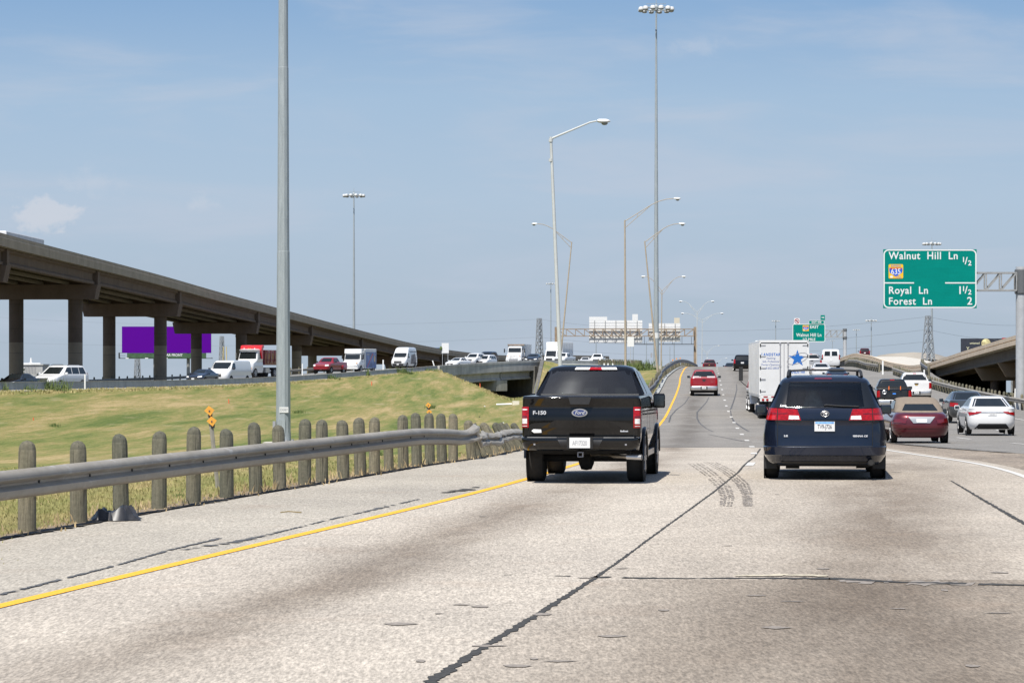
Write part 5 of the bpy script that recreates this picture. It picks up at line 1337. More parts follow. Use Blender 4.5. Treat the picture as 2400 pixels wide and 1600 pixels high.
for (w, h, cx, cz) in ((.064, .044, 0, 0), (.022, .040, 0, 0), (.046, .016, 0, .018)):
    mb.tube([(cx + w * math.cos(2 * math.pi * k / 24), ye, 1.057 + cz + h * math.sin(2 * math.pi * k / 24)) for k in range(25)], .0075, 6, cap=False)
mb.build('emblem', MT['chrome'], mv, smooth=60)
SV.panel('tailgate_trim', 'rear', [(-.36, .972), (.36, .972), (.37, .985), (-.37, .985)], P_van, mv, off=.02, nu=8, nv=1)
yp = SV.endpt(SV.at(.855), 0, False)
SV.panel('plate_recess', 'rear', [(-.22, .765), (.22, .765), (.24, .945), (-.24, .945)], P_van, mv, off=-.002, nu=2, nv=2)
M_pb = simple('plate_sky_band', (.16, .36, .72), .4, var=.5, scale=14)
plate(mv, -.005, yp - .014, .857, .318, .152, 'TV9-J726', top=M_pb)
yb = SV.endpt(SV.at(.70), .62, False)
text('LE', .036, MT['silver_letter'], mv, (-.615, yb - .014, .705), sx=1.6, bold=.003)
text('SIENNA CE', .036, MT['silver_letter'], mv, (.55, yb - .016, .705), sx=1.3, bold=.0025, shear=.2)
text('Love', .05, MT['plate'], mv, (-.66, SV.endpt(SV.at(1.18), .66, False) - .016, 1.182), bold=.003, shear=.3, rot=(R(70), 0, 0))
# wiper
wz = lambda u, z: (u, SV.endpt(SV.at(z), u, False) - .025, z)
MB().tube([wz(-.01, 1.185), wz(.02, 1.195), wz(.28, 1.178), wz(.53, 1.172)], .012, 6).build('rear_wiper', MT['black'], mv)
# roof bars
for sd in (-1, 1):
    MB().tube([(sd * .585, .52, 1.64), (sd * .575, .66, 1.715), (sd * .565, .9, 1.735), (sd * .555, 2.3, 1.735), (sd * .56, 2.6, 1.64)], .024, 8).build('roof_rail', MT['black'], mv, smooth=60)
for yy in (.95, 2.05): MB().tube([(-.56, yy, 1.735), (-.3, yy, 1.748), (.3, yy, 1.748), (.56, yy, 1.735)], .018, 8).build('roof_bar', MT['black'], mv, smooth=60)
# bumper details
SV.panel('bumper_lower', 'rear', [(-.78, .262), (.78, .262), (.84, .30), (-.84, .30)], MT['black'], mv, off=.006, nu=10, nv=1)
MB().tube([(.725, .5, .285), (.725, .02, .283)], .038, 14).build('exhaust_tip', simple('sooty_exhaust', (.02, .019, .018), .8), mv, smooth=60)
MB().lathe([(.045, .0), (.054, .002), (.054, .012), (.045, .014)], 18, c=(.725, .03, .283), axis='y').build('exhaust_surround', MT['under'], mv)
MB().box((0, 2.5, .30), (1.5, 4.4, .16)).build('underbody', MT['under'], mv)
MB().tube([(-.62, .62, .24), (-.40, .62, .24)], .07, 10).build('muffler', MT['under'], mv, smooth=60)
MB().tube([(.50, .62, .24), (.70, .62, .24)], .06, 10).build('suspension_arm', MT['under'], mv, smooth=60)
for sd in (-1, 1):
    for yy in (1.05, 4.05):
        wheel(mv, sd * .845, yy, .335, .225, sd); arch(mv, sd * .968, yy, .335, sd)
    MB().box((sd * .865, .66, .27), (.20, .02, .20)).build('mud_flap', MT['black'], mv)
    mirror(mv, sd * 1.045, 2.95, 1.085, .185, .155, .12, P_van, sd)
for k in (1, -1):
    SV.panel('headlight', 'front', [(k * .86, .62), (k * .5, .62), (k * .5, .78), (k * .86, .82)], MT['clear_lens'], mv, off=.02)
SV.panel('grille', 'front', [(-.4, .55), (.4, .55), (.4, .72), (-.4, .72)], MT['black'], mv, off=.02)
# cabin
M_cab = simple('pale_cabin_cloth', (.20, .195, .185), .9, var=.2)
for yy, zz in ((1.2, 1.10), (2.05, 1.12)):
    for x in (-.42, .42):
        MB().box((x, yy, zz - .12), (.5, .13, .5)).build('seat_back', MT['seat'] if x < 0 else M_cab, mv)
        Shell([(zz + .14, .11, yy - .05, yy + .05, .03, .03), (zz + .18, .13, yy - .06, yy + .06, .04, .04), (zz + .28, .13, yy - .05, yy + .06, .04, .04), (zz + .31, .10, yy - .03, yy + .05, .03, .03)]).build('headrest', MT['seat'], mv, nu=4, na=3, ns=2).location.x = x
MB().box((0, 3.2, 1.06), (1.5, .4, .16)).build('dashboard', MT['black'], mv)
MB().box((-.02, 2.75, 1.46), (.2, .03, .06)).build('rear_view_mirror', MT['black'], mv)
Shell([(1.0, .14, .62, .85, .05, .05), (1.15, .17, .58, .9, .08, .08), (1.30, .13, .62, .86, .08, .08), (1.42, .05, .68, .78, .04, .04)], bulge=.05, fb=.05).build('luggage', simple('pale_bag', (.42, .44, .42), .8, var=.4, scale=9), mv, nu=5, na=3, ns=3).location.x = -.18
MB().box((0, 2.4, .95), (1.7, 3.2, .12)).build('cabin_floor', MT['seat'], mv)
# ---------------------------------------------------------------- traffic ahead
G_MAIN = 'vehicles driving away ahead'
G_ONC = 'oncoming vehicles behind the concrete barrier'
def hslope(y): return xlane(y + 5) / 10 - xlane(y - 5) / 10
vehicle('pickup_truck', 'bright red pickup truck with chrome bumper centred in the left lane ahead', 'pickup truck', 'pickup', P_red, road_pt(1650, 196), hslope(196), sc=1.0, group=G_MAIN, badge=(MT['black'], 1.08), plate_txt='CJ7 4821')
tr = [o for o in COL.objects if o.name.startswith('pickup_truck')][-1]
for a, b in ((-.80, -.36), (.22, .80)): MB().box(((a + b) / 2, 1.6, 1.385), (b - a, .5, .10)).build('bed_load', MT['white_matte'], tr)
MB().box((-.28, 1.4, 1.37), (.12, .12, .08)).build('bed_load', MT['white_matte'], tr)
vehicle('pickup_truck', 'dark maroon pickup truck cresting the hill in the left lane', 'pickup truck', 'pickup', P_maroon, road_pt(1662.5, 402, -.22), hslope(402), group=G_MAIN, badge=(M_gold, 1.1))
vehicle('suv', 'black crossover just left of the white semi trailer', 'car', 'suv', P_black, road_pt(1740, 278), hslope(278), sc=.94, group=G_MAIN, plate_txt=None)
vehicle('suv', 'white sport utility vehicle partly hidden in front of the black crossover', 'car', 'suv', MT['white'], road_pt(1745, 385, .02), hslope(385), group=G_MAIN)
vehicle('sedan', 'dark sedan sinking behind the hill crest left of the black crossover', 'car', 'sedan', P_dk, road_pt(1712, 395, -.35), hslope(395), group=G_MAIN)
vehicle('pickup_truck', 'silver pickup truck half hidden by the right side of the semi trailer', 'pickup truck', 'pickup', P_silver, road_pt(1903, 268, .05), hslope(268), group=G_MAIN)
vehicle('van', 'white passenger van with two black rear windows on the rise at right', 'van', 'van', MT['white'], road_pt(1947.5, 298, .0), hslope(298), group=G_MAIN)
pv = [o for o in COL.objects if o.name.startswith('van')][-1]
Shell(KINDS['van']['lv']).panel('rear_door_seam', 'rear', [(-.09, 1.3), (.09, 1.3), (.09, 1.92), (-.09, 1.92)], MT['white'], pv, off=.016, nu=2)
vehicle('sedan', 'small white sedan showing above the minivan roof bars', 'car', 'sedan', MT['white'], road_pt(1926, 246), hslope(246), group=G_MAIN)
vehicle('sedan', 'dark blue sedan glimpsed through the minivan roof bars', 'car', 'sedan', P_navy, road_pt(1963, 225), hslope(225), group=G_MAIN)
vehicle('sedan', 'red sedan almost wholly hidden in front of the dark blue minivan', 'car', 'sedan', P_red, road_pt(1864, 96), hslope(96), group=G_MAIN, sc=.98)
vehicle('pickup_truck', 'black pickup truck with a dark plank and orange ties across its tailgate', 'pickup truck', 'pickup', P_dk, road_pt(2096, 152, .10), .085, sc=.985, group=G_MAIN, badge=(M_blue, 1.07), bumper='chrome')
tb = [o for o in COL.objects if o.name.startswith('pickup_truck')][-1]
pk = MB().box((0, .12, 1.40), (1.95, .28, .10)).build('plank', MT['black'], tb)
for x in (-.30, .34): MB().box((x, -.03, 1.37), (.05, .06, .20)).build('tie_strap', simple('orange_strap', (.75, .16, .03), .6, var=.2) if 'orange_strap' not in bpy.data.materials else bpy.data.materials['orange_strap'], tb)
mb = MB(); mb.tube([(-.55 + .10 * math.cos(2 * math.pi * k / 20), .0, 1.13 + .10 * math.sin(2 * math.pi * k / 20)) for k in range(21)], .02, 6, cap=False); mb.bar((-.55, 0, 1.13), (-.55, 0, 1.23), .02); mb.bar((-.55, 0, 1.13), (-.63, 0, 1.07), .02); mb.bar((-.55, 0, 1.13), (-.47, 0, 1.07), .02)
mb.build('round_badge', MT['silver_letter'], tb)
vehicle('pickup_truck', 'clean white pickup truck with a gold badge beside the right guardrail', 'pickup truck', 'pickup', MT['white'], road_pt(2148, 177, .14), .085, group=G_MAIN, badge=(M_gold, 1.1), plate_txt='BX2 1904')
# wine red convertible
cv, SC = vehicle('convertible', 'wine red convertible with a closed tan fabric roof', 'car', 'convertible', P_wine, (12.83, 85.5, zr(85.5) - .02), .045, sc=.99, group=G_MAIN, tl='dark_red_lens')
M_top = simple('tan_roof_cloth', (.185, .150, .115), .92, var=.12, scale=10)
for n_ in list(cv.children):
    if n_.name.startswith(('rear_window', 'licence_plate')): bpy.data.objects.remove(n_)
RL = [(.99, .76, .40, 3.34, .30, .2), (1.08, .755, .55, 3.1, .32, .2), (1.25, .70, .86, 2.78, .30, .18), (1.37, .645, 1.22, 2.52, .28, .15), (1.43, .58, 1.45, 2.34, .25, .15), (1.462, .44, 1.7, 2.1, .22, .2)]
S2 = Shell(RL, bulge=.10)
S2.build('fabric_roof', M_top, cv, nu=11, open_side=(1.13, 1.36), open_front=(1.06, 1.40))
S2.panel('rear_window', 'rear', [(-.56, 1.05), (.56, 1.05), (.44, 1.25), (-.44, 1.25)], MT['glass'], cv, off=.02, nu=10)
SC.panel('plate_surround', 'rear', [(-.26, .66), (.26, .66), (.42, .86), (-.42, .86)], P_silver, cv, off=.02, nu=8)
SC.panel('plate_panel', 'rear', [(-.16, .68), (.16, .68), (.17, .79), (-.17, .79)], MT['plate'], cv, off=.03, nu=2, nv=2)
S2.panel('windscreen', 'front', [(-.66, 1.08), (.66, 1.08), (.56, 1.36), (-.56, 1.36)], MT['glass'], cv, off=.02)
for sd_ in ('left', 'right'): S2.panel('side_window', sd_, [(1.35, 1.09), (2.9, 1.09), (2.5, 1.34), (1.6, 1.34)], MT['glass'], cv, off=.004, nu=4)
SC.panel('bumper_crease', 'rear', [(-.84, .50), (.84, .50), (.84, .53), (-.84, .53)], P_wine, cv, off=.02, nu=12, nv=1)
vehicle('sedan', 'white sedan with slim red tail lights, rightmost car of the near traffic', 'car', 'sedan', MT['white'], (17.95, 102, zr(102) + .04), .055, sc=.985, group=G_MAIN)
co = [o for o in COL.objects if o.name.startswith('sedan')][-1]
SS = Shell(KINDS['sedan']['lv'], .985)
for n_ in list(co.children):
    if n_.name.startswith(('tail_light', 'licence_plate')): bpy.data.objects.remove(n_)
for k in (1, -1):
    q = [(.40, .84), (.84, .72), (.88, .86), (.40, .875)]; q = q if k > 0 else neg(q)
    SS.panel('tail_light', 'rear', q, MT['red_lens'], co, off=.016, nu=8)
    q = [(.62, .845), (.86, .865), (.85, .91), (.60, .885)]; q = q if k > 0 else neg(q)
    SS.panel('reversing_lamp', 'rear', q, MT['clear_lens'], co, off=.018, nu=4)
SS.panel('boot_trim', 'rear', [(-.42, .835), (.42, .835), (.42, .86), (-.42, .86)], MT['chrome'], co, off=.018, nu=8, nv=1)
plate(co, 0, SS.endpt(SS.at(.77), 0, False) - .012, .765, .31, .11, 'HKG-2841', tmat='letter_grey')
SS.panel('lower_bumper', 'rear', [(-.66, .22), (.66, .22), (.50, .42), (-.50, .42)], MT['under'], co, off=.016, nu=8)
vehicle('sedan', 'grey sedan half hidden behind the white sedan at right', 'car', 'sedan', P_grey, (21.75, 130, zr(130) + .08), .06, group=G_MAIN)
# small dark car high on the right flyover
vehicle('suv', 'tiny dark maroon car on the hump of the right flyover', 'car', 'suv', P_maroon, tuple(P(2027, 838.5, 500)), .09, group=G_MAIN)

# ---------------------------------------------------------------- white semi trailer
tx_, tY = 1837.5, 141.0
sx = (tx_ - CX) * tY / F; shd = .052
sm = tag(empty('semi_truck', (sx, tY, zr(tY)), math.atan2(-shd, 1)), 'white semi trailer with a big blue star on its rear doors, ahead of the minivan', 'truck', G_MAIN)
M_trl = simple('trailer_aluminium', (.50, .50, .50), .45, metal=.15, var=.12, scale=1.2)
HW, ZB, ZT = 1.29, 1.12, 4.06
bx = Shell([(ZB, HW, .0, 15.6, .03, .25), (ZT - .06, HW, .0, 15.6, .03, .25), (ZT, HW - .03, .03, 15.57, .03, .25)], bulge=0, fb=0)
bx.build('trailer_box', M_trl, sm, nu=3, smooth=30)
mb = MB()
for k in range(30): mb.box((-HW - .004, .5 + k * .5, 2.6), (.012, .05, 2.7)); mb.box((HW + .004, .5 + k * .5, 2.6), (.012, .05, 2.7))
mb.build('side_ribs', M_trl, sm)
fm = MB()
for c, d in (((0, -.012, ZT - .05), (2 * HW, .05, .12)), ((-HW + .05, -.012, 2.6), (.10, .05, 2.9)), ((HW - .05, -.012, 2.6), (.10, .05, 2.9)), ((0, -.012, ZB + .03), (2 * HW, .05, .14))): fm.box(c, d)
fm.build('door_frame', MT['white_matte'], sm)
MB().box((0, -.03, ZT - .125), (2 * HW - .2, .03, .03)).build('rain_gutter', MT['under'], sm)
M_dw = simple('door_white', (.60, .60, .595), .4, var=.05, scale=1.4, bmp=.05)
for a, b in ((-HW + .10, -.01), (.01, HW - .10)):
    dr = MB().box(((a + b) / 2, -.010, (ZB + ZT) / 2 - .03), (b - a, .04, ZT - ZB - .28)).build('door', M_dw, sm)
    for zz in (1.45, 2.05, 2.65, 3.25, 3.82):
        for xx in ((a + .12,) if a < 0 else (b - .12,)):
            MB().box((xx, -.04, zz), (.24, .03, .07)).build('hinge', MT['letter_grey'] if zz == 2.05 else M_trl, dr)
            MB().tube([((a - .03 if a < 0 else b + .03), -.045, zz - .07), ((a - .03 if a < 0 else b + .03), -.045, zz + .07)], .03, 6).build('hinge_pin', MT['under'], dr)
for xx in (-.20, .20):
    lr = MB().tube([(xx, -.055, 1.2), (xx, -.055, ZT - .12)], .024, 8).build('lock_rod', MT['letter_grey'], sm)
    for zz in (1.5, 2.75, 3.9): MB().box((xx, -.05, zz), (.09, .04, .09)).build('rod_bracket', MT['letter_grey'], lr)
MB().box((0, -.034, 2.55), (.03, .02, 2.8)).build('door_seal', MT['letter_grey'], sm)
M_lb = simple('decal_blue', (.012, .12, .42), .4); M_lb2 = simple('small_text_blue', (.12, .17, .36), .4)
yd = -.0325
text('LANDSTAR', .205, M_lb, sm, (-.685, yd, 3.32), bold=.006, space=1.16, sx=.85, shear=.12)
text('Seeking', .155, M_lb2, sm, (-.685, yd, 3.14), shear=.2)
text('Safe, Professional', .155, M_lb2, sm, (-.685, yd, 2.97), shear=.2, sx=.80)
text('Owner-Operators', .155, M_lb2, sm, (-.685, yd, 2.80), shear=.2, sx=.90)
text('888-853-8858', .155, M_lb2, sm, (-.685, yd, 2.62), shear=.2, sx=.95)
st = [(.37 * (1 if k % 2 == 0 else .385) * math.sin(math.pi * k / 5), .37 * (1 if k % 2 == 0 else .385) * math.cos(math.pi * k / 5)) for k in range(10)]
st = [(a * 1.05 * 1.9 / 1.55, b * 1.9 / 1.55) for a, b in st]
MB().prism([(a + .69, b + 3.12) for a, b in st], .004, Matrix.Translation((0, yd - .003, 0))).build('star_emblem', M_lb, sm)
mb = MB(); mb.tube([(.69 + .56 * math.cos(t) * .95 - 0, yd + .001, 3.12 + .60 * math.sin(t) * .42 + .56 * math.cos(t) * .28) for t in [2 * math.pi * k / 40 for k in range(41)]], .014, 4, cap=False)
mb.build('orbit_ring', MT['letter_grey'], sm)
text('LANDSTAR', .20, M_lb, sm, (.66, yd, 2.42), bold=.004, sx=.82, shear=.15)
lb = MB().box((0, -.01, ZB - .13), (2 * HW - .1, .06, .16)).build('lamp_bar', MT['white_matte'], sm)
for xx in (-1.08, -.86, .86, 1.08): MB().lathe([(.07, -.005), (.06, -.02), (.002, -.022)], 12, c=(xx, -.04, ZB - .13), axis='y').build('tail_light', MT['red_lens'], lb)
for xx in (-.95, -.55, .55, .95): MB().box((xx, -.045, ZB + .03), (.22, .012, .055)).build('reflector_tape', MT['red_lens'], sm)
ug = MB()
for c, d in (((0, .05, .58), (2.2, .1, .11)), ((-.75, .05, .85), (.09, .09, .5)), ((.75, .05, .85), (.09, .09, .5))): ug.box(c, d)
ug.build('underride_guard', MT['under'], sm)
MB().box((0, 1.9, .80), (1.1, 3.0, .3)).build('bogie', MT['under'], sm)
for yy in (1.15, 2.45):
    for xx in (-1.13, -.80, .80, 1.13): wheel(sm, xx, yy, .51, .28, 1 if xx > 0 else -1, detail=abs(xx) > 1)
for xx in (-1.0, 1.0): MB().box((xx, .45, .5), (.56, .02, .6)).build('mud_flap', MT['black'], sm)
# tractor
trc = Shell([(.6, 1.20, 15.2, 21.6, .1, .3), (1.5, 1.24, 15.9, 21.7, .1, .4), (1.75, 1.2, 15.9, 20.1, .1, .4), (2.0, 1.18, 15.9, 19.0, .1, .3), (3.1, 1.10, 16.0, 18.5, .1, .3), (3.9, .98, 16.2, 17.8, .1, .5), (4.22, .86, 16.3, 17.0, .1, .3)], bulge=.02)
trc.build('tractor_cab', MT['white'], sm)
trc.panel('roof_vent', 'rear', [(-.72, 4.08), (.72, 4.08), (.70, 4.20), (-.70, 4.20)], P_navy, sm, off=.02)
trc.panel('windscreen', 'front', [(-1.05, 2.1), (1.05, 2.1), (1.0, 2.9), (-1.0, 2.9)], MT['glass'], sm)
for sd in (-1, 1):
    for yy in (16.4, 17.7, 20.8): wheel(sm, sd * 1.08, yy, .51, .30, sd)
    MB().box((sd * 1.62, 18.9, 2.30), (.24, .14, .82)).build('mirror', MT['black'], sm)
    MB().tube([(sd * 1.62, 18.9, 1.95), (sd * 1.62, 18.9, 1.85), (sd * 1.15, 19.1, 1.45)], .025, 6).build('mirror_arm', MT['black'], sm)
    MB().tube([(sd * 1.05, 15.9, 1.0), (sd * 1.05, 15.9, 3.6)], .07, 8).build('exhaust_stack', MT['chrome'], sm)

# ---------------------------------------------------------------- oncoming traffic behind the barrier
def ramp_ref(px, Y, w=5.0, ground=None):
    """front-centre ground point seen at column px, Y metres away, on the left carriageway"""
    return ((px - CX) * Y / F, Y, (ztop(Y) - .80) if ground is None else ground)
def onc(px, Y, zt): return ((px - CX) * Y / F, Y, zt)
def lane_y(px, Y, d):
    """first distance at or beyond Y where column px is d metres behind the barrier line"""
    while Y < 470:
        x = (px - CX) * Y / F
        if min(math.hypot(x - XR(q), Y - q) for q in frange(Y - 40, Y + 20, 2)) >= d and x < XR(Y): return Y
        Y += 1.0
    return Y
def oncoming(name, label, cat, kind, pmat, px, Y, pytop, h, head, d=4.5, sc=1.0, **kw):
    Y2 = lane_y(px, Y, d); k = sc * Y2 / Y
    return vehicle(name, label, cat, kind, pmat, onc(px, Y2, top_z(pytop, Y2, h * k)), head, sc=k, end='front', group=G_ONC, **kw)
def top_z(py, Y, h): return HC - (py - CY) * Y / F - h      # ground height from the roof line of a vehicle h tall
ON = (-.30, -1.0)
oncoming('sedan', 'black sedan cut off by the left frame edge, behind the barrier', 'car', 'sedan', P_dk, 6, 212, 875, 1.44, (-.34, -1))
oncoming('suv', 'white sport utility vehicle with black roof rails at the left end of the barrier', 'car', 'suv', MT['white'], 95, 208, 855, 1.80, (-.40, -1), rails=True, sc=1.14)
oncoming('sedan', 'dark blue sedan hidden behind the nose of the low white van', 'car', 'sedan', P_navy, 452, 268, 865, 1.44, (-.30, -1))
oncoming('van', 'low white cargo van with black grille in front of the red dump truck', 'van', 'van', MT['white'], 506, 262, 844.5, 2.08, (-.32, -1), sc=1.10)
MT['grille_red'] = simple('red_grille', (.18, .012, .016), .5, var=.5, scale=25, stretch=(1, 1, 4))
rp_, RS = oncoming('pickup_truck', 'red dual wheel pickup truck facing us beside the white box truck', 'pickup truck', 'pickup', P_red, 750, 318, 837.0, 1.90, (-.36, -1), grille='grille_red', bumper='body', wsc=1.06)
for sd in (-1, 1):
    Shell([(.55, .16, .55, 1.75, .1, .1), (.9, .19, .45, 1.85, .15, .15), (1.05, .10, .6, 1.7, .1, .1)]).build('rear_wing', P_red, rp_, nu=4, ns=4).location = (sd * 1.10, 0, 0)
hv, SH = oncoming('high_roof_van', 'tall white high roof van with a dark picture on its side', 'van', 'hivan', MT['white'], 932, 352, 813.5, 2.70, (-.24, -1))
kh = SH.L[-1][0] / 2.72
hq = lambda q: [(a * kh, b * kh) for a, b in q]
SH.panel('side_picture', 'left', hq([(.4, .55), (3.3, .55), (2.9, 1.7), (.9, 1.9)]), simple('van_picture', (.20, .17, .16), .5, var=.9, scale=2.2), hv, off=.008, nu=5)
SH.panel('side_stripe', 'left', hq([(.3, 2.05), (3.5, 2.05), (3.5, 2.25), (.3, 2.25)]), simple('van_stripe', (.30, .31, .33), .5, var=.5, scale=5, stretch=(1, 3, 1)), hv, off=.008, nu=5)
SH.panel('bumper_trim', 'front', hq([(-.9, .34), (.9, .34), (.92, .58), (-.92, .58)]), MT['black'], hv, off=.02, nu=8)
oncoming('sedan', 'white sedan leading the group on the small bridge', 'car', 'sedan', MT['white'], 1054, 362, 837.5, 1.45, (-.50, -1))
oncoming('suv', 'white sport utility vehicle behind two white cars on the small bridge', 'car', 'suv', MT['white'], 1098, 388, 827.0, 1.79, (-.36, -1))
oncoming('suv', 'nearer white sport utility vehicle over the middle of the small bridge', 'car', 'suv', MT['white'], 1123, 372, 831.0, 1.79, (-.36, -1))
oncoming('suv', 'dark vehicle with only its roof showing above the white ones', 'car', 'suv', P_navy, 1129, 402, 823.0, 1.79, (-.36, -1))
oncoming('sedan', 'dark sedan in front of the white dump truck on the small bridge', 'car', 'sedan', P_dk, 1243, 386, 828.5, 1.45, (-.20, -1), sc=1.04)
oncoming('pickup_truck', 'white pickup truck behind the pale light pole beside the box truck', 'pickup truck', 'pickup', MT['white'], 1307, 396, 826.0, 1.90, (-.34, -1), sc=1.0)
oncoming('pickup_truck', 'white pickup truck above the row of timber posts', 'pickup truck', 'pickup', MT['white'], 1397, 418, 828.2, 1.90, (-.12, -1))
oncoming('sedan', 'white car half hidden beside the pickup above the timber posts', 'car', 'sedan', MT['white'], 1369, 425, 836.8, 1.45, (-.12, -1))
oncoming('sedan', 'white car with just its roof showing right of the timber posts', 'car', 'sedan', MT['white'], 1424, 440, 841.0, 1.45, (-.12, -1))

def truck_root(name, label, px, Y, top, head, L, d=7.5):
    Y2 = lane_y(px, Y, d); k = Y2 / Y; zg = top_z(top[0], Y2, top[1] * k); L *= k; Y = Y2
    hx, hy = head; n = math.hypot(hx, hy); hx, hy = hx / n, hy / n
    x = (px - CX) * Y / F
    r = tag(empty(name, (x - hx * L, Y - hy * L, zg), math.atan2(-hx, hy)), label, 'truck', G_ONC); r.scale = (k,) * 3
    return r
def cab_parts(S, root, ws, sws, gr, hl, grm='chrome'):
    S.panel('windscreen', 'front', ws, MT['glass'], root, off=.012)
    for sd in ('left', 'right'): S.panel('side_window', sd, sws, MT['glass'], root, off=.012, nu=2)
    S.panel('grille', 'front', gr, MT[grm], root, off=.02)
    for k in (1, -1):
        q = hl if k > 0 else neg(hl); S.panel('headlight', 'front', q, MT['clear_lens'], root, off=.03, nu=3)
MT['grille_grey'] = simple('mesh_grille', (.34, .34, .34), .5, metal=.5, var=.8, scale=18)
# red and white dump truck
d = truck_root('dump_truck', 'dump truck with white cab and dark red dump body on many wheels', 566, 285, (817, 3.05), (-.34, -1), 9.2, 8.0)
C1 = Shell([(.55, 1.05, 6.1, 9.1, .1, .3), (.9, 1.15, 6.1, 9.2, .1, .4), (1.5, 1.1, 6.1, 9.05, .1, .45), (1.75, 1.08, 6.1, 8.2, .1, .4), (1.95, 1.12, 6.1, 7.75, .1, .2), (2.75, 1.04, 6.15, 7.45, .1, .15), (2.95, 1.06, 6.15, 7.75, .1, .2), (3.05, .9, 6.4, 7.4, .1, .2)])
C1.build('cab', MT['white'], d)
cab_parts(C1, d, [(-.98, 2.0), (.98, 2.0), (.92, 2.70), (-.92, 2.70)], [(6.4, 2.0), (7.4, 2.0), (7.25, 2.65), (6.4, 2.65)], [(-.5, .8), (.5, .8), (.5, 1.5), (-.5, 1.5)], [(.65, .95), (1.0, .95), (1.0, 1.2), (.65, 1.2)])
M_dump = paint('dark_red_body', (.155, .012, .026), rough=.5, dirt=.4)
DB = Shell([(1.35, 1.15, .35, 5.8, .05, .05), (2.0, 1.22, .1, 5.9, .05, .05), (2.9, 1.25, -.1, 6.0, .05, .05), (2.94, 1.25, -.1, 6.0, .05, .05)], bulge=0, fb=0)
DB.build('dump_body', M_dump, d, nu=3, ns=8, smooth=30)
M_tarp = paint('bright_red_tarp', (.60, .018, .03), rough=.55, dirt=.15)
MB().tube([(-1.2, 6.3, 3.28), (1.2, 6.3, 3.28)], .16, 10).build('tarp_roll', M_tarp, d, smooth=60)
mb = MB(); mb.prism([(0, 2.0), (.0, 3.35), (-.35, 3.4), (-.5, 2.9), (-.2, 2.0)], 2.4, Matrix.Translation((-1.2, 6.35, 0)) @ Matrix.Rotation(R(-90), 4, 'Z')); mb.build('body_headboard', M_tarp, d)
for k in range(6): MB().box((1.262, .6 + k * .95, 2.2), (.05, .10, 1.4)).build('body_rib', M_dump, d)
for k in range(6): MB().box((-1.262, .6 + k * .95, 2.2), (.05, .10, 1.4)).build('body_rib', M_dump, d)
for xx in (-.6, -.1, .1, .6): MB().lathe([(.06, 0), (.06, .08), (.03, .1)], 8, c=(xx, 7.2, 3.04)).build('roof_lamp', MT['amber'] if abs(xx) < .3 else MT['white_matte'], d)
for sd in (-1, 1):
    for yy in (.8, 2.0, 3.2, 8.2): wheel(d, sd * 1.02, yy, .52, .32, sd)
    MB().box((sd * 1.32, 7.7, 2.35), (.08, .12, .6)).build('mirror', MT['chrome'], d)
    MB().tube([(sd * 1.0, 6.2, 1.0), (sd * 1.0, 6.2, 3.3)], .07, 8).build('exhaust_stack', MT['chrome'], d)
    MB().box((sd * .95, 5.2, .8), (.5, 1.0, .5)).build('fuel_tank', MT['chrome'], d)
MB().box((0, 4.3, .95), (.9, 8.2, .3)).build('chassis', MT['under'], d)
for k in (1, -1): MB().box((k * 1.05, 9.16, 1.0), (.2, .03, .1)).build('indicator', MT['amber'], d)
# white box truck with a blue side picture
d = truck_root('box_truck', 'white box truck with a blue picture panel on its side', 818, 330, (817, 2.95), (-.26, -1), 7.4, 7.5)
C2 = Shell([(.55, 1.05, 4.6, 7.3, .1, .3), (.9, 1.12, 4.6, 7.4, .1, .4), (1.25, 1.10, 4.6, 7.25, .1, .45), (1.50, 1.06, 4.6, 6.5, .1, .4), (1.62, 1.06, 4.6, 6.15, .1, .2), (2.30, 1.04, 4.6, 5.9, .1, .15), (2.42, 1.12, 4.6, 6.0, .1, .2), (2.93, 1.12, 4.6, 5.9, .1, .2), (2.95, 1.05, 4.7, 5.8, .1, .2)])
C2.build('cab', MT['white'], d)
cab_parts(C2, d, [(-.95, 1.66), (.95, 1.66), (.92, 2.26), (-.92, 2.26)], [(4.9, 1.66), (5.9, 1.66), (5.8, 2.2), (4.9, 2.2)], [(-.5, .75), (.5, .75), (.5, 1.2), (-.5, 1.2)], [(.65, .9), (1.0, .9), (1.0, 1.12), (.65, 1.12)], 'white_matte')
BB = Shell([(.55, 1.15, 0, 4.58, .05, .05), (2.93, 1.15, 0, 4.58, .05, .05), (2.96, 1.1, .05, 4.5, .05, .05)], bulge=0, fb=0)
BB.build('cargo_box', MT['white_matte'], d, nu=3, smooth=30)
M_pic = simple('blue_picture', (.10, .17, .36), .45, var=.5, scale=1.6)
for sd in ('left', 'right'):
    pc = BB.panel('side_picture', sd, [(.1, .62), (4.3, .62), (4.3, 2.58), (.1, 2.58)], M_pic, d, off=.01, nu=4, skirt=.005)
    BB.panel('red_swoosh', sd, [(3.7, .7), (3.95, .7), (1.7, 2.4), (1.3, 2.4)], simple('swoosh_red', (.45, .05, .06), .45) if 'swoosh_red' not in bpy.data.materials else bpy.data.materials['swoosh_red'], pc, off=.016, nu=4, skirt=.005)
    BB.panel('yellow_mark', sd, [(.6, 1.4), (.9, 1.4), (.9, 2.1), (.6, 2.1)], simple('mark_yellow', (.65, .42, .06), .45) if 'mark_yellow' not in bpy.data.materials else bpy.data.materials['mark_yellow'], pc, off=.016, nu=2, skirt=.005)
    BB.panel('title_patch', sd, [(2.9, 2.2), (4.0, 2.2), (4.0, 2.38), (2.9, 2.38)], MT['letter_grey'], pc, off=.016, nu=2, skirt=.005)
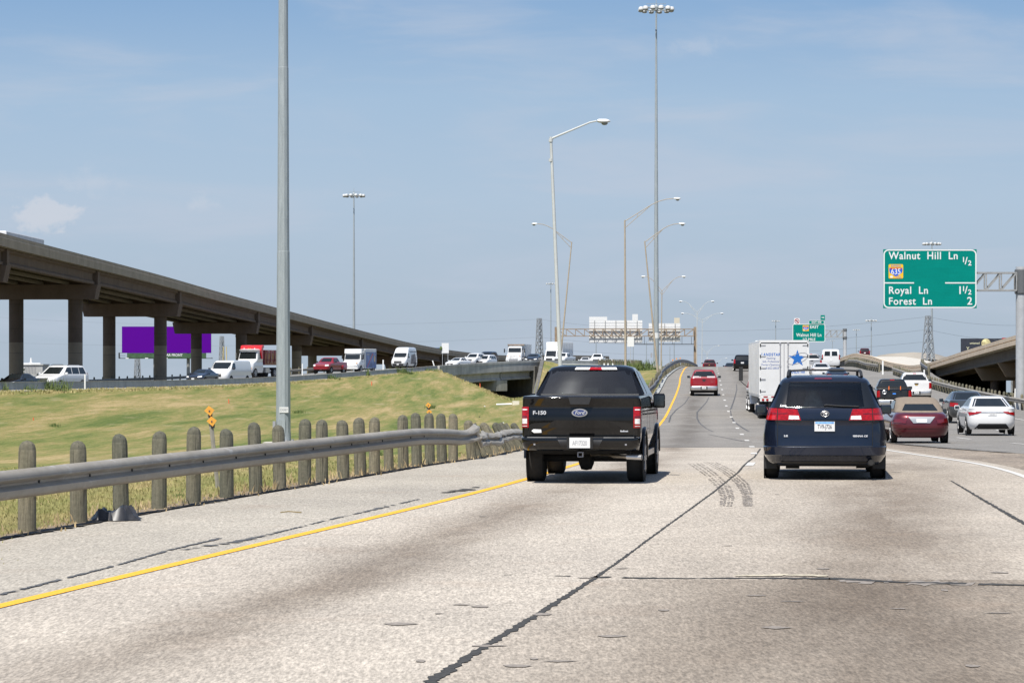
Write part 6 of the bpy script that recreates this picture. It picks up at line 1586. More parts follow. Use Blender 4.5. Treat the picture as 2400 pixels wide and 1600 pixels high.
for sd in (-1, 1):
    for yy in (1.2, 6.1): wheel(d, sd * 1.0, yy, .48, .30, sd); arch(d, sd * (1.152 if yy < 2 else 1.11), yy, .48, sd)
    MB().box((sd * 1.35, 5.9, 2.0), (.10, .14, .5)).build('mirror', MT['black'], d)
MB().box((0, 7.35, .62), (2.2, .16, .24)).build('front_bumper', MT['white_matte'], d)
for k in (1, -1): MB().box((k * .95, 7.30, 1.22), (.2, .1, .08)).build('indicator', MT['amber'], d)
MB().box((0, 3.5, .55), (.9, 6.5, .3)).build('chassis', MT['under'], d)
# white dump truck on the bridge
d = truck_root('dump_truck', 'white dump truck with mesh grille facing us on the small bridge', 1203, 372, (806, 3.05), (-.16, -1), 8.6, 7.0)
C3 = Shell([(.55, 1.05, 6.0, 8.5, .1, .3), (.9, 1.15, 6.0, 8.6, .1, .4), (1.55, 1.02, 6.0, 8.4, .1, .45), (1.72, 1.0, 6.0, 7.9, .1, .4), (1.88, 1.0, 6.0, 7.5, .1, .2), (2.55, .95, 6.0, 7.25, .1, .15), (2.72, .9, 6.1, 7.1, .1, .2), (2.76, .8, 6.3, 6.9, .1, .2)])
C3.build('cab', MT['white'], d)
cab_parts(C3, d, [(-.88, 1.92), (.88, 1.92), (.84, 2.55), (-.84, 2.55)], [(6.3, 1.92), (7.2, 1.92), (7.1, 2.45), (6.3, 2.45)], [(-.62, .7), (.62, .7), (.58, 1.52), (-.58, 1.52)], [(.75, .85), (1.02, .85), (1.02, 1.1), (.75, 1.1)], 'grille_grey')
Shell([(1.3, 1.15, .1, 5.8, .05, .05), (2.9, 1.2, -.1, 6.0, .05, .05), (3.05, 1.2, -.1, 6.3, .05, .05)], bulge=0, fb=0).build('dump_body', MT['white_matte'], d, nu=3, smooth=30)
for k in range(4): MB().box((1.22, .6 + k * 1.4, 2.2), (.06, .12, 1.6)).build('body_rib', simple('rusty_rib', (.30, .20, .13), .8, var=.4) if 'rusty_rib' not in bpy.data.materials else bpy.data.materials['rusty_rib'], d)
MB().box((0, 6.28, 2.98), (2.3, .04, .10)).build('rust_band', bpy.data.materials['rusty_rib'], d)
for sd in (-1, 1):
    for yy in (.8, 2.0, 7.6): wheel(d, sd * 1.02, yy, .52, .32, sd)
    MB().box((sd * 1.40, 7.5, 2.15), (.14, .14, .55)).build('mirror', MT['black'], d)
    MB().tube([(sd * 1.0, 7.5, 2.1), (sd * 1.4, 7.5, 2.2)], .025, 6).build('mirror_arm', MT['chrome'], d)
    MB().box((sd * .86, 8.35, 1.42), (.12, .08, .08)).build('indicator', MT['amber'], d)
MB().box((0, 4.3, .85), (.9, 7.6, .3)).build('chassis', MT['under'], d)
# white box truck behind the pale pole
d = truck_root('box_truck', 'plain white box truck behind the base of the pale light pole', 1290, 405, (801, 3.6), (-.30, -1), 8.2, 8.0)
C4 = Shell([(.5, 1.05, 6.2, 8.1, .1, .3), (.9, 1.1, 6.2, 8.2, .1, .3), (1.35, 1.08, 6.2, 8.1, .1, .3), (1.45, 1.06, 6.2, 8.02, .1, .3), (2.35, 1.0, 6.2, 7.6, .1, .2), (2.48, .9, 6.4, 7.4, .1, .2)])
C4.build('cab', MT['white'], d)
cab_parts(C4, d, [(-.98, 1.45), (.98, 1.45), (.92, 2.28), (-.92, 2.28)], [(6.6, 1.45), (7.7, 1.45), (7.45, 2.2), (6.6, 2.2)], [(-.7, .8), (.7, .8), (.7, 1.2), (-.7, 1.2)], [(.75, .85), (1.0, .85), (1.0, 1.1), (.75, 1.1)], 'black')
CB = Shell([(.95, 1.25, 0, 6.1, .04, .04), (3.5, 1.25, 0, 6.1, .04, .04), (3.6, 1.2, .05, 6.05, .04, .04)], bulge=0, fb=0)
CB.build('cargo_box', MT['white_matte'], d, nu=3, smooth=30)
for k in range(7):
    for sd in (-1, 1): MB().box((sd * 1.255, .3 + k * .9, 2.2), (.02, .04, 2.4)).build('box_seam', MT['letter_grey'], d)
for k in range(5): MB().box((-.4 + k * .2, 6.12, 2.62), (.08, .04, .05)).build('marker_lamp', MT['amber'], d)
for sd in (-1, 1):
    for yy in (1.4, 7.1): wheel(d, sd * 1.0, yy, .46, .30, sd)
    MB().box((sd * 1.3, 7.6, 1.7), (.12, .12, .42)).build('mirror', MT['black'], d)
MB().box((0, 4, .75), (.9, 7.6, .3)).build('chassis', MT['under'], d)
# box trailer glimpsed above the flyover parapet
q = fpt(238, -4.4, -.9)
d = tag(empty('box_truck', q, -.04), 'long low white cargo trailer whose roof shows above the left flyover parapet', 'truck')
FB = Shell([(.7, 1.22, 0, 15.5, .05, .05), (1.98, 1.22, 0, 15.5, .05, .05), (2.06, 1.15, .03, 15.4, .05, .05)], bulge=0, fb=0)
FB.build('cargo_box', M_trl, d, nu=3, smooth=30)
FB.panel('rear_door', 'rear', [(-1.1, .8), (1.1, .8), (1.1, 1.6), (-1.1, 1.6)], MT['white_matte'], d, off=.02)
for sd in (-1, 1):
    for yy in (1.2, 2.5, 14): wheel(d, sd * 1.0, yy, .48, .3, sd)
MB().box((0, 8, .8), (.9, 14, .25)).build('chassis', MT['under'], d)
Shell([(.5, 1.0, 15.6, 18.4, .1, .3), (1.0, 1.0, 15.6, 18.4, .1, .3), (1.6, .8, 15.7, 17.6, .1, .3)]).build('cab', MT['white'], d)
vehicle('sedan', 'tiny blue car on the far end of the left flyover', 'car', 'sedan', paint('mid_blue_paint', (.05, .10, .22)), fpt(524, -2.5, -1.0), (-.1, -1), end='front')
# ---------------------------------------------------------------- light masts and lamp posts
M_mast = None
def mast_mat():
    m, N, L, b = nmat('mast_galvanised'); nt = m.node_tree; v = coords(nt)
    n1 = noise(nt, v, 1.0, 6, .7, .3, .7, sc=(9, 9, .9)); n2 = noise(nt, v, 40, 3, .7, .3, .7)
    c = mix(nt, 'MIX', n1, (.25, .28, .295), (.36, .395, .41)); c = mix(nt, 'MULTIPLY', 1.0, c, mix(nt, 'MIX', n2, (.85,) * 3, (1.12,) * 3))
    L.new(c, b.inputs['Base Color']); b.inputs['Roughness'].default_value = .6; b.inputs['Metallic'].default_value = .15
    return m
M_mast = mast_mat()
M_tanp = simple('tan_painted_pole', (.36, .30, .225), .6, var=.12, scale=2)
M_palep = simple('pale_painted_pole', (.48, .49, .47), .5, var=.08, scale=2)
M_lum = simple('luminaire_white', (.64, .64, .63), .45, var=.06)
M_lens = simple('luminaire_lens', (.20, .21, .20), .2, var=.3, scale=8)
G_MAST = 'tall high mast lights'
def mast(label, px, Y, ytop, base_z, d0, d1, headw, nl=12, detail=True, sides=12):
    x = (px - CX) * Y / F; ztop_ = HC - (ytop - CY) * Y / F
    r = tag(empty('high_mast_light', (x, Y, base_z)), label, 'light mast', G_MAST)
    H = ztop_ - base_z
    js = [0.0, .28, .55, .78, 1.0]; mb = MB(); pts, rad = [], []
    for i, t in enumerate(js):
        rr = (d0 + (d1 - d0) * t) / 2; pts.append((0, 0, H * t)); rad.append(rr)
        if 0 < i < 4: pts.append((0, 0, H * t + .01)); rad.append(rr * .965)
    mb.tube(pts, rad, sides); mb.build('pole', M_mast, r, smooth=20)
    if headw:
        k = headw / 4.7
        mb = MB(); n = 20; R_ = 1.75 * k
        mb.tube([(R_ * math.cos(2 * math.pi * i / n), R_ * math.sin(2 * math.pi * i / n), H - .5 * k) for i in range(n + 1)], .05 * k + .02, 6, cap=False)
        for i in range(4):
            a = math.pi / 2 * i + .3; mb.bar((0, 0, H - .5 * k), (R_ * math.cos(a), R_ * math.sin(a), H - .5 * k), .06 * k)
        mb.lathe([(.3 * k, H - .7 * k), (.34 * k, H - .2 * k), (.1 * k, H + .05 * k)], 10)
        mb.bar((0, 0, H), (0, 0, H + 1.0 * k), .07 * k)
        mb.bar((-1.3 * k, 0, H + .12 * k), (1.3 * k, .2, H + .16 * k), .06 * k)
        mb.build('light_ring', M_mast, r, smooth=40)
        for i in range(nl):
            a = 2 * math.pi * (i + .5) / nl; q = MB()
            c = (R_ + .30 * k) ; cx, cy = c * math.cos(a), c * math.sin(a)
            q.lathe([(.14 * k, H - .30 * k), (.30 * k, H - .36 * k), (.36 * k, H - .60 * k), (.34 * k, H - .72 * k)], 12, c=(cx, cy, 0))
            o = q.build('luminaire', M_lum, r, smooth=50)
            MB().lathe([(.335 * k, H - .725 * k), (.28 * k, H - .86 * k), (.1 * k, H - .90 * k)], 12, c=(cx, cy, 0)).build('lens', M_lens, o, smooth=50)
    return r, H
m1, H1 = mast('huge grey galvanised light mast rising out of the frame behind the near guardrail', 664, 135, -560, -1.86, .74, .34, 4.7)
# base of the near mast
MB().lathe([(.42, 0), (.42, .06), (.385, .08), (.372, .5)], 12).build('base_flange', M_mast, m1, smooth=30)
MB().box((0, 0, -.16), (1.9, 1.9, .36)).build('footing', M_cpad, m1)
for k in range(8):
    a = 2 * math.pi * (k + .5) / 8; MB().tube([(.50 * math.cos(a), .50 * math.sin(a), 0), (.50 * math.cos(a), .50 * math.sin(a), .16)], .05, 8).build('anchor_bolt', MT['letter_grey'], m1)
MB().box((.06, -.365, 1.62), (.44, .02, .28)).build('number_plate', MT['white_matte'], m1)
text('D087', .17, MT['letter_grey'], m1, (.06, -.378, 1.62))
MB().box((-.06, -.345, .75), (.36, .06, .75)).build('hand_hole_cover', M_mast, m1)
MB().box((-.44, -.1, .78), (.14, .2, .55)).build('junction_box', MT['letter_grey'], m1)
m2, H2 = mast('tall grey light mast with a ring of lamps standing left of the far crest', 1538, 355, 12, zfield(18.8, 355) - .1, .76, .20, 4.7)
MB().box((0, 0, .1), (1.5, 1.5, 1.1)).build('footing', M_cpad, m2)
MB().lathe([(.45, .65), (.45, .72), (.40, .8)], 12).build('base_flange', M_mast, m2)
MB().lathe([(.372, 4.2), (.374, 4.2), (.374, 4.9), (.372, 4.9)], 12).build('number_band', MT['white_matte'], m2)
MB().box((-.62, 0, 2.0), (.2, .2, .6)).build('junction_box', MT['letter_grey'], m2)
mast('light mast with a ring of lamps rising behind the left flyover', 829.5, 563, 452, -8, .75, .22, 4.7)
mast('light mast rising behind the large green sign', 2184, 678, 566, -6, .80, .25, 4.7)
mast('small light mast between the two green signs at right, above the flyover hump', 2042, 1100, 748, -12, .75, .3, 4.7, 8)
mast('faint light mast right behind the leaning pale lamp post', 1291, 1240, 662, -14, .8, .35, 4.7, 8)
mast('faint distant light mast just left of the exit sign', 1818, 1570, 750, -16, .8, .4, 4.7, 8)
mast('faint distant light mast right of the exit sign column', 2007, 1800, 771, -18, .8, .4, 4.7, 8)
mast('very faint distant light mast under the exit sign', 1951, 2600, 797, -24, .9, .5, 4.7, 6)
for i, (px, Y, yt, w_) in enumerate(((1397, 1500, 756, 0), (1484, 1700, 805, 0), (1515, 1600, 800, 0), (1570, 1900, 812, 0), (1580, 1500, 770, 0))):
    mast(('thin distant pole behind the left part of the sign gantry', 'thin distant pole below the white sign of the gantry', 'thin distant pole between the two sign backs', 'short thin distant pole near the crest', 'thin distant pole behind the right sign back')[i], px, Y, yt, -14, .7, .4, 0, 0)

G_LAMP = 'roadside lamp posts'
def luminaire(root, x, z, d, sc=1.0):
    """cobra head pointing along d (+1 right, -1 left) from its fixing at (x, z)"""
    S_ = Shell([(-.085, .15, .16, .50, .08, .1), (-.05, .19, .06, .66, .1, .16), (.0, .20, .02, .70, .08, .18), (.06, .15, .04, .62, .06, .2), (.10, .08, .1, .5, .05, .1)], sc, bulge=.0, fb=.02)
    o = S_.build('luminaire', M_lum, root, nu=5, na=3, ns=4, smooth=60); o.location = (x, 0, z); o.rotation_euler = (0, 0, R(-90) if d > 0 else R(90))
    MB().lathe([(.165 * sc, 0), (.15 * sc, -.07 * sc), (.09 * sc, -.12 * sc), (.01, -.13 * sc)], 12, c=(0, .40 * sc, -.075 * sc)).build('lens', M_lens, o, smooth=60)
    return o
def lamp_post(label, Y, base, top, arms, r0, r1, mat, simple_arm=False, base_z=None, lsc=1.0):
    """base, top: photo pixels of the pole; arms: list of pixels of the lamp fixing"""
    b, t = P(base[0], base[1], Y), P(top[0], top[1], Y)
    if base_z is not None:
        k = (base_z - b.z) / (t.z - b.z); b = b + (t - b) * k
    g = tag(empty('lamp_post', b), label, 'lamp post', G_LAMP)
    tt = t - b
    MB().tube([(0, 0, 0), tt], [r0, r1], 12).build('pole', mat, g, smooth=40)
    MB().lathe([(r0 * 1.9, 0), (r0 * 1.9, .06), (r0 * 1.3, .10), (r0 * 1.2, .3)], 10).build('base_plate', mat, g)
    for (ax, ay) in arms:
        q = P(ax, ay, Y) - b; s_ = 1 if q.x > tt.x else -1
        a0 = tt + Vector((0, 0, -.10)); dx, dz = q.x - a0.x, q.z - a0.z
        ar = MB()
        if simple_arm:
            ar.tube([a0, (a0.x + dx * .86, 0, a0.z + dz * .93), (q.x, 0, q.z - .0)], [.055, .042, .04], 8)
            for zz in (-.18, -1.15): ar.lathe([(r1 * 1.5, zz - .07), (r1 * 1.5, zz + .07)], 8, c=tt)
        else:
            up = [Vector((a0.x + dx * t_, 0, a0.z + dz * (1.32 * t_ if t_ < .45 else 1 - (1 - t_) ** 2 * 1.34))) for t_ in (0, .2, .4, .55, .7, .85, 1.0)]
            ar.tube(up, .035 * lsc, 7)
            lo = tt + Vector((0, 0, -.10 - .62 * lsc)); hi = up[3]
            ar.tube([lo, hi], .028 * lsc, 6)
            m_ = lo.lerp(hi, .45); ar.bar(m_, up[1].lerp(up[2], .35), .04)
        ar.build('arm', mat, g, smooth=40)
        o = luminaire(g, q.x, q.z, s_, lsc)
    return g
lamp_post('leaning pale lamp post with one plain arm, nearest of the lamp posts', 135, (1313, 852), (1291, 321), [(1398, 284)], .115, .07, M_palep, True, base_z=-1.1)
lamp_post('upright tan lamp post with a single curved truss arm to the right', 250, (1466, 852), (1464.5, 516), [(1578, 465.5)], .115, .07, M_tanp, base_z=.7)
lamp_post('tan lamp post leaning left beside the great mast, arm to the right', 262, (1541, 868), (1511, 565), [(1590, 524.5)], .11, .06, M_tanp, base_z=zfield(13.8, 262) - .05)
lamp_post('tan lamp post leaning right with its arm to the left', 300, (1317, 802), (1340, 567), [(1260, 524.5)], .11, .06, M_tanp, base_z=-.3)
lamp_post('twin armed tan lamp post right behind the great mast', 400, (1549.5, 850), (1551.5, 680), [(1513, 648), (1597, 648)], .11, .06, M_tanp, base_z=1.0)
lamp_post('twin armed lamp post right of the sign gantry, taller of the pair', 505, (1633, 858), (1634, 730), [(1600, 706), (1666, 706)], .10, .06, M_palep, base_z=-.6, lsc=1.0)
lamp_post('wide twin armed lamp post right of the sign gantry, lower of the pair', 540, (1645, 858), (1646, 748), [(1604, 734), (1688, 734)], .10, .06, M_palep, base_z=-1.5)
lamp_post('faint twin armed lamp post behind the maroon pickup', 800, (1657, 855), (1657, 825), [(1630, 810), (1682, 810)], .10, .07, M_palep, base_z=-6, lsc=.9)
lamp_post('faintest lamp post with its head just above the crest', 1150, (1680, 858), (1680, 848), [(1660, 839), (1700, 839)], .10, .07, M_palep, base_z=-9, lsc=1.2)

# ---------------------------------------------------------------- signs
def sheet_green():
    m, N, L, b = nmat('sign_green'); nt = m.node_tree; v = coords(nt)
    n1 = noise(nt, v, 1.0, 5, .6, .3, .7, sc=(.5, 1, 12)); n2 = noise(nt, v, .6, 4, .6, .3, .7)
    c = mix(nt, 'MIX', n1, (.0, .185, .148), (.0, .21, .170)); c = mix(nt, 'MULTIPLY', 1.0, c, mix(nt, 'MIX', n2, (.93,) * 3, (1.05,) * 3))
    L.new(c, b.inputs['Base Color']); b.inputs['Roughness'].default_value = .55; b.inputs['Specular IOR Level'].default_value = .08
    return m
M_sg = sheet_green()
M_sw = simple('sign_white', (.68, .68, .67), .5, var=.03)
M_back = simple('sign_back', (.66, .66, .65), .55, metal=.0, var=.10, scale=1.5, stretch=(.3, 1, 6))
M_shy = simple('shield_yellow', (.80, .47, .01), .5); M_shb = simple('shield_blue', (.01, .09, .55), .5); M_shr = simple('shield_red', (.42, .01, .015), .5)
def rrect(w, h, r, n=6):
    pts = []
    for cx, cz, a0 in ((w / 2 - r, h / 2 - r, 0), (-w / 2 + r, h / 2 - r, 90), (-w / 2 + r, -h / 2 + r, 180), (w / 2 - r, -h / 2 + r, 270)):
        for k in range(n + 1):
            a = R(a0 + 90 * k / n); pts.append((cx + r * math.cos(a), cz + r * math.sin(a)))
    return pts[::-1]
def frame(mb, w, h, r, t, y, d):
    o, i = rrect(w, h, r), rrect(w - 2 * t, h - 2 * t, max(.01, r - t)); n = len(o)
    vs = [(a, y, b) for a, b in o] + [(a, y, b) for a, b in i] + [(a, y + d, b) for a, b in o] + [(a, y + d, b) for a, b in i]
    fs = [(k, (k + 1) % n, (k + 1) % n + n, k + n) for k in range(n)] + [(k, k + 2 * n, (k + 1) % n + 2 * n, (k + 1) % n) for k in range(n)] + [(k + n, (k + 1) % n + n, (k + 1) % n + 3 * n, k + 3 * n) for k in range(n)]
    return mb.add(vs, fs)
def shield(root, cx, cz, w, num, ns, y=-.062):
    s_ = MB().prism([(a + cx, b + cz) for a, b in rrect(w, w * .98, w * .08)], .006, Matrix.Translation((0, y, 0))).build('route_shield', M_shy, root)
    n = 16; pts = []
    for k in range(n + 1):      # crown, shoulders, point
        t = k / n
        a = -.44 + .88 * t; pts.append((a * w, (.205 + .045 * math.cos(t * 4 * math.pi) * (1 if True else 0)) * w * .98))
    rgt = [(.455 * w, .05 * w), (.42 * w, -.10 * w), (.26 * w, -.24 * w), (0, -.33 * w), (-.26 * w, -.24 * w), (-.42 * w, -.10 * w), (-.455 * w, .05 * w)]
    MB().prism([(a + cx, b + cz + .02 * w) for a, b in pts[::1] + rgt][::-1], .004, Matrix.Translation((0, y - .005, 0))).build('shield_field', M_shb, s_)
    MB().prism([(cx - .40 * w, cz + .145 * w), (cx + .40 * w, cz + .145 * w), (cx + .36 * w, cz + .245 * w), (cx - .36 * w, cz + .245 * w)][::-1], .004, Matrix.Translation((0, y - .008, 0))).build('shield_crown', M_shr, s_)
    text(num, ns, M_sw, s_, (cx, y - .010, cz - .03 * w), bold=.006, sx=.8)
    MB().prism([(a + cx - .30 * w, b + cz - .37 * w) for a, b in oval(.11 * w, .075 * w, 16)][::-1], .004, Matrix.Translation((0, y - .004, 0))).build('toll_mark', M_sw, s_)
    text('EXPRESS', ns * .36, M_shb, s_, (cx, y - .004, cz + .37 * w), sx=.9)
    text('TOLL', ns * .38, M_shb, s_, (cx + .14 * w, y - .004, cz - .38 * w))
    return s_
# big sign
SY = 165.0
c = P((2070 + 2289) / 2, (584 + 722.5) / 2, SY); sw_, sh_ = 219 * SY / F, 138 * SY / F
bs = tag(empty('highway_sign', c), 'large green highway sign listing Walnut Hill Ln, Royal Ln and Forest Ln', 'sign')
u = SY / F
sp = MB().box((0, 0, 0), (sw_, .05, sh_)).build('panel', M_sg, bs)
mb = MB(); frame(mb, sw_ - .02, sh_ - .02, .30, .075, -.034, .009); mb.build('border', M_sw, bs)
def spx(px, py): return ((px - (2070 + 2289) / 2) * u, -((py - (584 + 722.5) / 2) * u))
def stext(s_, px, py, size, align='LEFT', sx=1.0):
    x, z = spx(px, py); return text(s_, size, M_sw, bs, (x, -.034, z), align=align, bold=.010, sx=sx, space=1.10)
stext('Walnut  Hill  Ln', 2083, 600, .62, sx=.93)
stext('Royal  Ln', 2082, 681, .62, sx=.93)
stext('Forest  Ln', 2082, 706.5, .62, sx=.93)
stext('1', 2254, 609, .42); stext('/', 2261, 612, .60); stext('2', 2268.5, 617, .42)
stext('1', 2243.5, 681, .66); stext('1', 2254, 677, .42); stext('/', 2261, 680, .60); stext('2', 2268.5, 685, .42)
stext('2', 2266, 706, .66)
x, z = spx(2099.5, 636); shield(bs, x, z, 34 * u, '635', .50, y=-.040)
for a, b in ((2073, 2142), (2215, 2286)):
    xa, z = spx(a, 663); xb, _ = spx(b, 663); MB().box(((xa + xb) / 2, -.03, z), (xb - xa, .01, .075)).build('divider', M_sw, bs)
mb = MB()
for k in range(4): mb.box((-sw_ / 2 + sw_ * (k + .5) / 4, .10, 0), (.10, .12, sh_ * .96))
mb.build('stiffener', M_back, bs)
# its cantilever
M_steel = simple('painted_steel', (.40, .41, .42), .55, metal=.15, var=.12, scale=2)
M_steelt = simple('grey_truss_steel', (.30, .30, .29), .55, metal=.2, var=.2, scale=3)
cx_ = (2398 - CX) * u
cg = tag(empty('sign_gantry', (cx_, SY + .55, zr(SY) - .6)), 'grey steel column and truss arm carrying the large green sign at the right edge', 'sign gantry')
zt_ = HC - (636 - CY) * u - (zr(SY) - .6)
MB().tube([(0, 0, 0), (0, 0, zt_ + .3)], .34, 20).build('column', M_steel, cg, smooth=40)
MB().lathe([(.6, 0), (.6, .1), (.4, .15), (.36, .6)], 16).build('base_plate', M_steel, cg)
MB().lathe([(.38, 0), (.42, .05), (.42, 1.45), (.38, 1.5)], 16, c=(0, 0, zt_ - 1.35)).build('arm_collar', simple('dark_collar', (.10, .105, .11), .6), cg)
def truss(root, x0, x1, zt, zb, nb, depth, w, mat, name='truss', zig=0):
    mb = MB()
    for yy in (-depth / 2, depth / 2):
        mb.bar((x0, yy, zt), (x1, yy, zt), w); mb.bar((x0, yy, zb), (x1, yy, zb), w)
        for k in range(nb + 1):
            xx = x0 + (x1 - x0) * k / nb; mb.bar((xx, yy, zb), (xx, yy, zt), w * .7)
            if k < nb:
                xn = x0 + (x1 - x0) * (k + 1) / nb
                a, b = (zt, zb) if (zig == 0 or k < nb * zig) else (zb, zt)
                mb.bar((xx, yy, a), (xn, yy, b), w * .8)
    for k in range(nb + 1):
        xx = x0 + (x1 - x0) * k / nb
        for z_ in (zt, zb): mb.bar((xx, -depth / 2, z_), (xx, depth / 2, z_), w * .6)
        if k < nb: mb.bar((xx, -depth / 2, zt), (x0 + (x1 - x0) * (k + 1) / nb, depth / 2, zt), w * .5)
    return mb.build(name, mat, root)
zc_ = zr(SY) - .6
truss(cg, (2100 - 2398) * u, -.36, HC - (639 - CY) * u - zc_, HC - (680 - CY) * u - zc_, 8, .7, .10, M_steelt, zig=.001)
# exit sign further on
EY = 540.0; u2 = EY / F
c = P((1858 + 1933.5) / 2, (759.4 + 800.7) / 2, EY); w2, h2 = 75.5 * u2, 41.3 * u2
es = tag(empty('highway_sign', c), 'smaller green exit sign for Walnut Hill Ln above the semi trailer', 'sign')
MB().box((0, 0, 0), (w2, .06, h2)).build('panel', M_sg, es)
mb = MB(); frame(mb, w2 + .1, h2 + .1, .35, .12, -.042, .012); mb.build('border', M_sw, es)
text('Walnut Hill Ln', .92, M_sw, es, (0, -.045, -.42), bold=.016, sx=.84, space=1.08)
text('1/2 MILE', .72, M_sw, es, (0, -.045, -1.30), bold=.014)
text('EAST', .78, M_sw, es, (1.05, -.045, 1.15), bold=.014)
shield(es, -.62, .95, 14.0 * u2, '635', .55, y=-.048)
xt = MB().box((1.5, 0, h2 / 2 + .38), (3.1, .06, .76)).build('exit_tab', M_sg, es)
mb = MB(); frame(mb, 3.1, .76, .2, .07, -.042, .012); o = mb.build('tab_border', M_sw, es); o.location = (1.5, 0, h2 / 2 + .38)
text('EXIT 438', .52, M_sw, es, (1.5, -.045, h2 / 2 + .38), bold=.01, sx=.95)
MB().box((2.75, 0, h2 / 2 + 1.28), (.86, .06, 1.0)).build('direction_tab', M_sg, es)
text('438', .36, M_sw, es, (2.75, -.045, h2 / 2 + 1.30), bold=.01)
ns_ = MB().box((-2.35, 0, h2 / 2 + .60), (1.10, .06, 1.16)).build('prohibition_sign', M_sw, es)
mb = MB(); mb.tube([(-2.35 + .42 * math.cos(2 * math.pi * k / 20), -.05, h2 / 2 + .60 + .42 * math.sin(2 * math.pi * k / 20)) for k in range(21)], .05, 5, cap=False); mb.bar((-2.64, -.05, h2 / 2 + .89), (-2.06, -.05, h2 / 2 + .31), .09); mb.build('prohibition_ring', M_shr, ns_)
MB().box((-2.35, -.04, h2 / 2 + .60), (.5, .02, .16)).build('truck_symbol', MT['letter_dark'], ns_)
cx2 = (1981 - CX) * u2
eg = tag(empty('sign_gantry', (cx2, EY + .6, -2.5)), 'grey steel cantilever carrying the smaller green exit sign', 'sign gantry')
zt2 = HC - (774 - CY) * u2 + 2.5
MB().tube([(0, 0, 0), (0, 0, zt2 + .3)], .36, 16).build('column', M_steel, eg, smooth=40)
MB().lathe([(.4, 0), (.44, .05), (.44, .5), (.4, .55)], 14, c=(0, 0, zt2 - 1.75)).build('arm_collar', bpy.data.materials['dark_collar'], eg)
MB().lathe([(.4, 0), (.42, .05), (.42, .5), (.4, .55)], 14, c=(0, 0, zt2 - .2)).build('arm_collar', bpy.data.materials['dark_collar'], eg)
truss(eg, (1862 - 1981) * u2, -.36, zt2, HC - (790 - CY) * u2 + 2.5, 8, .9, .12, M_steelt, zig=.001)
# gantry of the opposite carriageway, sign backs toward us
GY = 450.0; u3 = GY / F
M_rust = simple('brown_weathered_steel', (.25, .185, .125), .75, var=.25, scale=1.5)
gg = tag(empty('sign_gantry', (((1303 + 1629) / 2 - CX) * u3, GY, .0)), 'long brown truss gantry spanning the opposite lanes', 'sign gantry')
hx = (1629 - 1303) / 2 * u3
for sd in (-1, 1): MB().box((sd * hx, 0, (HC - (766 - CY) * u3) / 2 - .5), (.42, .42, HC - (766 - CY) * u3 + 1.0)).build('column', M_rust, gg)
gt = lambda py: HC - (py - CY) * u3
truss(gg, -hx + .21, hx - .21, gt(771), gt(787.5), 15, 1.0, .12, M_rust, zig=.5)
mb = MB(); x0 = ((1484 + 1630) / 2 - (1303 + 1629) / 2) * u3
mb.box((x0 - .3, -.6, gt(806.5)), ((1632 - 1484) * u3, .5, .10))
for k in range(7): mb.bar(((1488 + 22 * k - 1466) * u3, -.5, gt(806.5)), ((1488 + 22 * k - 1466) * u3, -.45, gt(789)), .06)
mb.build('catwalk', MT['under'], gg)
def signback(label, pl, pr, pt, pb, extra=()):
    c = P((pl + pr) / 2, (pt + pb) / 2, GY + .8)
    w, h = (pr - pl) * u3, (pb - pt) * u3
    r = tag(empty('highway_sign', c), label, 'sign', 'sign backs on the brown gantry')
    MB().box((0, 0, 0), (w, .06, h)).build('panel', M_back, r)
    mb = MB()
    n = max(2, int(w / 1.7))
    for k in range(n): mb.box((-w / 2 + w * (k + .5) / n, -.10, 0), (.06, .12, h))
    mb.build('stiffener', M_steelt, r)
    mb = MB()
    for k in range(int(h / .45)): mb.box((0, -.045, -h / 2 + .25 + k * .45), (w, .03, .03))
    mb.build('panel_rib', M_back, r)
    for (a, b, t_, bt, mt, nm) in extra:
        MB().box((((a + b) / 2 - (pl + pr) / 2) * u3, 0, -((t_ + bt) / 2 - (pt + pb) / 2) * u3), ((b - a) * u3, .05, (bt - t_) * u3)).build(nm, mt, r)
    return r
signback('wide pale back of a highway sign on the brown gantry, left of the two', 1380.8, 1505.5, 750.5, 804, [(1380.8, 1423, 742.2, 750.3, M_back, 'upper_panel'), (1482, 1495, 736, 750.3, M_back, 'exit_tab')])
signback('narrower pale back of a highway sign with a tan tab, right of the two', 1520.4, 1594.5, 757.5, 801, [(1580, 1593, 744.5, 757.3, simple('tan_tab', (.55, .50, .40), .6), 'exit_tab')])
c = P(1478, 800.5, 392); r = tag(empty('road_sign', (c.x, c.y, ztop(420) - .8)), 'small blank white sign back beside the upright tan lamp post', 'sign')
MB().box((0, 0, c.z - r.location.z), (15.5 * 392 / F, .03, 23 * 392 / F)).build('panel', M_sw, r); MB().tube([(0, .05, -1.5), (0, .05, c.z - r.location.z)], .035, 6).build('sign_post', M_steel, r)
c = P(1043.5, 815.5, 372); gz_ = ztop(372) - .8; nx_, ny_ = ramp_normal(372)
r = tag(empty('road_sign', (c.x, c.y + 8, gz_)), 'white sign back on two thin posts at the left end of the small bridge', 'sign')
u4 = 380 / F; c = P(1043.5, 815.5, 380)
MB().box((c.x - r.location.x, 0, c.z - gz_), (16.5 * u4, .03, 23.5 * u4)).build('panel', M_sw, r)
for dx in (-.38, .38): MB().tube([(c.x - r.location.x + dx, .04, -.3), (c.x - r.location.x + dx, .04, c.z - gz_ + .5)], .035, 6).build('sign_post', M_steel, r)
MB().lathe([(.001, 0), (.18, .15), (.2, .35), (.1, .6)], 8, c=(c.x - r.location.x - .60, -.03, c.z - gz_ - .35)).build('leafy_vine', M_weed, r)

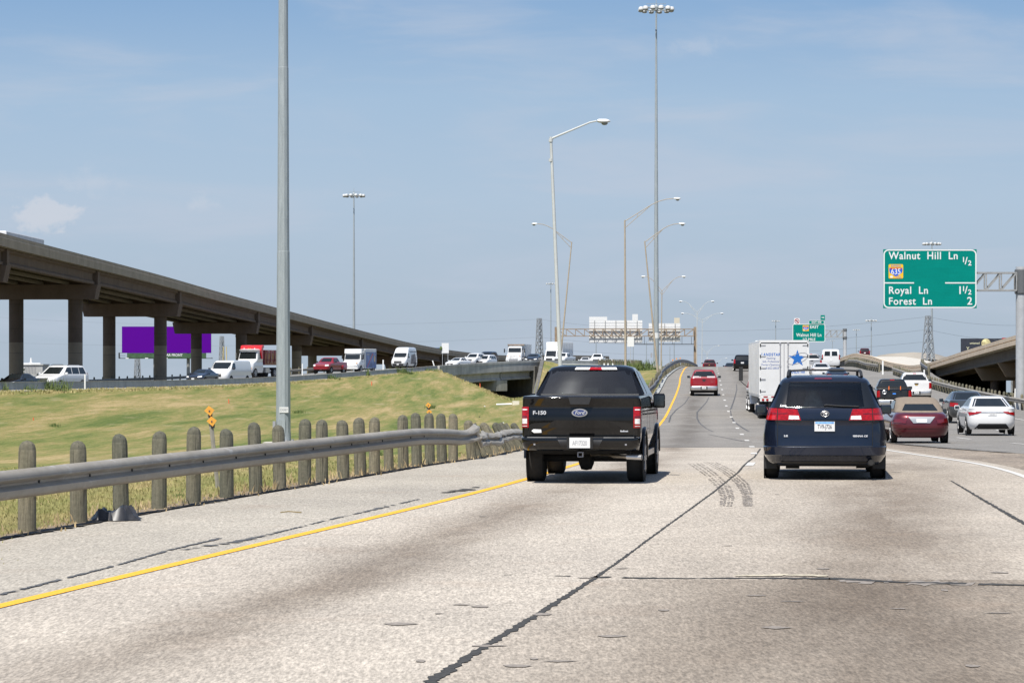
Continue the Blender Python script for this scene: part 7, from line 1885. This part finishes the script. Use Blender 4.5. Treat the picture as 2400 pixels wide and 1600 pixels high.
# ---------------------------------------------------------------- billboards
BY = 450.0; u5 = BY / F
c = P((286 + 495) / 2, (765 + 827) / 2, BY)
bb = tag(empty('billboard', (c.x, c.y, -8)), 'large plain purple billboard seen between the flyover columns', 'billboard')
cz = c.z + 8; w5, h5 = 209 * u5, 62 * u5
M_pur = simple('billboard_purple', (.085, .0, .235), .8, spec=.1)
MB().box((0, 0, cz), (w5, .35, h5)).build('panel', M_pur, bb)
gb = MB().box(((298 + 483) / 2 * u5 - (286 + 495) / 2 * u5, .02, HC - (833.5 - CY) * u5 + 8), ((483 - 298) * u5, .3, 12.6 * u5)).build('apron', simple('apron_green', (.045, .10, .045), .7, var=.35, scale=2), bb)
text('CLEAR FRONT', .55, M_sw, gb, (.85, -.14, HC - (832 - CY) * u5 + 8), bold=.012)
text('4800', .5, M_sw, gb, (5.2, -.14, HC - (831.5 - CY) * u5 + 8), bold=.012)
mb = MB(); zc5 = HC - (839.5 - CY) * u5 + 8
mb.box((0, -.9, zc5), ((500 - 282) * u5, 1.0, .10)); 
for k in range(16): mb.bar((-7.4 + k, -1.4, zc5), (-7.4 + k, -1.4, zc5 + .2), .04)
for k in range(4): mb.bar((-7.7, -1.4 + k * .4, zc5), (-7.7, -1.4 + k * .4, zc5 + .9), .05)
mb.bar((-7.7, -1.4, zc5 + .9), (-6.6, -1.4, zc5 + .9), .05); mb.bar((-7.7, -1.4, zc5 + .45), (-6.6, -1.4, zc5 + .45), .05)
mb.build('catwalk', MT['under'], bb)
for x in (-6.3, -3.1, .1, 4.9): MB().box((x, -1.35, zc5 + .02), (.5, .3, .16)).build('flood_lamp', M_lum, bb)
for x in (-2.0, 3.5): MB().tube([(x, .6, 0), (x, .6, cz)], .28, 10).build('support_post', M_steelt, bb)
RY = 600.0; u6 = RY / F
cl = P(2252, 793, RY); w6, h6 = 160 * u6, 48 * u6
rb = tag(empty('billboard', (cl.x + w6 / 2, RY, -8)), 'dark navy billboard with a golden globe, behind the right flyover', 'billboard')
zc6 = cl.z + 8 - h6 / 2
MB().box((0, 0, zc6), (w6, .4, h6)).build('panel', simple('billboard_navy', (.022, .026, .040), .7, var=.3, scale=.8), rb)
def rpx(px, py): return ((px - 2252) * u6 - w6 / 2, cl.z + 8 - (py - 793) * u6)
gx_, gz2 = rpx(2310.5, 804.5)
gl = simple('golden_globe', (.70, .50, .26), .6, var=.8, scale=.9)
MB().prism([(gx_ + a, gz2 + b) for a, b in oval(1.02, 1.02, 24)], .05, Matrix.Translation((0, -.26, 0))).build('globe_picture', gl, rb)
M_cream = simple('cream_letters', (.62, .60, .40), .6)
x, z = rpx(2284, 804); text('untamed', .62, M_cream, rb, (x, -.215, z), bold=.008)
x, z = rpx(2330, 804); text('spirit', .62, M_cream, rb, (x, -.215, z), bold=.008)
x, z = rpx(2268, 817); text('Y', 1.0, M_cream, rb, (x, -.215, z), bold=.012)
x, z = rpx(2353.5, 793.4); MB().box((x, -.03, z - .08), (1.0, .45, .5)).build('red_corner', M_shr, rb)
for x in (-4, 4): MB().tube([(x, .6, 0), (x, .6, zc6)], .4, 10).build('support_post', M_steelt, rb)

# ---------------------------------------------------------------- lattice towers and wires
M_lat = simple('lattice_steel', (.30, .32, .34), .6, metal=.2, var=.15)
def tower(label, px, Y, ytop, zb, w0, w1, n=10, arms=False):
    x = (px - CX) * Y / F; H = HC - (ytop - CY) * Y / F - zb
    r = tag(empty('lattice_tower', (x, Y, zb), .5), label, 'pylon', 'steel lattice towers')
    mb = MB(); t = .16 * Y / 600
    lv = [1 - (1 - k / n) ** 1.25 for k in range(n + 1)]
    cs = lambda k: [(sx * (w0 + (w1 - w0) * lv[k]) / 2, sy * (w0 + (w1 - w0) * lv[k]) / 2, H * lv[k]) for sx, sy in ((-1, -1), (1, -1), (1, 1), (-1, 1))]
    for k in range(n):
        a, b = cs(k), cs(k + 1)
        for i in range(4):
            j = (i + 1) % 4; mb.bar(a[i], b[i], t); mb.bar(a[i], b[j], t * .7); mb.bar(a[j], b[i], t * .7); mb.bar(b[i], b[j], t * .7)
    mb.build('lattice', M_lat, r)
    return r
tower('grey lattice tower standing beside the mast right of the large green sign', 2175.5, 640, 740, -8, 3.6, .9)
tower('narrow lattice tower above the small bridge', 1264, 900, 746, -10, 3.0, 1.1, 12)
tower('thin lattice tower below the left half of the purple billboard', 322, 700, 838, -12, 2.2, .9, 9)
tower('faint lattice tower right of the purple billboard', 520, 900, 788, -12, 2.4, .9, 12)
M_wire = simple('wire', (.16, .18, .20), .6)
def wire(label, a, b, sag, r):
    a, b = Vector(a), Vector(b); pts = [a.lerp(b, k / 24) - Vector((0, 0, sag * 4 * (k / 24) * (1 - k / 24))) for k in range(25)]
    o = MB().tube([p - a for p in pts], r, 4).build('power_line', M_wire); o.location = a; tag(o, label, 'power line', 'power lines'); return o
wl_ = [((-50, 740, 1300), (1264, 748, 900), 8, 'upper power line running left from the narrow lattice tower'), ((-50, 800, 1300), (1264, 790, 900), 6, 'lower power line running left from the narrow lattice tower'),
       ((1264, 748, 900), (2175, 742, 640), 9, 'upper power line crossing the road between the lattice towers'), ((1264, 790, 900), (2175, 772, 640), 8, 'middle power line crossing the road between the lattice towers'), ((1264, 815, 900), (2175, 800, 640), 7, 'lower power line crossing the road between the lattice towers'),
       ((2175, 742, 640), (2500, 756, 560), 3, 'upper power line running right from the grey lattice tower'), ((2175, 772, 640), (2500, 796, 560), 3, 'lower power line running right from the grey lattice tower')]
for a, b, s_, lb in wl_: wire(lb, P(*a), P(*b), s_ * .4, .035)

# ---------------------------------------------------------------- small things by the road
M_or = simple('marker_orange', (.72, .34, .05), .5, var=.08, scale=12)
M_delpost = simple('delineator_post_steel', (.26, .24, .20), .7, var=.2)
def delineator(label, px_b, Y, pts, size, lean):
    bx = (px_b - CX) * Y / F; bz = zfield(bx, Y)
    r = tag(empty('delineator', (bx, Y, bz)), label, 'marker post', 'orange diamond marker posts')
    q = [P(a, b, Y) - Vector((bx, Y, bz)) for a, b in pts]
    MB().tube([(0, 0, -.1), q[0]], .035, 6).build('stake', M_delpost, r)
    for k in q:
        o = MB().prism([(a * size, b * size) for a, b in ((-.5, .02), (-.06, .5), (.5, -.02 + .12), (.1, -.5))], .006, Matrix.Translation((k.x, k.y - .05, k.z))).build('reflector_plate', M_or, r)
        MB().box((k.x, k.y - .056, k.z), (.02, .006, .02)).build('rivet', MT['letter_dark'], o)
    for k in q: MB().box((k.x + .015, k.y - .038, k.z - size * .42), (.06, .008, .07)).build('bracket', MT['black'], r)
    return r
delineator('leaning stake with two orange diamond plates behind the near guardrail', 512, 41.5, [(491.5, 962.5), (497, 987)], .155, 0)
delineator('stake with two small orange diamond plates near the crushed guardrail', 1012, 62, [(1004, 949.5), (1006, 965.5)], .13, 0)
# white flexible markers
M_wm = simple('white_marker', (.74, .74, .72), .5, var=.05)
def marker(label, px, Y, top, zb, w=.11, lean=0):
    x = (px - CX) * Y / F; zt = HC - (top - CY) * Y / F
    o = MB().box((0, 0, (zt - zb) / 2), (w, .04, zt - zb)).build('marker_post', M_wm); o.location = (x, Y, zb); o.rotation_euler = (0, lean, 0)
    return tag(o, label, 'marker post', 'white marker posts')
marker('white marker post right of the white sport utility vehicle', 199, 214, 877, .2)
marker('white marker post between the box truck and the high roof van', 898, 362, 843, .9, .16)
marker('white marker post leaning at the left end of the small bridge', 1022, 368, 843.5, 1.3, .14, -.28)
marker('white marker post against the pillar at the foot of the left flyover', 708.5, 330, 852, .2, .12)
marker('white marker post beside the right sign column', 2378, 167, 910, -.8, .16, .06)
marker('white marker post at the far end of the exit rail', 2069, 262, 845, .8, .14)
marker('white marker post where the right guardrail begins', 2166, 225, 866, .3, .12)
for i, px in enumerate((1416, 1425, 1436)): marker(('leftmost', 'middle', 'rightmost')[i] + ' of three short white stubs among the timber posts', px, 405, 851, zfield((px - CX) * 405 / F, 405) - .1, .2)
# fallen white marker with a box end, lying on the grass
c = P(1190, 948, 1); 
def field_hit(px, py):
    lo, hi = 20.0, 420.0; y = lo
    while y < hi:
        p = P(px, py, y)
        if p.z <= zfield(p.x, y): return p
        y += .25
    return P(px, py, 200)
c = field_hit(1190, 950)
k = c.y / F
fm_ = tag(empty('fallen_marker', (c.x, c.y, c.z + .06)), 'fallen white post with a boxy end lying on the grass near the underpass', 'debris')
MB().tube([(-27 * k, 0, .02), (10 * k, 0, .06)], 2.2 * k, 8).build('shaft', M_wm, fm_)
MB().box((19 * k, 0, .12), (16 * k, 12 * k, 11 * k)).build('box_end', simple('cream_plastic', (.62, .58, .48), .6, var=.1), fm_)
# orange stakes in the grass
for (px, py, h, lb) in ((1125, 910, 12, 'orange wooden stake at the grass edge under the small bridge'), (871, 903, 9, 'tiny orange stake high on the embankment'), (536, 945, 10, 'tiny orange stake low in the left field'), (78, 985, 7, 'tiny orange flag far left in the grass')):
    c = field_hit(px, py); k = c.y / F
    o = MB().tube([(0, 0, -.1), (.3 * k, 0, h * .5 * k), (-.3 * k, 0, h * k)], 1.1 * k, 5).build('survey_stake', simple('stake_orange', (.75, .13, .05), .6) if 'stake_orange' not in bpy.data.materials else bpy.data.materials['stake_orange'])
    o.location = c; tag(o, lb, 'stake', 'orange survey stakes')
# black plastic sheet at the pavement edge
bx, by = GP(272, 1221)
rnd = random.Random(3); mb = MB(); rows = []
for j in range(13):
    row = []
    for i in range(22):
        s_, t_ = i / 21, j / 12
        x = -.72 + 1.36 * s_ + .06 * math.sin(t_ * 5 + i); y = -.26 + .52 * t_ + .05 * math.sin(s_ * 9)
        e_ = max(0, min(1, 5 * min(s_, 1 - s_, t_ * 1.3, (1 - t_) * 1.3)))
        z = e_ * (.05 + .10 * math.exp(-((s_ - .68) / .22) ** 2) + .07 * math.exp(-((s_ - .22) / .12) ** 2) + .06 * abs(math.sin(s_ * 13 + t_ * 6)) + .04 * math.sin(s_ * 31 + t_ * 11)) + .012
        row.append((x, y, z))
    rows.append(row)
o = mb.grid(rows).build('plastic_sheet', simple('black_plastic_sheet', (.028, .028, .031), .42, var=.4, scale=7), smooth=40)
o.location = (bx, by + .10, zr(by) + .006); o.rotation_euler = (0, 0, .12); o.scale = (.42, .8, .75)
tag(o, 'crumpled black plastic sheet lying at the pavement edge below the guardrail', 'debris')
# litter
for (px, py, lb, mt) in ((1124, 978, 'small dark scrap lying on the grass behind the crushed rail', 'black'), (1136, 953, 'small white scrap lying on the grass behind the crushed rail', 'white_matte'), (1180, 992, 'tiny pale scrap beside the leaning posts', 'white_matte')):
    c = field_hit(px, py); k = c.y / F
    o = MB().box((0, 0, .05), (3.4 * k, .2, 1.6 * k), Matrix.Rotation(.4, 3, 'Y')).build('litter', MT[mt]); o.location = c; tag(o, lb, 'litter')
# fallen twig near the pavement edge
bx, by = GP(680, 1203)
o = MB().tube([(-.12, 0, .01), (-.02, .02, .02), (.14, -.03, .01)], .007, 5).build('twig', simple('twig_brown', (.20, .15, .06), .9)); o.location = (bx, by, zr(by) + .006); tag(o, 'small twig lying on the left shoulder', 'twig')

# ---------------------------------------------------------------- weeds, bushes, far trees
def clump(mb, c, w, d, h, n, rnd, leaf):
    for _ in range(n):
        a, r_ = rnd.uniform(0, 6.28), math.sqrt(rnd.random()); t = rnd.random()
        hh = h * (1 - .75 * r_ ** 1.6) * (.5 + .5 * rnd.random())
        p = Vector((c[0] + math.cos(a) * r_ * w, c[1] + math.sin(a) * r_ * d, c[2] + t * hh))
        n_ = Vector((rnd.gauss(0, 1), rnd.gauss(0, 1), rnd.gauss(.3, 1))).normalized(); u_ = n_.orthogonal().normalized(); v_ = n_.cross(u_)
        s_ = leaf * rnd.uniform(.5, 1.3)
        mb.add([p - u_ * s_, p - v_ * s_ * .5, p + u_ * s_, p + v_ * s_ * .5], [(0, 1, 2, 3)])
rnd = random.Random(21)
def weeds(label, px, Y, w, h, n, onb=True):
    x = (px - CX) * Y / F; z = zfield(max(x, XR(Y) + .4), Y)
    r = tag(empty('weed_clump', (x, Y, z)), label, 'weeds', 'weed clumps')
    mb = MB(); clump(mb, (0, 0, 0), w, .5, h, n, rnd, .10 * Y / 280)
    for _ in range(int(n * .2)): blades(mb, rnd.gauss(0, w * .5), rnd.gauss(0, .3), 0, 1, h * 1.2, .05, rnd, .03 * Y / 280)
    mb.build('leaves', M_weed, r)
def bedge(px):      # the Y where the barrier line passes column px
    lo, hi = 190.0, 425.0
    for _ in range(40):
        m = (lo + hi) / 2
        if (XR(m) - 0) * F / m + CX < px: lo = m
        else: hi = m
    return lo
for px, w, h, n, lb in ((12, .35, .55, 130, 'small weed clump against the barrier at the frame edge'), (62, .8, .45, 220, 'low weed clump against the barrier, second from the left'), (110, 1.5, .75, 520, 'long green weed clump against the barrier below the white sport utility vehicle'), (148, .5, .6, 200, 'small pointed weed clump right of the long one'), (770, 1.4, .5, 320, 'weed clump against the barrier below the red pickup'), (935, 1.8, .65, 420, 'weed clump against the barrier below the high roof van'), (862, .35, .8, 90, 'thin dry weed standing against the barrier'), (1000, 1.2, .4, 240, 'low weed clump near the left end of the small bridge')):
    Y = bedge(px) - .7; weeds(lb, px, Y, w, h, n)
weeds('leafy green weeds at the foot of the great mast left of the crest', 1497, 352, 2.6, 1.1, 900)
weeds('weeds on the bank right of the small bridge', 1282, 340, 1.6, 1.2, 400)
for px, py, lb in ((128, 1000, 'dark grass tuft in the left field'), (700, 968, 'dark green tuft right of the near mast'), (1010, 958, 'small tuft beside the small marker post'), (420, 1165, 'weed tuft beneath the near guardrail, between two posts'), (890, 1068, 'weed tuft behind the rail near its middle')):
    c = field_hit(px, py); r = tag(empty('weed_clump', c), lb, 'weeds', 'weed clumps'); mb = MB(); k = c.y / F
    blades(mb, 0, 0, 0, 60, 9 * k, 6 * k, rnd, .6 * k); mb.build('leaves', M_weed, r)
M_leaf = blade_mat('tree_leaves', (.028, .050, .014), (.075, .105, .030)); M_bark = simple('bark', (.10, .075, .055), .95, var=.3)
def tree(label, px, Y, ytop, w, zb):
    x = (px - CX) * Y / F; zt = HC - (ytop - CY) * Y / F; H = zt - zb
    r = tag(empty('tree', (x, Y, zb)), label, 'tree', 'distant trees')
    mb = MB().tube([(0, 0, 0), (.1, 0, H * .5), (0, .1, H * .8)], [.28, .2, .08], 7)
    for k in range(5):
        a = k * 1.3; mb.tube([(.05, 0, H * (.4 + .08 * k)), (math.cos(a) * w * .4, math.sin(a) * w * .4, H * (.62 + .06 * k))], [.10, .03], 5)
    mb.build('trunk', M_bark, r)
    mb = MB()
    for k in range(9):
        a, q = rnd.uniform(0, 6.28), rnd.uniform(.1, .62) * w; clump(mb, (math.cos(a) * q, math.sin(a) * q, H * rnd.uniform(.42, .72)), w * .42, w * .42, H * .30, 120, rnd, .32)
    mb.build('crown', M_leaf, r)
for i, (px, Y, yt, w) in enumerate(((222, 760, 889, 3.2), (236, 790, 886.5, 4.4), (254, 770, 888, 3.6), (318, 800, 889, 3.2), (336, 820, 887.5, 4.2), (350, 800, 889, 2.8), (100, 520, 874, 3.2), (92, 560, 864, 2.4), (42, 500, 858, 2.0), (8, 480, 880, 2.2), (438, 780, 892, 3))):
    tree(('low dark tree left of the second column pair', 'broad dark tree left of the second column pair', 'dark tree touching the second column pair', 'small tree under the purple billboard', 'broad tree under the purple billboard', 'little tree under the purple billboard, right of the broad one', 'green tree right of the leftmost column', 'narrow tree behind the leftmost column', 'sliver of a tree behind the leftmost column', 'tree at the very left edge', 'tree behind the dark blue sedan')[i], px, Y, yt, w, -14)

# ---------------------------------------------------------------- far building with a white cross shaped roof piece
BYY = 600; u7 = BYY / F
c = P(72, 870, BYY); bd = tag(empty('building', (c.x, BYY, -12)), 'low pale grey building with a white T shaped mast on its roof, far left', 'building')
zt7 = HC - (855.5 - CY) * u7 + 12
M_bw = simple('pale_cladding', (.36, .36, .35), .8, var=.2, scale=.4); M_shed = simple('shed_roof', (.42, .42, .41), .7, var=.15, scale=.5)
MB().box((0, 4, zt7 / 2), (5.2, 8, zt7)).build('wall', M_bw, bd)
MB().box((0, 4, zt7 + .12), (5.6, 8.4, .25)).build('roof', M_shed, bd)
mb = MB()
for k in range(8): mb.bar((-1.4 + .35 * k, -.05, zt7 - 1.8), (-1.1 + .30 * k, -.05, zt7), .07)
mb.build('lattice_wall', MT['letter_grey'], bd)
MB().box((-.1, 1.0, HC - (851.5 - CY) * u7 + 12), (45 * u7, .5, .26)).build('white_crossbar', M_sw, bd)
MB().lathe([(.36, 0), (.26, .6), (.14, 1.45)], 8, c=(-.1, 1.0, HC - (853.5 - CY) * u7 + 12)).build('white_mast', M_sw, bd)
# yellow masts of distant plant, right of the billboard
for i, (px, yt) in enumerate(((519, 812), (534, 812))):
    o = MB().tube([(0, 0, 0), (.5 if i == 0 else -.4, 0, HC - (yt - CY) * 700 / F + 12)], .13, 5).build('crane_mast', simple('faded_yellow', (.55, .45, .20), .7) if 'faded_yellow' not in bpy.data.materials else bpy.data.materials['faded_yellow'])
    o.location = P(px, 900, 700); o.location.z = -12; tag(o, ('left', 'right')[i] + ' of two thin faded yellow masts beyond the dump truck', 'mast')

# ---------------------------------------------------------------- lettering becomes plain mesh
dg = bpy.context.evaluated_depsgraph_get()
for o in [o for o in COL.objects if o.type == 'FONT']:
    me = bpy.data.meshes.new_from_object(o.evaluated_get(dg))
    n = bpy.data.objects.new('lettering', me); COL.objects.link(n)
    n.parent = o.parent; n.location = o.location.copy(); n.rotation_euler = o.rotation_euler.copy(); n.scale = o.scale.copy()
    bpy.data.objects.remove(o)
